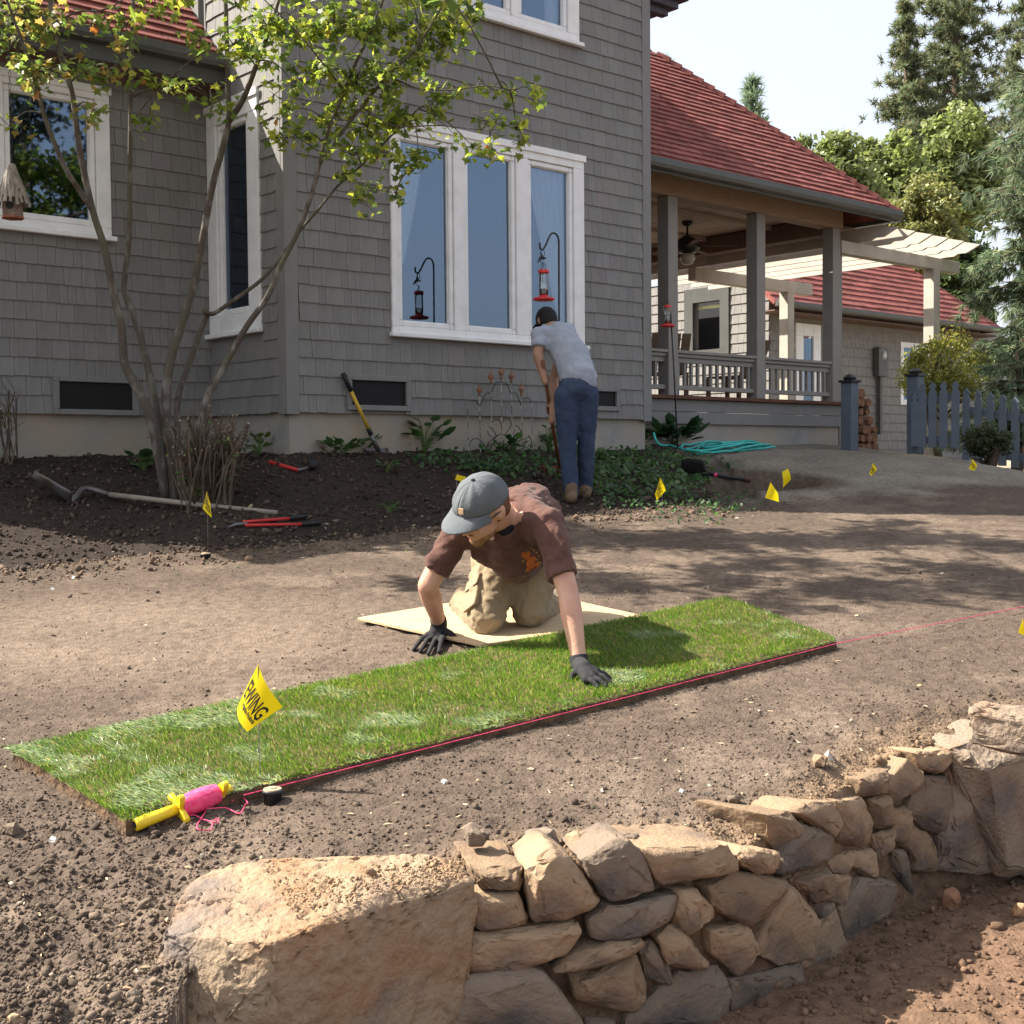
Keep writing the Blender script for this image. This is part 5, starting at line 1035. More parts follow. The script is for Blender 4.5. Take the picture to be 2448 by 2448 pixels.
# ------------------------------------------------------------------ the strip of sod
def lp(px, py, h=0.0):
    r = ray(px, py); t = (-.82 - .55 + h) / (r[2] - .1 * r[1]); return CAM + r * t
SOD_T = .042
SN, SL_, SF, SB = lp(300, 1955, SOD_T), lp(30, 1788, SOD_T), lp(2000, 1527, SOD_T), lp(1735, 1427, SOD_T)
def sod_pt(u, v): return SN * (1 - u) * (1 - v) + SF * u * (1 - v) + SL_ * (1 - u) * v + SB * u * v
sod0 = (SN + SF + SL_ + SB) / 4; sod0 = np.array((sod0[0], sod0[1], sod0[2] - SOD_T)); sod = tag(empty('sod_strip', sod0), 'long strip of fresh green turf laid along the pink string', 'turf')
M['sodsoil'] = mat('sod_soil', (.075, .048, .032), (.16, .10, .055), scale=22, rough=.95, bump=.8, bscale=50, bdist=.02)
nu, nv = 150, 40; V = []
for j in range(nv + 1):
    for i in range(nu + 1):
        u, v = i / nu, j / nv; p = sod_pt(u, v); e = min(u, 1 - u, .999) * 3.2; ev = min(v, 1 - v) * .8; ed = min(e, ev)
        jx = (mnoise.noise(Vector((u * 40, v * 9, 1))) * .008) if ed < .02 else 0; p = p + np.array((jx, jx, 0)); p[2] += mnoise.noise(Vector((p[0] * 7, p[1] * 7, 0))) * .006 - (.012 if ed < .004 else 0); V.append(p - sod0)
top_n = len(V); ring = [i for i in range(nu + 1)] + [j * (nu + 1) + nu for j in range(1, nv + 1)] + [nv * (nu + 1) + i for i in range(nu - 1, -1, -1)] + [j * (nu + 1) for j in range(nv - 1, 0, -1)]
for i in ring: p = V[i].copy(); p[2] -= SOD_T + .02; p[:2] *= 1.0 ; V.append(p)
Fs = [(j * (nu + 1) + i, j * (nu + 1) + i + 1, (j + 1) * (nu + 1) + i + 1, (j + 1) * (nu + 1) + i) for j in range(nv) for i in range(nu)]; m = len(ring)
Fs += [(ring[k], top_n + k, top_n + (k + 1) % m, ring[(k + 1) % m]) for k in range(m)]
mesh_obj('soil_mat', np.array(V), Fs, M['sodsoil'], sod)
n = 150000; u = RNG.uniform(-.002, 1.002, n); v = RNG.uniform(-.008, 1.008, n)
k = RNG.uniform(size=n) < np.interp(u, [0, 1], [1.0, .6]); u, v = u[k], v[k]; n = len(u)
pos = (SN[None] * ((1 - u) * (1 - v))[:, None] + SF[None] * (u * (1 - v))[:, None] + SL_[None] * ((1 - u) * v)[:, None] + SB[None] * (u * v)[:, None]) - sod0
pn = vnoise(pos[:, 0], pos[:, 1], 5, 51); pn2 = vnoise(pos[:, 0], pos[:, 1], 11, 52); flat = sstep(.54, .76, pn * .5 + pn2 * .5 + .19 * sstep(.36, 0, u) - .10 * sstep(.3, .5, u))
ang = vnoise(pos[:, 0], pos[:, 1], 2.2, 53) * 2.4 + 2.6 + RNG.normal(size=n) * .7; lean = .35 + .9 * flat + np.abs(RNG.normal(size=n)) * .35
dr = np.stack([np.cos(ang) * lean, np.sin(ang) * lean, np.ones(n)], 1); edge = np.minimum(v, 1 - v)
ovr = (edge < .018) & (RNG.uniform(size=n) < .75); dr[ovr] += np.stack([np.zeros(n), np.where(v < .5, -1.0, 1.0), -.9 * np.ones(n)], 1)[ovr] * .8
sz = RNG.uniform(.012, .030, n) * (1 + .5 * flat); pal = pick(n, [(.088, .18, .024), (.12, .22, .032), (.065, .135, .02), (.18, .26, .055)], .35); pale = np.array((.36, .42, .26)) * RNG.uniform(.7, 1.15, (n, 1)); f = np.clip(flat * .75, 0, 1)[:, None] * (RNG.uniform(size=(n, 1)) < .75); yl = sstep(.35, .75, vnoise(pos[:, 0], pos[:, 1], 3.1, 54))[:, None]; pal = pal * (1 - yl * .3) + pal * np.array((1.5, 1.12, 1.1)) * yl * .3; cols = pal * (1 - f) + pale * f
dry = RNG.uniform(size=n) < .06; cols[dry] = np.array((.42, .34, .14)) * RNG.uniform(.7, 1.2, (dry.sum(), 1))
BL_V = np.array([(-.05, 0, 0), (.05, 0, 0), (.042, .5, -.03), (-.042, .5, -.03), (0, 1, -.22)]); BL_F = np.array([(0, 1, 2), (0, 2, 3), (3, 2, 4)])
M['grass'] = leaf_mat('grass_blade', transl=.4, rough=.38)
gb = leaf_cloud('grass_blades', pos - np.array((0, 0, .004)), RNG.normal(size=(n, 3)) * .6 + np.array((0, 0, 1.0)), dr, sz, cols, (BL_V, BL_F), M['grass'], sod); gb['kind'] = 'stuff'

# ------------------------------------------------------------------ string, reel, sprinkler heads, kneeling board
M['pink'] = mat('pink_twine', (.80, .045, .16), (.9, .12, .25), scale=80, rough=.6, bump=.4, bscale=300); M['yellow'] = mat('yellow_plastic', (.80, .56, .02), .9, scale=8, rough=.35, spec=.5)
_e = SF - SN; _n = np.array((_e[1], -_e[0], 0)); _n /= np.linalg.norm(_n); _n = -_n if _n[1] > 0 else _n; B_ = G(2448, 1450, .02)
_q = [SN + _e * u_ + _n * .022 - np.array((0, 0, .014)) for u_ in (.11, .3, .5, .7, .9, 1.0)]; _q += [_q[-1] + (B_ - _q[-1]) * t for t in (.5, 1.0, 1.6)]
st = MB(); st.tube(_q, .0015, 6); o = st.build('string_line', M['pink']); tag(o, 'taut pink string line running along the edge of the turf', 'string')
ra, rb_ = G(322, 1972, .026), G(537, 1890, .045); ax = rb_ - ra; LR = np.linalg.norm(ax); ax /= LR; sx = np.cross(ax, (0, 0, 1.0)); sx /= np.linalg.norm(sx); sy = np.cross(sx, ax); RM = np.stack([sx, sy, ax], 1)
reel = tag(empty('string_reel', ra), 'yellow plastic reel wound with bright pink string on the soil', 'reel')
MB().lathe([(.013, 0), (.0185, .001), (.0195, .01), (.0165, LR * .30), (.016, LR * .44)], 18, (0, 0, 0), RM).build('handle', M['yellow'], reel, True)
MB().lathe([(.011, -.0005), (.011, .0006)], 14, (0, 0, 0), RM).build('handle_hole', M['metalblk'], reel)
pr = []; 
for i in range(41): t = i / 40; pr.append((.026 + .006 * math.sin(math.pi * t) + .0018 * (i % 2) + RNG.uniform(0, .001), LR * (.50 + .42 * t)))
MB().lathe(pr, 22, (0, 0, 0), RM).build('string_winding', M['pink'], reel, True)
def flange(z, rot):
    b = MB()
    for k in range(2):
        a = rot + k * math.pi
        ca, sa = math.cos(a), math.sin(a); pts = [(.006, -.016), (.034, -.013), (.052, -.006), (.054, .002), (.048, .010), (.03, .015), (.006, .016)]
        fr = [RM @ np.array((x * ca - y * sa, x * sa + y * ca, z - .006)) for x, y in pts]; bk = [RM @ np.array((x * ca - y * sa, x * sa + y * ca, z + .006 + .1 * x)) for x, y in pts]; m = len(pts)
        b.add(fr + bk, [tuple(range(m))[::-1], tuple(range(m, 2 * m))] + [(i, (i + 1) % m, (i + 1) % m + m, i + m) for i in range(m)])
    b.lathe([(.018, z - .008), (.02, z), (.018, z + .008)], 14, (0, 0, 0), RM); o = b.build('flange', M['yellow'], reel); bev(o, .0025, 2)
flange(LR * .47, .9); flange(LR * .47, .9 + math.pi / 2); flange(LR * .95, .7)
MB().lathe([(.012, LR * .96), (.012, LR * 1.07), (.009, LR * 1.075)], 12, (0, 0, 0), RM).build('spindle', M['yellow'], reel, True)
def twine(label, pts, h=.008):
    q = smooth_line([G(280 + x * .207, 1850 + y * .207, 0) + np.array((0, 0, h + RNG.uniform(0, .006))) for x, y in pts], 5); o = MB().tube(q, .0018, 5).build('loose_string', M['pink']); tag(o, label, 'string')
twine('loose loop of pink string beside the far flange of reel', [(1080, 300), (950, 340), (880, 400), (930, 440), (1050, 455), (1250, 445), (1400, 492), (1450, 472), (1480, 402), (1510, 382), (1470, 332), (1420, 312), (1320, 372)])
twine('tangled end of pink string in front of the reel', [(830, 530), (900, 530), (1000, 570), (1100, 600), (1160, 600), (1170, 570), (1130, 570), (1100, 620), (1090, 670), (1050, 690), (940, 690), (920, 660), (960, 580), (1040, 440)])
def sprinkler(label, px, py, r, h):
    c = G(px, py); o = tag(empty('sprinkler_head', c), label, 'sprinkler'); MB().lathe([(r * .92, -.02), (r * .94, h * .7), (r * 1.06, h * .74), (r * 1.06, h), (r * .98, h + .002)], 24).build('body', M['metalblk'], o, True)
    MB().lathe([(r * .95, h + .002), (r * .9, h + .005), (r * .5, h + .006)], 24).build('dusty_top', mat('dusty_cap', (.36, .27, .18), .8, scale=40, rough=.9), o); MB().lathe([(r * .45, h + .005), (r * .42, h + .009), (r * .2, h + .0095)], 18).build('nozzle', mat('nozzle_tan', (.45, .34, .2), rough=.6), o)
sprinkler('black pop-up sprinkler head standing out of soil near the reel', 652, 1916, .029, .034)
sprinkler('small black sprinkler cap at the edge of the mulch bed', 492, 1336, .030, .03)
M['ply'] = mat('plywood', (.50, .375, .23), (.42, .30, .175), scale=6, rough=.75, bump=.15, bscale=30, stretch=(1, 9, 1))
bq = [lp(855, 1476, .03), lp(1150, 1540, .03), lp(1578, 1480, .03), lp(1262, 1410, .03)]; bc = sum(bq) / 4
b = MB(); b.hexa([p - bc - np.array((0, 0, .014)) for p in bq] + [p - bc for p in bq]); o = b.build('plywood_board', M['ply']); o.location = Vector(bc); bev(o, .002); tag(o, 'sheet of plywood under the kneeling person behind the turf', 'board')
M['chip'] = mat('white_chip', (.75, .72, .66), rough=.8)
for px, py, s, lab in [(1063, 1871, .011, 'small folded white chip on the soil in front of the turf'), (1630, 1893, .009, 'small white chip on the soil above the long wall stone'), (126, 2011, .012, 'thin white shard on the soil below the turf corner'), (125, 1410, .016, 'white flake at the edge of bed near picture edge'), (178, 1383, .014, 'pale flake on the bed edge right of the white flake')]:
    c = G(px, py); b = MB(); b.hexa([np.array(v) * s for v in ((-1, -.6, -.2), (.9, -.8, -.2), (1, .7, -.3), (-.7, .8, -.2), (-.6, -.4, .5), (.7, -.5, .35), (.6, .5, .5), (-.4, .5, .8))]); o = b.build('white_chip', M['chip']); o.location = Vector(c) + Vector((0, 0, s * .25)); o.rotation_euler = (.2, .1, px % 3); tag(o, lab, 'chip', 'white chips on the soil')
# ------------------------------------------------------------------ garden tools
M['ash'] = mat('grey_wood_handle', (.30, .26, .21), .75, scale=10, rough=.8, stretch=(1, 1, 1), bump=.2); M['steel'] = mat('dull_steel', (.16, .16, .165), (.10, .08, .065), scale=8, rough=.5, metallic=.6)
M['redgrip'] = mat('red_handle', (.50, .035, .035), .85, scale=8, rough=.45); M['rubber'] = mat('black_rubber', (.02, .02, .022), rough=.6); M['yelhandle'] = mat('yellow_fibreglass', (.62, .40, .05), .85, scale=6, rough=.4)
M['boot_dark'] = mat('worn_grip', (.07, .03, .025), rough=.7)
def on(px, py, h=.015): return G(px, py) + np.array((0, 0, h))
sh = tag(empty('shovel', G(200, 1195)), 'long grey handled shovel lying on mulch with its blade turned up', 'shovel'); s0 = np.array(sh.location)
hpts = [on(262, 1199, .05), on(450, 1216, .035), on(662, 1233, .02)]; MB().tube([p - s0 for p in hpts], [.0195, .019, .0175], 10).build('handle', M['ash'], sh, True)
nk = smooth_line([on(168, 1208, .02), on(184, 1203, .05), on(206, 1193, .075), on(262, 1199, .05)], 5); MB().tube([p - s0 for p in nk], [.026 - .006 * i / (len(nk) - 1) for i in range(len(nk))], 10).build('socket', M['steel'], sh, True)
b0 = on(172, 1208, .015); b1 = P(70, 1150, float(b0[1]) + .02); b = MB(); ax = b1 - b0; L = np.linalg.norm(ax); ax /= L; sd = np.array((.25, -.9, .25)); sd -= ax * (sd @ ax); sd /= np.linalg.norm(sd); nn = np.cross(ax, sd)
b.grid(lambda s, t: b0 - s0 + ax * L * t + sd * (s - .5) * .22 * (1 - .75 * max(t - .6, 0) ** 1.2 / .33) * (1 if t > .05 else .8) + nn * (.05 * (s - .5) ** 2 * 4 + .03 * t * t), 10, 12); o = b.build('blade', M['steel'], sh, True); md = o.modifiers.new('solid', 'SOLIDIFY'); md.thickness = .004
lo = tag(empty('loppers', G(600, 1262)), 'red handled garden loppers with black grips lying on the mulch', 'loppers'); l0 = np.array(lo.location)
for pts in ([(581, 1256), (692, 1247), (734, 1241)], [(586, 1264), (721, 1261), (768, 1257)]):
    q = [on(*p, .022) - l0 for p in pts]; MB().tube(q[:2], .011, 8).build('handle', M['redgrip'], lo, True); MB().tube([q[1], q[2]], [.014, .015], 8).build('grip', M['rubber'], lo, True)
MB().tube([on(545, 1266, .015) - l0, on(565, 1261, .02) - l0, on(592, 1260, .022) - l0], [.004, .014, .012], 8).build('blades', M['steel'], lo, True)
ml = tag(empty('mallet', G(700, 1130)), 'red handled hammer lying on the mulch under the foundation', 'hammer'); m0 = np.array(ml.location)
MB().tube([on(645, 1114, .03) - m0, on(713, 1132, .025) - m0], [.017, .014], 8).build('handle', M['redgrip'], ml, True); MB().tube([on(712, 1132, .025) - m0, on(742, 1126, .03) - m0], .012, 8).build('neck', M['steel'], ml, True)
MB().lathe([(.03, -.04), (.036, -.03), (.036, .03), (.03, .04)], 14, on(748, 1123, .035) - m0, np.array(Matrix.Rotation(1.2, 3, (1, .3, 0)))).build('head', M['rubber'], ml, True)
g0 = G(905, 1084); ys = tag(empty('shovel', g0), 'yellow handled shovel leaning against the grey house wall', 'shovel'); xt, zt_ = Hp(820, 893, -.06); tp_ = hw(xt, -.06, zt_) - g0; bt_ = np.array((0, 0, .02)); at = lambda t: tp_ + (bt_ - tp_) * t
MB().tube([at(0), at(.22)], [.021, .019], 10).build('grip', M['rubber'], ys, True); MB().tube([at(.22), at(.70)], [.016, .016], 10).build('handle', M['yelhandle'], ys, True); MB().tube([at(.70), at(.78)], [.02, .021], 10).build('collar', M['rubber'], ys, True); MB().tube([at(.78), at(1.0)], [.018, .024], 10).build('socket', M['steel'], ys, True)
dv = (bt_ - tp_) / np.linalg.norm(bt_ - tp_); sd = np.array(HU); b = MB(); b.grid(lambda s, t: bt_ + dv * (t * .14 - .03) + sd * (s - .5) * .26 * (1 - .3 * t) + HN * .03 * (4 * (s - .5) ** 2), 8, 5); o = b.build('blade', M['steel'], ys, True); o.modifiers.new('solid', 'SOLIDIFY').thickness = .005
sp_ = tag(empty('spade', G(1665, 1150)), 'dark headed spade lying on the weeds beside the dug hole', 'spade'); s0 = np.array(sp_.location); q = [on(1681, 1141, .04) - s0, on(1735, 1148, .03) - s0, on(1793, 1156, .03) - s0]
MB().tube(q, [.017, .016, .016], 8).build('handle', M['rubber'], sp_, True); MB().tube([q[0] + (q[1] - q[0]) * .5, q[0] + (q[1] - q[0]) * .62], .019, 8).build('pink_band', M['pink'], sp_, True); MB().tube([q[2] + (q[1] - q[2]) * .25, q[2]], .019, 8).build('grip', M['boot_dark'], sp_, True)
b = MB(); h0, h1 = on(1690, 1150, .05) - s0, on(1632, 1138, .05) - s0; ax = h1 - h0; L = np.linalg.norm(ax); ax /= L; sd = np.array((.2, -.8, .35)); sd -= ax * (sd @ ax); sd /= np.linalg.norm(sd); b.grid(lambda s, t: h0 + ax * L * t + sd * (s - .5) * .20 * (1 - .5 * t ** 3) + np.array((0, 0, .05 * (2 * s - 1) ** 2)), 8, 8); o = b.build('blade', M['rubber'], sp_, True); o.modifiers.new('solid', 'SOLIDIFY').thickness = .005
# ---- teal garden hose
M['hose'] = mat('teal_hose', (.03, .33, .30), (.05, .42, .38), scale=20, rough=.45)
hp = [P(1563, 1035, 13.0), P(1568, 1052, 12.95), P(1580, 1064, 12.9), on(1600, 1071, .03)]
cx = G(1745, 1073); e1 = G(1830, 1073) - cx; e1[2] = 0; LH = np.linalg.norm(e1); e1 /= LH; e2 = np.array((-e1[1], e1[0], 0)); pts = [p for p in smooth_line(hp, 4)]
rot = 0
for i in range(150):
    a = math.pi + i * 2 * math.pi * 5.3 / 150; k = .78 + .22 * math.sin(i * .13) ; p = cx + e1 * math.cos(a) * LH * k + e2 * math.sin(a) * .30 * k + e1 * .05 * math.sin(i * .05); p[2] = gz(p[0], p[1]) + .02 + .012 * (i / 30) + .01 * math.sin(i * .7); pts.append(p)
c_ = np.array((cx[0], cx[1], gz(cx[0], cx[1]))); o = MB().tube([p - c_ for p in pts], .0115, 8).build('garden_hose', M['hose'], None, True); o.location = Vector(c_); tag(o, 'teal garden hose coiled on the gravel before the porch foundation', 'hose')
# ---- iron trellis
M['rust'] = mat('rusted_finial', (.30, .13, .06), (.16, .10, .07), scale=20, rough=.9, bump=.4); M['rod'] = mat('flaking_rod', (.42, .40, .37), (.10, .075, .06), scale=26, lo=.42, hi=.6, rough=.8)
YT = -.14
def tpz(x, y): a, z = Hp(1050 + x * .13975, 850 + y * .13975, YT); return hw(a, YT, z)
tr0 = tpz(1060, 1690); tr0[2] = gz(tr0[0], tr0[1]); trl = tag(empty('garden_trellis', tr0), 'ornate rusty iron trellis with pointed finials against the foundation', 'trellis')
for x, y in ((485, 800), (690, 700), (885, 480), (1060, 400), (1235, 470), (1408, 690), (1582, 800)):
    MB().tube([tpz(x + 18, 1720) - tr0, tpz(x, y) - tr0], .0045, 6).build('rod', M['rod'], trl)
    if x not in (485, 1582):
        p = tpz(x, y) - tr0; b = MB(); b.lathe([(.006, 0), (.016, .008), (.007, .018), (.02, .045), (.026, .06), (.012, .075), (.008, .095), (.001, .125)], 10, p)
        for s in (-1, 1): b.tube([p + np.array((0, 0, .04)), p + HU * .03 * s + np.array((0, 0, .06)), p + HU * .032 * s + np.array((0, 0, .08))], [.008, .007, .003], 6)
        b.build('finial', M['rust'], trl, True)
for pts in ([(560, 760), (620, 770), (700, 850), (780, 680), (830, 635), (885, 650)], [(885, 650), (960, 480), (1020, 460), (1140, 470), (1180, 540), (1235, 660)], [(1235, 660), (1290, 635), (1340, 690), (1400, 850)], [(1420, 750), (1500, 720), (1560, 760), (1580, 820)], [(890, 1690), (880, 1560), (920, 1450), (1000, 1370), (1060, 1350), (1130, 1370), (1190, 1440), (1220, 1520), (1240, 1690)], [(1100, 1350), (1200, 1400), (1290, 1530)], [(905, 1150), (960, 1095), (1020, 1110), (1060, 1170), (1070, 1260)], [(1070, 1260), (1080, 1150), (1130, 1080), (1190, 1085), (1230, 1150), (1215, 1220), (1130, 1350)],
            [(850, 1220), (900, 1240), (940, 1300), (970, 1360)], [(1300, 1190), (1360, 1230), (1400, 1310), (1390, 1420), (1340, 1470), (1280, 1440), (1275, 1380), (1310, 1370), (1330, 1420)], [(505, 1600), (520, 1500), (580, 1430), (640, 1420), (720, 1470), (770, 1530), (800, 1600), (780, 1660)], [(800, 1580), (850, 1490), (930, 1410), (1000, 1360)], [(830, 1290), (840, 1340), (880, 1390)], [(1290, 1260), (1280, 1310), (1250, 1350)], [(1520, 1370), (1570, 1430), (1580, 1480)]):
    MB().tube(smooth_line([tpz(*p) - tr0 for p in pts], 4), .0042, 6).build('scroll', M['metalblk'], trl, True)
# ---- shepherd hooks with hummingbird feeders
M['redplastic'] = mat('red_plastic', (.62, .03, .035), .9, scale=8, rough=.3, spec=.5); M['clear'] = glass_mat('clear_bottle', (.86, .88, .88), base_refl=.06); M['nectar'] = glass_mat('nectar', (.75, .72, .66), base_refl=.03)
YH = -.85
def hp3(px, py): a, z = Hp(px, py, YH); return hw(a, YH, z)
k0 = hp3(1336, 900); k0[2] = gz(k0[0], k0[1]); hk = tag(empty('shepherd_hook', k0), 'black iron shepherd hook in front of the triple window', 'hook')
MB().tube([np.array((0, 0, -.2)), hp3(1336, 575) - k0], .0085, 8).build('pole', M['metalblk'], hk, True)
MB().tube(smooth_line([hp3(*p) - k0 for p in ((1336, 580), (1334, 567), (1327, 558), (1318, 559), (1311, 571), (1304, 587), (1297, 597), (1291, 592), (1291, 580))], 5), .0085, 8).build('crook', M['metalblk'], hk, True)
hb = hp3(1296, 617) - k0; MB().tube(smooth_line([hp3(*p) - k0 for p in ((1297, 597), (1302, 603), (1300, 612), (1294, 617), (1292, 625), (1297, 630), (1299, 637), (1295, 641), (1299, 650))], 4), .003, 6).build('s_hook', M['metalblk'], hk)
b = MB(); b.ball(hb, (.03, .012, .014), 10, 6); b.tube([hb + HU * -.02, hb + HU * -.05 + np.array((0, 0, -.04))], [.012, .004], 6); b.tube([hb + HU * .025, hb + HU * .06 + np.array((0, 0, .005))], [.008, .001], 6); b.tube([hb, hb + np.array((-.015, 0, .06))], [.016, .002], 6); b.build('bird_ornament', M['metalblk'], hk)
def feeder(label, c, sc, waist=False):
    o = tag(empty('hummingbird_feeder', c), label, 'bird feeder'); z = lambda v: v * sc
    MB().lathe([(z(.038), z(.0)), (z(.095), z(.006)), (z(.115), z(.022)), (z(.10), z(.035)), (z(.05), z(.046)), (z(.046), z(.06))], 20).build('base_dish', M['redplastic'], o, True)
    for i in range(5): a = i * 1.2566; b = MB(); b.lathe([(z(.004), 0), (z(.018), z(.006)), (z(.006), z(.012))], 8, (z(.085) * math.cos(a), z(.085) * math.sin(a), z(.03))); b.build('feeding_port', M['redplastic'], o)
    prf = [(z(.045), z(.06)), (z(.047), z(.13)), (z(.047), z(.27)), (z(.045), z(.275))] if not waist else [(z(.05), z(.06)), (z(.03), z(.13)), (z(.033), z(.16)), (z(.055), z(.26)), (z(.055), z(.275))]
    MB().lathe(prf, 18).build('bottle', M['clear'], o, True); MB().lathe([(z(.036), z(.061)), (z(.038), z(.12)), (z(.036), z(.122))], 16).build('nectar', M['nectar'], o, True)
    MB().lathe([(z(.05), z(.276)), (z(.055), z(.28)), (z(.053), z(.31)), (z(.03), z(.318))], 18).build('cap', M['redplastic'], o, True); MB().tube(smooth_line([np.array((-z(.02), 0, z(.318))), np.array((-z(.025), 0, z(.35))), np.array((0, 0, z(.38))), np.array((z(.025), 0, z(.35))), np.array((z(.02), 0, z(.318)))], 3), .002, 5).build('wire_loop', M['metalblk'], o)
    return o
feeder('red and clear hummingbird feeder hanging before the triple window', hp3(1300, 721), .86)
def hq(px, py, y): a, z = Hp(px, py, y); return hw(a, y, z)
p0 = hq(1621, 1050, -.1); p0[2] = gz(p0[0], p0[1]); pl2 = tag(empty('feeder_pole', p0), 'thin dark leaning pole with small crook before the porch', 'pole'); MB().tube([np.array((0, 0, -.1)), hq(1611, 880, -.1) - p0, hq(1603, 745, -.1) - p0], .008, 8).build('shaft', M['metalblk'], pl2, True); MB().tube(smooth_line([hq(*q, -.1) - p0 for q in ((1603, 746), (1602, 737), (1598, 733), (1595, 738))], 3), .006, 6).build('crook', M['metalblk'], pl2, True)
feeder('small waisted red hummingbird feeder hanging at the porch post', hq(1596, 783, -.1), .72, True)
M['blue'] = mat('blue_plastic', (.02, .05, .35), rough=.35); a_, z_ = Hp(1608, 940, .8); bj = tag(empty('water_jug', hw(a_, .8, 2.091)), 'blue plastic jug standing on the porch deck behind railing', 'jug'); MB().lathe([(.07, 0), (.075, .02), (.075, .16), (.04, .2), (.025, .23)], 16).build('body', M['blue'], bj, True); MB().lathe([(.028, .231), (.028, .26)], 12).build('cap', M['blue'], bj)
# ---- porch chairs glimpsed through the railing
def chair(label, x, y, rz, m):
    o = tag(empty('porch_chair', hw(x, y, 2.091), HRZ + rz), label, 'chair', 'chairs on the porch'); bx_ = lambda nm, a, c: bev(MB().box(a, c).build(nm, m, o), .006)
    for sx_ in (-.24, .24):
        for sy_ in (-.22, .22): bx_('leg', (sx_ - .025, sy_ - .025, 0), (sx_ + .025, sy_ + .025, .33))
    for i in range(4): bx_('seat_slat', (-.27, -.24 + i * .125, .331), (.27, -.13 + i * .125, .352))
    for i in range(4):
        b = MB(); x0 = -.24 + i * .125; b.hexa([(x0, .22, .353), (x0 + .105, .22, .353), (x0 + .105, .245, .353), (x0, .245, .353), (x0, .40, .80), (x0 + .105, .40, .80), (x0 + .105, .425, .80), (x0, .425, .80)]); b.build('back_slat', m, o)
    for sx_ in (-.29, .29): bx_('armrest', (sx_ - .04, -.26, .50), (sx_ + .04, .26, .522))
    return o
M['chairwood'] = mat('weathered_chair', (.20, .14, .10), .7, scale=8, rough=.85); M['redwood'] = mat('red_stained_wood', (.22, .08, .055), .7, scale=8, rough=.8)
chair('weathered brown wooden chair behind the railing by the middle post', 6.35, 1.7, 2.6, M['chairwood']); chair('reddish wooden chair near the house corner on the porch', 5.0, 2.2, 3.6, M['redwood']); chair('brown wooden chair behind the far bay of railing', 7.6, 1.6, 3.3, M['chairwood'])
# wind chime under the eave
wc0 = hq(1794, 640, 1.2); wc = tag(empty('wind_chime', wc0), 'small wind chime with hanging tubes under the porch ceiling', 'wind chime'); MB().tube([(0, 0, .0), (0, 0, 4.42 - wc0[2])], .002, 4).build('cord', M['metalblk'], wc); MB().lathe([(.04, 0), (.045, .01), (.01, .03)], 10).build('disc', M['soffit'], wc)
for i in range(4): a = i * 1.57; MB().tube([(.03 * math.cos(a), .03 * math.sin(a), -.01), (.03 * math.cos(a), .03 * math.sin(a), -.24 - .03 * i)], .006, 6).build('chime_tube', M['redwood'], wc)
# ---- hanging thatched birdhouse
bd = dm - .75; bh0 = P(31, 523, bd); bh = tag(empty('birdhouse', bh0), 'thatched wooden birdhouse hanging on a chain before the wing window', 'birdhouse')
M['thatch'] = mat('grey_thatch', (.30, .265, .22), .6, scale=20, rough=.95); M['bhwood'] = mat('birdhouse_wood', (.115, .075, .055), (.20, .15, .12), scale=16, rough=.9, bump=.4); M['bhred'] = mat('birdhouse_floor', (.26, .085, .045), rough=.8)
sc = bd / F; MB().lathe([(25 * sc, 4 * sc), (24 * sc, 55 * sc)], 6).build('body', M['bhwood'], bh); MB().lathe([(27 * sc, 0), (27 * sc, 4 * sc)], 6).build('floor', M['bhred'], bh); MB().lathe([(9 * sc, -.001), (9 * sc, .004)], 14, np.array((2 * sc, -23.5 * sc, 28 * sc)), np.array(Matrix.Rotation(math.pi / 2, 3, 'X'))).build('entrance_hole', M['vent'], bh)
b = MB()
for r in range(5):
    for i in range(20):
        a = i * .314 + r * .15 + random.uniform(-.05, .05); r0 = (6 + r * 6.5) * sc; z0_ = (128 - r * 17) * sc; r1 = r0 + 9 * sc; z1_ = z0_ - random.uniform(26, 34) * sc; wv = random.uniform(3, 5) * sc; ca, sa = math.cos(a), math.sin(a); t = np.array((-sa, ca, 0)) * wv
        p = np.array((r0 * ca, r0 * sa, z0_)); q = np.array((r1 * ca, r1 * sa, z1_)); nn = np.array((ca, sa, .4)) * 1.4 * sc; b.hexa([q - t - nn, q + t - nn, p + t * .6 - nn, p - t * .6 - nn, q - t + nn, q + t + nn, p + t * .6 + nn, p - t * .6 + nn])
b.lathe([(28 * sc, 50 * sc), (14 * sc, 92 * sc), (3 * sc, 130 * sc)], 12); b.build('thatched_roof', M['thatch'], bh)
for i in range(26):
    z = (130 + i * 13) * sc; b = MB(); th = np.linspace(0, 6.283, 9)[:-1]; Mx = np.array(Matrix.Rotation(1.57 * (i % 2), 3, 'Z')); pts = [Mx @ np.array((3 * sc * math.cos(t), 0, z + 7 * sc * math.sin(t))) for t in th]; b.tube(pts + [pts[0]], .0016, 4, False); b.build('chain_link', M['metalblk'], bh)

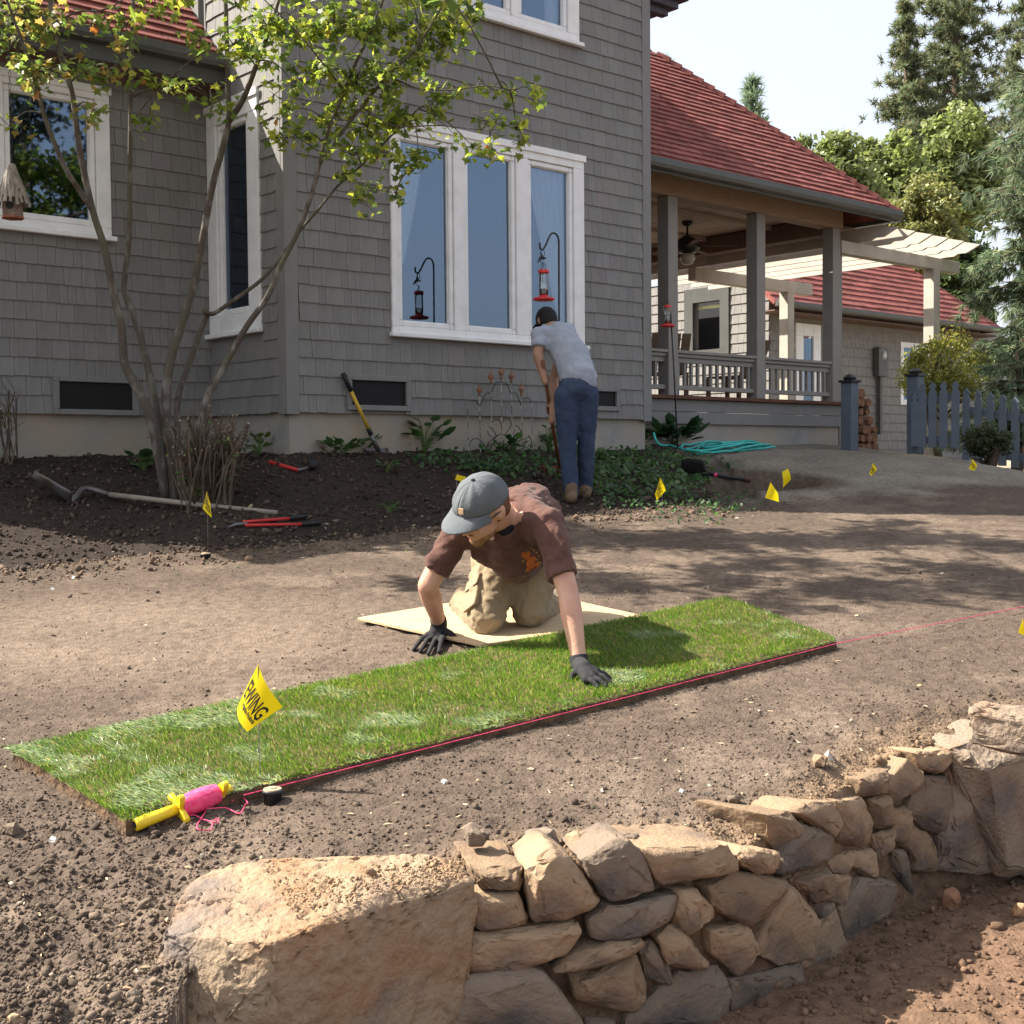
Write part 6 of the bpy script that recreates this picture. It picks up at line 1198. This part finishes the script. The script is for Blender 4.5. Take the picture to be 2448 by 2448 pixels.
# ------------------------------------------------------------------ yellow marking flags
M['flag'] = mat('flag_yellow', (.86, .66, .015), rough=.5, transl=.45); M['flagink'] = mat('flag_ink', (.02, .017, .012), rough=.6); M['wire'] = mat('flag_wire', (.30, .29, .28), rough=.4, metallic=.7)
def text_mesh(s, size, font_scale=1.0):
    cu = bpy.data.curves.new('t', 'FONT'); cu.body = s; cu.size = size; cu.offset = .018; cu.align_x = 'CENTER'; cu.resolution_u = 2; ob = bpy.data.objects.new('t', cu); COL.objects.link(ob); bpy.context.view_layer.update()
    dg = bpy.context.evaluated_depsgraph_get(); me = bpy.data.meshes.new_from_object(ob.evaluated_get(dg)); V = np.array([v.co[:] for v in me.vertices]); Fs = [tuple(p.vertices) for p in me.polygons]; bpy.data.objects.remove(ob); bpy.data.meshes.remove(me); return V, Fs
TXT = [text_mesh('EWING', 1.0), text_mesh('Irrigation Products', .42)]
def flag(label, base, quad, d, text=True, curl=.18, top=None):
    """quad in picture points: text-left-bottom, text-right-bottom, text-right-top, text-left-top; base: wire foot"""
    Q = [P(a, b_, d + dd) for (a, b_, dd) in quad]; ft = G(*base) if base else None; c = ft if ft is not None else Q[0]; root = tag(empty('marking_flag', c), label, 'flag', 'yellow marking flags in the soil'); side = np.linalg.norm(Q[1] - Q[0]); nn = np.cross(Q[1] - Q[0], Q[3] - Q[0]); nn /= np.linalg.norm(nn) + 1e-9
    if nn[1] > 0: nn = -nn
    f = lambda u, v, h=0.0: Q[0] * (1 - u) * (1 - v) + Q[1] * u * (1 - v) + Q[2] * u * v + Q[3] * (1 - u) * v + nn * (curl * side * math.sin(math.pi * u) * .6 - curl * .5 * side * (v - .5) ** 2 + h) - c
    MB().grid(lambda s, t: f(s, t), 10, 10).build('sheet', M['flag'], root, True)
    if text:
        b = MB()
        for (V, Fs), v0, hs in ((TXT[0], .34, .40), (TXT[1], .22, .11)):
            w0, w1 = V[:, 0].min(), V[:, 0].max(); h1 = V[:, 1].max()
            if v0 < .3: u0, u1 = .25, .92
            else: u0, u1 = .06, .92
            b.add([f(u0 + (x - w0) / (w1 - w0) * (u1 - u0), v0 + y / h1 * hs, .0012) for x, y, z in V], Fs)
        b.build('lettering', M['flagink'], root)
    if ft is not None:
        tp = P(*top, d) if top else Q[3]; MB().tube([np.array((0, 0, -.05)), tp - c], .0016, 5).build('wire', M['wire'], root)
    return root
dB = float(G(622, 1886)[1]); flag('large yellow flag standing in front of the turf strip', (622, 1886), [(566, 1692, .05), (589, 1750, .0), (674, 1690, -.01), (616, 1588, .0)], dB, True, .22, (617, 1592))
d_ = float(G(497, 1320)[1]); flag('narrow yellow flag in front of the long lying shovel', (497, 1318), [(484, 1216, .02), (506, 1238, .0), (503, 1205, .04), (495, 1174, .03)], d_, True, .1, (496, 1178))
d_ = float(G(1585, 1262)[1]); flag('yellow flag upright on the shaded soil right of the standing person', (1585, 1258), [(1566, 1182, .0), (1570, 1196, .0), (1592, 1172, .0), (1579, 1142, .0)], d_, True, .1, (1582, 1150))
d_ = float(G(1850, 1240)[1]); flag('yellow flag with faded print in front of the dug hole', (1860, 1215), [(1829, 1190, .0), (1862, 1200, .0), (1860, 1180, .0), (1842, 1153, .0)], d_, False, .1, (1850, 1165))
d_ = float(G(1872, 1190)[1]); flag('bent yellow flag standing at the far rim of the hole', (1872, 1190), [(1870, 1128, .0), (1872, 1166, .02), (1891, 1146, .0), (1884, 1120, .0)], d_, False, .25, (1871, 1135))
d_ = float(G(2085, 1160)[1]); flag('yellow flag alone on the middle of the gravel mound', (2085, 1158), [(2078, 1133, .0), (2083, 1138, .0), (2097, 1122, .0), (2087, 1106, .0)], d_, True, .1)
d_ = float(G(2325, 1150)[1]); flag('yellow flag below the round dark shrub', (2325, 1148), [(2316, 1121, .0), (2330, 1126, .0), (2336, 1112, .0), (2325, 1097, .0)], d_, True, .1)
d_ = float(G(2452, 1560)[1]); flag('yellow flag cut off by the picture edge beside the string', (2460, 1560), [(2434, 1512, .0), (2470, 1530, .0), (2475, 1490, .0), (2446, 1476, .0)], d_, False, .1)
d_ = float(G(1092, 1245)[1]); flag('tiny yellow flag tip just behind the grey cap', (1092, 1245), [(1088, 1146, .0), (1112, 1154, .0), (1114, 1140, .0), (1092, 1134, .0)], d_, False, .1)
# ------------------------------------------------------------------ people
def fabric(name, c1, c2, sc=7.0, bump=.5, bs=9, rough=.85):
    return mat(name, c1, c2, scale=sc, rough=rough, bump=bump, bscale=bs, bdist=.03, spec=.1, sheen=.1)
M['skin'] = mat('skin', (.46, .255, .175), (.53, .31, .22), scale=14, rough=.5, spec=.35, bump=.18, bscale=160, bdist=.004, c3=(.47, .22, .155), scale3=7); M['skin2'] = mat('skin_tan', (.34, .19, .125), .9, scale=8, rough=.55, spec=.3)
M['shirt'] = fabric('brown_tee', (.115, .058, .046), .8, 9, .5, 22); M['trousers'] = fabric('khaki_canvas', (.28, .215, .135), .82, 5, .6, 12); M['gloveknit'] = mat('black_glove_knit', (.028, .028, .03), .8, scale=30, rough=.9, bump=.4, bscale=200)
M['gloverub'] = mat('grey_glove_rubber', (.10, .10, .11), rough=.45); M['capgrey'] = mat('grey_blue_cap', (.112, .124, .134), .85, scale=12, rough=.9, bump=.25, bscale=90); M['capblack'] = mat('black_cap', (.012, .012, .014), rough=.8)
M['greytee'] = fabric('pale_grey_tee', (.30, .33, .39), .9); M['denim'] = mat('blue_denim', (.030, .047, .088), (.085, .115, .17), scale=2.2, lo=.5, hi=.75, rough=.85, bump=.5, bscale=14, bdist=.03); M['boot'] = mat('brown_boot', (.16, .105, .065), .7, scale=12, rough=.8, bump=.3, bscale=40)
M['hair'] = mat('auburn_hair', (.15, .065, .03), .7, scale=40, rough=.7, bump=.6, bscale=120, stretch=(1, 1, .2)); M['beard'] = mat('ginger_beard', (.30, .16, .08), .7, scale=60, rough=.8, bump=.6, bscale=150)
_cl = bpy.data.textures.new('folds', 'CLOUDS'); _cl.noise_scale = .10; _cl.noise_depth = 1; _cl.noise_type = 'HARD_NOISE'
_cl2 = bpy.data.textures.new('fine_folds', 'CLOUDS'); _cl2.noise_scale = .065; _cl2.noise_depth = 1; _cl2.noise_type = 'HARD_NOISE'
def blob(name, fill, material, parent, org, vox=.010, smooth=6, folds=0.0, tex=None):
    """one continuous skin grown over overlapping tapered shapes"""
    b = MB(); fill(b); o = mesh_obj(name, np.array(b.v) - org, b.f, material, parent, True)
    r = o.modifiers.new('remesh', 'REMESH'); r.mode = 'VOXEL'; r.voxel_size = vox; r.use_smooth_shade = True
    s = o.modifiers.new('smooth', 'SMOOTH'); s.iterations = smooth; s.factor = .5
    if folds:
        d = o.modifiers.new('folds', 'DISPLACE'); d.texture = tex or _cl; d.strength = folds; d.mid_level = .5; d.texture_coords = 'LOCAL'
    return o
def ortho(f, u):
    f = np.asarray(f, float); f /= np.linalg.norm(f); u = np.asarray(u, float); u -= f * (u @ f); u /= np.linalg.norm(u); return f, np.cross(u, f), u
def head_fill(b, c, f, l, u, s=1.0, ears=True):
    A = np.stack([f, l, u], 1); pt = lambda a, e, h: c + (f * a + l * e + u * h) * s
    E = lambda a, e, h, r: b.ball(pt(a, e, h), np.array(r) * s, 20, 14, A)
    E(-.012, 0, .012, (.100, .078, .102)); E(.035, 0, -.055, (.062, .060, .062)); E(.052, 0, -.082, (.042, .046, .034)); E(.078, 0, -.100, (.022, .026, .020))
    E(.076, .036, -.030, (.022, .024, .026)); E(.076, -.036, -.030, (.022, .024, .026)); E(.082, 0, .028, (.018, .052, .014))
    b.caps(pt(.092, 0, .012), pt(.112, 0, -.030), .009 * s, .0125 * s, 10); E(.104, .010, -.034, (.009, .008, .007)); E(.104, -.010, -.034, (.009, .008, .007))
    E(.094, 0, -.062, (.009, .023, .006)); E(.091, 0, -.073, (.009, .021, .007))
    if ears:
        for e in (1, -1): E(-.012, e * .080, -.008, (.024, .010, .034)); E(-.02, e * .086, .004, (.016, .006, .020))
    return pt
def finger(b, pts, r0=.0105, r1=.0085):
    n = len(pts); b.chain([(p, r0 + (r1 - r0) * i / (n - 1)) for i, p in enumerate(pts)], 10)

# ---- the kneeling person
kp0 = lp(1200, 1520, .03); kneel = None
HS = 1.13; HC = P(1152, 1213, 5.24); hf, hl, hu = ortho((-.60, -.45, -.60), (-.2, -.55, .80)); hpnt = lambda a, e, h: HC + (hf * a + hl * e + hu * h) * HS
shL, elL, wrL = P(1310, 1252, 5.26), P(1358, 1415, 5.13), P(1386, 1588, 5.03); shR, elR, wrR = P(1092, 1280, 5.45), P(1022, 1400, 5.45), P(1050, 1490, 5.68)
nkb = P(1222, 1238, 5.42); hipL, hipR = P(1290, 1300, 5.95), P(1190, 1305, 5.95); knL, knR = P(1266, 1462, 5.83), P(1163, 1478, 5.72); anL, anR = P(1325, 1440, 6.28), P(1105, 1442, 6.22)
def body_fill(b):
    head_fill(b, HC, hf, hl, hu, HS); b.chain([(hpnt(-.035, 0, -.03), .070), (hpnt(-.045, 0, -.09), .064), (nkb, .068)]); b.caps(nkb, P(1235, 1255, 5.6), .07, .12)
    b.chain([(P(1235, 1255, 5.6), .12), (P(1258, 1260, 5.75), .12), (P(1240, 1295, 5.92), .12)]); b.chain([(nkb, .06), (shL, .058)]); b.chain([(nkb, .06), (shR, .058)])
    mL = elL + (wrL - elL) * .3; b.chain([(shL, .058), (elL + (shL - elL) * .5, .052), (elL, .043), (mL, .046), (elL + (wrL - elL) * .7, .036), (wrL, .029)])
    mR = elR + (wrR - elR) * .3; b.chain([(shR, .058), (elR + (shR - elR) * .5, .052), (elR, .044), (mR, .047), (elR + (wrR - elR) * .7, .037), (wrR, .030)])
    for h, k, a in ((hipL, knL, anL), (hipR, knR, anR)): b.chain([(h, .09), (k, .06), (a, .045)])
kneel = blob('person', body_fill, M['skin'], None, kp0, .0075, 5); kneel.location = Vector(kp0); tag(kneel, 'kneeling person in brown tee and grey cap pressing down turf with gloved hands', 'person')
def shirt_fill(b):
    up, mb_, wa, pe = P(1243, 1242, 5.46), P(1262, 1232, 5.62), P(1262, 1258, 5.78), P(1247, 1290, 5.92)
    b.chain([(up, .128), (mb_, .148), (wa, .143), (pe, .142)], 18); b.chain([(up, .118), (shL, .076)], 14); b.chain([(up, .115), (shR, .074)], 14); b.chain([(up, .105), (P(1205, 1272, 5.39), .085)], 14)
    b.chain([(P(1215, 1300, 5.46), .11), (P(1210, 1335, 5.56), .09), (P(1240, 1345, 5.68), .10), (P(1262, 1310, 5.78), .12)], 14); b.caps(P(1160, 1315, 5.52), P(1235, 1340, 5.5), .075, .085); b.caps(P(1290, 1310, 5.5), P(1225, 1345, 5.5), .075, .08)
    eL = shL + (elL - shL) * .80; b.tube([shL, shL + (eL - shL) * .5, eL], [.074, .070, .071], 18); b.ball(shL, .075)
    eR = shR + (elR - shR) * .74; b.tube([shR, shR + (eR - shR) * .5, eR], [.072, .069, .070], 18); b.ball(shR, .073)
sh_ = blob('shirt', shirt_fill, M['shirt'], kneel, kp0, .010, 5, .026)
b = MB(); c = P(1198, 1262, 5.335); f_, l_, u_ = ortho(c - P(1235, 1255, 5.6), (0, 0, 1)); 
def und(b): b.ball(P(1206, 1266, 5.345), .046, 14, 10); b.caps(nkb, P(1208, 1263, 5.355), .071, .052)
blob('undershirt', und, mat('black_undershirt', (.012, .011, .012), rough=.9), kneel, kp0, .008, 4)
def collar(b):
    ax = (hpnt(-.045, 0, -.10) - nkb); ax /= np.linalg.norm(ax); c = nkb + ax * .022; s1 = np.cross(ax, (0, 0, 1.)); s1 /= np.linalg.norm(s1); s2 = np.cross(ax, s1); pts = [c + (s1 * math.cos(t) + s2 * math.sin(t)) * .082 for t in np.linspace(0, 2 * math.pi, 25)]; b.tube(pts, .011, 8, False)
blob('collar', collar, M['shirt'], kneel, kp0, .006, 3)
def trouser_fill(b):
    b.chain([(hipL, .125), (hipR, .125)], 16); b.caps(P(1240, 1300, 5.98), P(1240, 1300, 6.05), .14, .13)
    for h, k, a in ((hipL, knL, anL), (hipR, knR, anR)):
        mid = h + (k - h) * .5; b.chain([(h, .125), (mid, .112), (k + (mid - k) * .2, .092), (k, .086)], 16); b.chain([(k, .086), (k + (a - k) * .5, .078), (a, .066)], 14)
blob('trousers', trouser_fill, M['trousers'], kneel, kp0, .010, 5, .022, _cl2)
def boot_fill(a, t):
    def fn(b): b.chain([(a, .062), (a + (t - a) * .5 + np.array((0, 0, .0)), .055), (t, .048)], 12); b.caps(a + np.array((0, .05, .03)), t + np.array((0, .03, .0)), .045, .042)
    return fn
for a, t in ((anL, anL + np.array((.03, .12, -.035))), (anR, anR + np.array((-.03, .12, -.04)))): blob('boot', boot_fill(a, t), M['boot'], kneel, kp0, .009, 4)
# cargo pocket with flap on the outer thigh
mid = hipR + (knR - hipR) * .62; sdv = np.array((-.82, -.57, 0)); upv_ = (hipR - knR) / np.linalg.norm(hipR - knR); tv = np.cross(sdv, upv_); c = mid + sdv * .098 - kp0
b = MB(); b.hexa([c - tv * .06 - upv_ * .09 - sdv * .02, c + tv * .06 - upv_ * .09 - sdv * .02, c + tv * .06 - upv_ * .09 + sdv * .012, c - tv * .06 - upv_ * .09 + sdv * .012, c - tv * .06 + upv_ * .05 - sdv * .02, c + tv * .06 + upv_ * .05 - sdv * .02, c + tv * .06 + upv_ * .05 + sdv * .01, c - tv * .06 + upv_ * .05 + sdv * .01]); pk = b.build('cargo_pocket', M['trousers'], kneel); bev(pk, .008, 3)
b = MB(); b.hexa([c - tv * .065 + upv_ * .02 + sdv * .008, c + tv * .065 + upv_ * .02 + sdv * .008, c + tv * .065 + upv_ * .02 + sdv * .020, c - tv * .065 + upv_ * .02 + sdv * .020, c - tv * .065 + upv_ * .075 - sdv * .005, c + tv * .065 + upv_ * .075 - sdv * .005, c + tv * .065 + upv_ * .075 + sdv * .014, c - tv * .065 + upv_ * .075 + sdv * .014]); bev(b.build('pocket_flap', M['trousers'], pk), .006, 2)
# cap
def cap_pt(th, ph, k=1.0): return hpnt((.113 * math.cos(th) * math.cos(ph)) * k - .010, .093 * math.sin(th) * math.cos(ph) * k, .028 + .022 * math.cos(th) * (1 - math.sin(ph)) * .6 + .100 * math.sin(ph) * k)
def cap_grid(s, t):
    th = 2 * math.pi * s; ph = t * math.pi / 2 * .999; cr = .0022 * math.sin(th * 9 + 2) * math.sin(ph * 2) * (1 if math.cos(th) > -.2 else .4); return cap_pt(th, ph, 1.0 + cr / .1 - .012 * max(0, math.cos(3 * th)) ** 8 * (1 - t)) - kp0
b = MB(); b.grid(cap_grid, 60, 18); cap = b.build('cap', M['capgrey'], kneel, True); cap.modifiers.new('solid', 'SOLIDIFY').thickness = .003
def brim(s, t):
    th = (s - .5) * 2 * 1.12; ext = .090 * t * (math.cos((s - .5) * 2 * 1.52) ** .6); base = cap_pt(th, .02); out = hf * math.cos(th) * 1.0 + hl * math.sin(th) * .35; return base + out * ext - hu * (.010 * t + .030 * (2 * s - 1) ** 2 * t) - kp0
b = MB(); b.grid(brim, 32, 10); o = b.build('brim', M['capgrey'], cap, True); o.modifiers.new('solid', 'SOLIDIFY').thickness = .0035
MB().ball(cap_pt(0, math.pi / 2) - kp0 + hu * .002, (.009, .009, .006), 10, 6).build('button', mat('cap_button', (.06, .065, .07), rough=.8), cap, True)
b = MB(); th0, ph0 = .12, .34; q = [cap_pt(th0 - .12, ph0 - .10, 1.02), cap_pt(th0 + .12, ph0 - .10, 1.02), cap_pt(th0 + .12, ph0 + .12, 1.02), cap_pt(th0 - .12, ph0 + .12, 1.02)]; nn = hf * .9 + hu * .4; b.hexa([p - kp0 - nn * .002 for p in q] + [p - kp0 + nn * .0025 for p in q]); b.build('patch', mat('tan_patch', (.55, .37, .22), .8, scale=60, rough=.8), cap)
def hair_fill(b):
    A = np.stack([hf, hl, hu], 1); b.ball(hpnt(-.025, 0, .004), np.array((.094, .083, .088)) * HS, 18, 12, A); b.ball(hpnt(-.055, 0, -.045), np.array((.055, .066, .045)) * HS, 14, 10, A)
blob('hair', hair_fill, M['hair'], kneel, kp0, .007, 3)
def beard_fill(b):
    A = np.stack([hf, hl, hu], 1); b.ball(hpnt(.040, 0, -.074), np.array((.054, .060, .040)) * HS, 16, 10, A); b.ball(hpnt(.074, 0, -.098), np.array((.027, .034, .024)) * HS, 14, 10, A); b.ball(hpnt(.094, 0, -.052), np.array((.010, .026, .006)) * HS, 10, 8, A)
blob('beard', beard_fill, M['beard'], kneel, kp0, .006, 2)
b = MB(); A3 = np.stack([hf, hl, hu], 1)
for e in (1, -1): b.ball(hpnt(.093, e * .034, .004) - kp0, np.array((.010, .028, .019)) * HS, 12, 8, A3)
b.tube([hpnt(.104, -.012, .008) - kp0, hpnt(.106, 0, .010) - kp0, hpnt(.104, .012, .008) - kp0], .004, 6)
for e in (1, -1): b.tube([hpnt(.086, e * .062, .008) - kp0, hpnt(.03, e * .084, .008) - kp0, hpnt(-.02, e * .088, .006) - kp0], .0035, 6)
b.build('sunglasses', mat('black_glasses', (.01, .01, .012), rough=.15, spec=.6), kneel, True)
# orange leaf print on the chest
M['print'] = mat('orange_print', (.45, .12, .03), .8, scale=40, rough=.8); bp_c = P(1285, 1330, 5.36)
bpy.context.view_layer.update(); _dg = bpy.context.evaluated_depsgraph_get(); _ev = sh_.evaluated_get(_dg); b = MB()
def on_shirt(px, py):
    r = ray(px, py); ok, co, no, _i = _ev.ray_cast(Vector(CAM - kp0), Vector(r).normalized()); return (np.array(co) + np.array(no) * .0025) if ok else None
for x, y, r, m in [(975, 795, 26, 0), (1000, 785, 22, 0), (1010, 825, 26, 0), (1045, 825, 24, 0), (1015, 865, 26, 0), (1050, 880, 26, 0), (1078, 862, 16, 0), (1008, 903, 18, 0), (1035, 850, 22, 0), (965, 840, 10, 1), (1030, 745, 7, 1), (1050, 760, 8, 1), (1070, 775, 8, 1), (1085, 805, 7, 1), (1095, 850, 8, 1), (990, 915, 8, 1), (1075, 830, 8, 1)]:
    c_ = on_shirt(950 + x * .3106, 1080 + y * .3106); ps = [on_shirt(950 + (x + r * (1 + .22 * math.sin(5 * a + x)) * math.cos(a)) * .3106, 1080 + (y + r * (1 + .22 * math.sin(5 * a + x)) * math.sin(a)) * .3106) for a in np.linspace(0, 6.283, 13)[:-1]]
    if c_ is None or any(q is None for q in ps): continue
    b.cur = m; b.add([c_] + ps, [(0, 1 + i, 1 + (i + 1) % 12) for i in range(12)])
if b.v: b.build('leaf_print', [M['print'], mat('yellow_print', (.30, .20, .05), rough=.8)], kneel)
# gloves: palm and five unequal fingers each
def sodp(px, py, h): return lp(px, py, h)
def gloveR(b):
    w = wrR; kn = [P(1024, 1519, 5.66), P(1035, 1523, 5.655), P(1048, 1525, 5.655), P(1061, 1521, 5.665)]; tips = [lp(989, 1553, .012), lp(1005, 1557, .012), lp(1024, 1563, .012), lp(1049, 1559, .012)]
    b.caps(w, P(1046, 1504, 5.68), .036, .036); b.caps(P(1046, 1504, 5.68), kn[1], .036, .026); b.caps(P(1052, 1506, 5.68), kn[2], .034, .026); b.caps(kn[0], kn[3], .019, .019)
    for k, t in zip(kn, tips): finger(b, [k, k + (t - k) * .45 + np.array((0, 0, .014)), k + (t - k) * .8 + np.array((0, 0, .006)), t], .0125, .0095)
    finger(b, [P(1058, 1503, 5.67), P(1078, 1514, 5.64), lp(1092, 1527, .016), lp(1101, 1533, .013)], .014, .0105)
def gloveL(b):
    w = wrL; H = .05; kn = [lp(1424, 1606, .075), lp(1424, 1613, .072), lp(1415, 1620, .070), lp(1402, 1624, .066)]; tips = [lp(1458, 1622, H), lp(1461, 1633, H), lp(1450, 1641, H), lp(1430, 1643, H)]
    pm = lp(1396, 1600, .085); b.caps(w, pm, .034, .034)
    for k in kn: b.caps(pm, k, .030, .020)
    for k, t in zip(kn, tips): finger(b, [k, k + (t - k) * .5 + np.array((0, 0, .010)), t], .0125, .0095)
    finger(b, [lp(1384, 1598, .085), lp(1372, 1610, .066), lp(1365, 1622, H)], .014, .0105)
for fn in (gloveR, gloveL):
    g_ = blob('glove', fn, M['gloveknit'], kneel, kp0, .0045, 3)
for w, e in ((wrR, elR), (wrL, elL)):
    ax = (e - w) / np.linalg.norm(e - w); b = MB(); s1 = np.cross(ax, (1., 0, 0)); s1 /= np.linalg.norm(s1); Mx = np.stack([s1, np.cross(ax, s1), ax], 1); b.lathe([(.033, -.02), (.036, .0), (.037, .03), (.036, .034), (.030, .035)], 20, w - kp0, Mx); b.build('glove_cuff', M['gloveknit'], kneel, True)

# ---- the standing person with the rake
fL, fR = G(1366, 1203), G(1400, 1193); dS = float(fL[1] + fR[1]) / 2; sp0 = (fL + fR) / 2
Q = lambda px, py, dd: P(px, py, dS + dd)
akL, akR = fL + np.array((0, .03, .09)), fR + np.array((0, .03, .09)); kL, kR = Q(1357, 1080, -.02), Q(1402, 1068, .06); hL, hR = Q(1355, 950, 0), Q(1401, 945, .03)
wst, mdt, upt = Q(1381, 900, .05), Q(1366, 852, .17), Q(1336, 806, .30); sL, sR = Q(1291, 800, .26), Q(1356, 792, .44); eL, hdL = Q(1286, 848, .16), Q(1304, 914, .10); eR, hdR = Q(1325, 905, .46), Q(1321, 1008, .20); hd = Q(1306, 768, .46); rk1 = G(1338, 1130); rk0 = Q(1297, 862, .06)
sf, sl2, su = ortho((-.35, .75, -.55), (-.25, .45, .85))
def sbody(b):
    head_fill(b, hd, sf, sl2, su, .95); b.chain([(hd, .06), (upt, .07), (mdt, .10), (wst, .10), (Q(1378, 935, 0), .11)]); b.chain([(upt, .06), (sL, .05), (eL, .042), (eL + (hdL - eL) * .35, .040), (hdL, .028)]); b.chain([(upt, .06), (sR, .05), (eR, .042), (eR + (hdR - eR) * .35, .038), (hdR, .028)])
    for h, k, a in ((hL, kL, akL), (hR, kR, akR)): b.chain([(h, .075), (k, .05), (a, .035)])
    ax = (rk1 - rk0) / np.linalg.norm(rk1 - rk0); s1 = np.cross(ax, (0, -1., 0)); s1 /= np.linalg.norm(s1); s2 = np.cross(ax, s1)
    for h, sgn in ((hdL, 1), (hdR, 1)):
        t0 = np.dot(h - rk0, ax); c = rk0 + ax * t0
        b.caps(h, h + (c - h) * .5 + ax * .03, .028, .026)
        for i in range(4):
            p = c + ax * (-.012 + i * .021); finger(b, [p + (s1 * math.cos(a) + s2 * math.sin(a)) * .025 for a in np.linspace(-.4, 3.3, 5)], .0105, .009)
        finger(b, [c - ax * .03 + (s1 * math.cos(a) + s2 * math.sin(a)) * .025 for a in (-.8, -1.9, -2.9)], .0115, .009)
stand = blob('person', sbody, M['skin2'], None, sp0, .0085, 3); stand.location = Vector(sp0); tag(stand, 'standing person bending over seen from behind in grey tee and jeans', 'person')
def tee(b):
    b.chain([(Q(1384, 905, .03), .150), (wst, .150), (mdt, .152), (upt, .130)], 18); b.chain([(upt, .115), (sL, .074)], 14); b.chain([(upt, .12), (sR, .08)], 14); q = sL + (eL - sL) * .72; b.tube([sL, q], [.072, .070], 16); q2 = sR + (eR - sR) * .6; b.tube([sR, q2], [.074, .07], 16); b.caps(upt, Q(1308, 792, .40), .10, .075)
blob('shirt', tee, M['greytee'], stand, sp0, .011, 5, .020)
def jeans(b):
    b.caps(Q(1378, 928, .0), Q(1380, 915, .03), .135, .135, 16); b.caps(hL, hR, .105, .105, 16)
    for h, k, a in ((hL, kL, akL), (hR, kR, akR)): b.chain([(h, .108), (h + (k - h) * .5, .090), (k, .070), (k + (a - k) * .35, .070), (a + np.array((0, 0, .0)), .062)], 16)
blob('jeans', jeans, M['denim'], stand, sp0, .010, 4, .012, _cl)
for f_ in (fL, fR):
    def bt_fill(b, f_=f_): b.chain([(f_ + np.array((0, -.03, .045)), .046), (f_ + np.array((-.01, .09, .045)), .046), (f_ + np.array((-.015, .18, .035)), .04)], 12); b.caps(f_ + np.array((0, .01, .06)), f_ + np.array((0, .02, .13)), .052, .052)
    blob('boot', bt_fill, M['boot'], stand, sp0, .009, 3)
A_ = np.stack([sf, sl2, su], 1); b = MB(); b.grid(lambda s, t: hd + sf * (.102 * math.cos(6.2832 * s) * math.cos(t * 1.57) - .012) + sl2 * .086 * math.sin(6.2832 * s) * math.cos(t * 1.57) + su * (.012 + .105 * math.sin(t * 1.57)) - sp0, 32, 12); c2_ = b.build('cap', M['capblack'], stand, True)
b = MB(); b.grid(lambda s, t: hd + sf * (.085 + .07 * t) * math.cos((s - .5) * 1.9) + sl2 * (.08 + .02 * t) * math.sin((s - .5) * 1.9) * 1.1 + su * (.016 - .012 * t) - sp0, 16, 6); b.build('brim', M['capblack'], c2_, True)
def hair2(b): b.ball(hd - sf * .02 - su * .005, (.095, .082, .085), 16, 12, A_); b.ball(hd - sf * .05 - su * .05, (.05, .062, .04), 14, 10, A_)
blob('hair', hair2, mat('black_hair', (.012, .01, .01), rough=.7), stand, sp0, .008, 2)
# the rake
r0_ = np.array(rk1); rake = tag(empty('garden_rake', r0_), 'brown handled rake held by the standing person', 'rake'); M['rakewood'] = mat('rake_handle', (.20, .085, .045), .7, scale=10, rough=.6)
MB().tube([rk0 - r0_, (rk0 + rk1) / 2 - r0_, np.array((0, 0, .05))], [.0155, .016, .014], 10).build('handle', M['rakewood'], rake, True); M['rakered'] = mat('rake_head', (.30, .05, .04), .6, scale=20, rough=.6)
MB().tube([np.array((-.17, .03, .05)), np.array((.17, -.03, .05))], .008, 6).build('head_bar', M['rakered'], rake)
for i in range(11): t = -.16 + i * .032; MB().tube([np.array((t, -t * .17, .05)), np.array((t, -t * .17 - .02, .02)), np.array((t, -t * .17 - .025, -.01))], .0035, 5).build('tine', M['rakered'], rake)
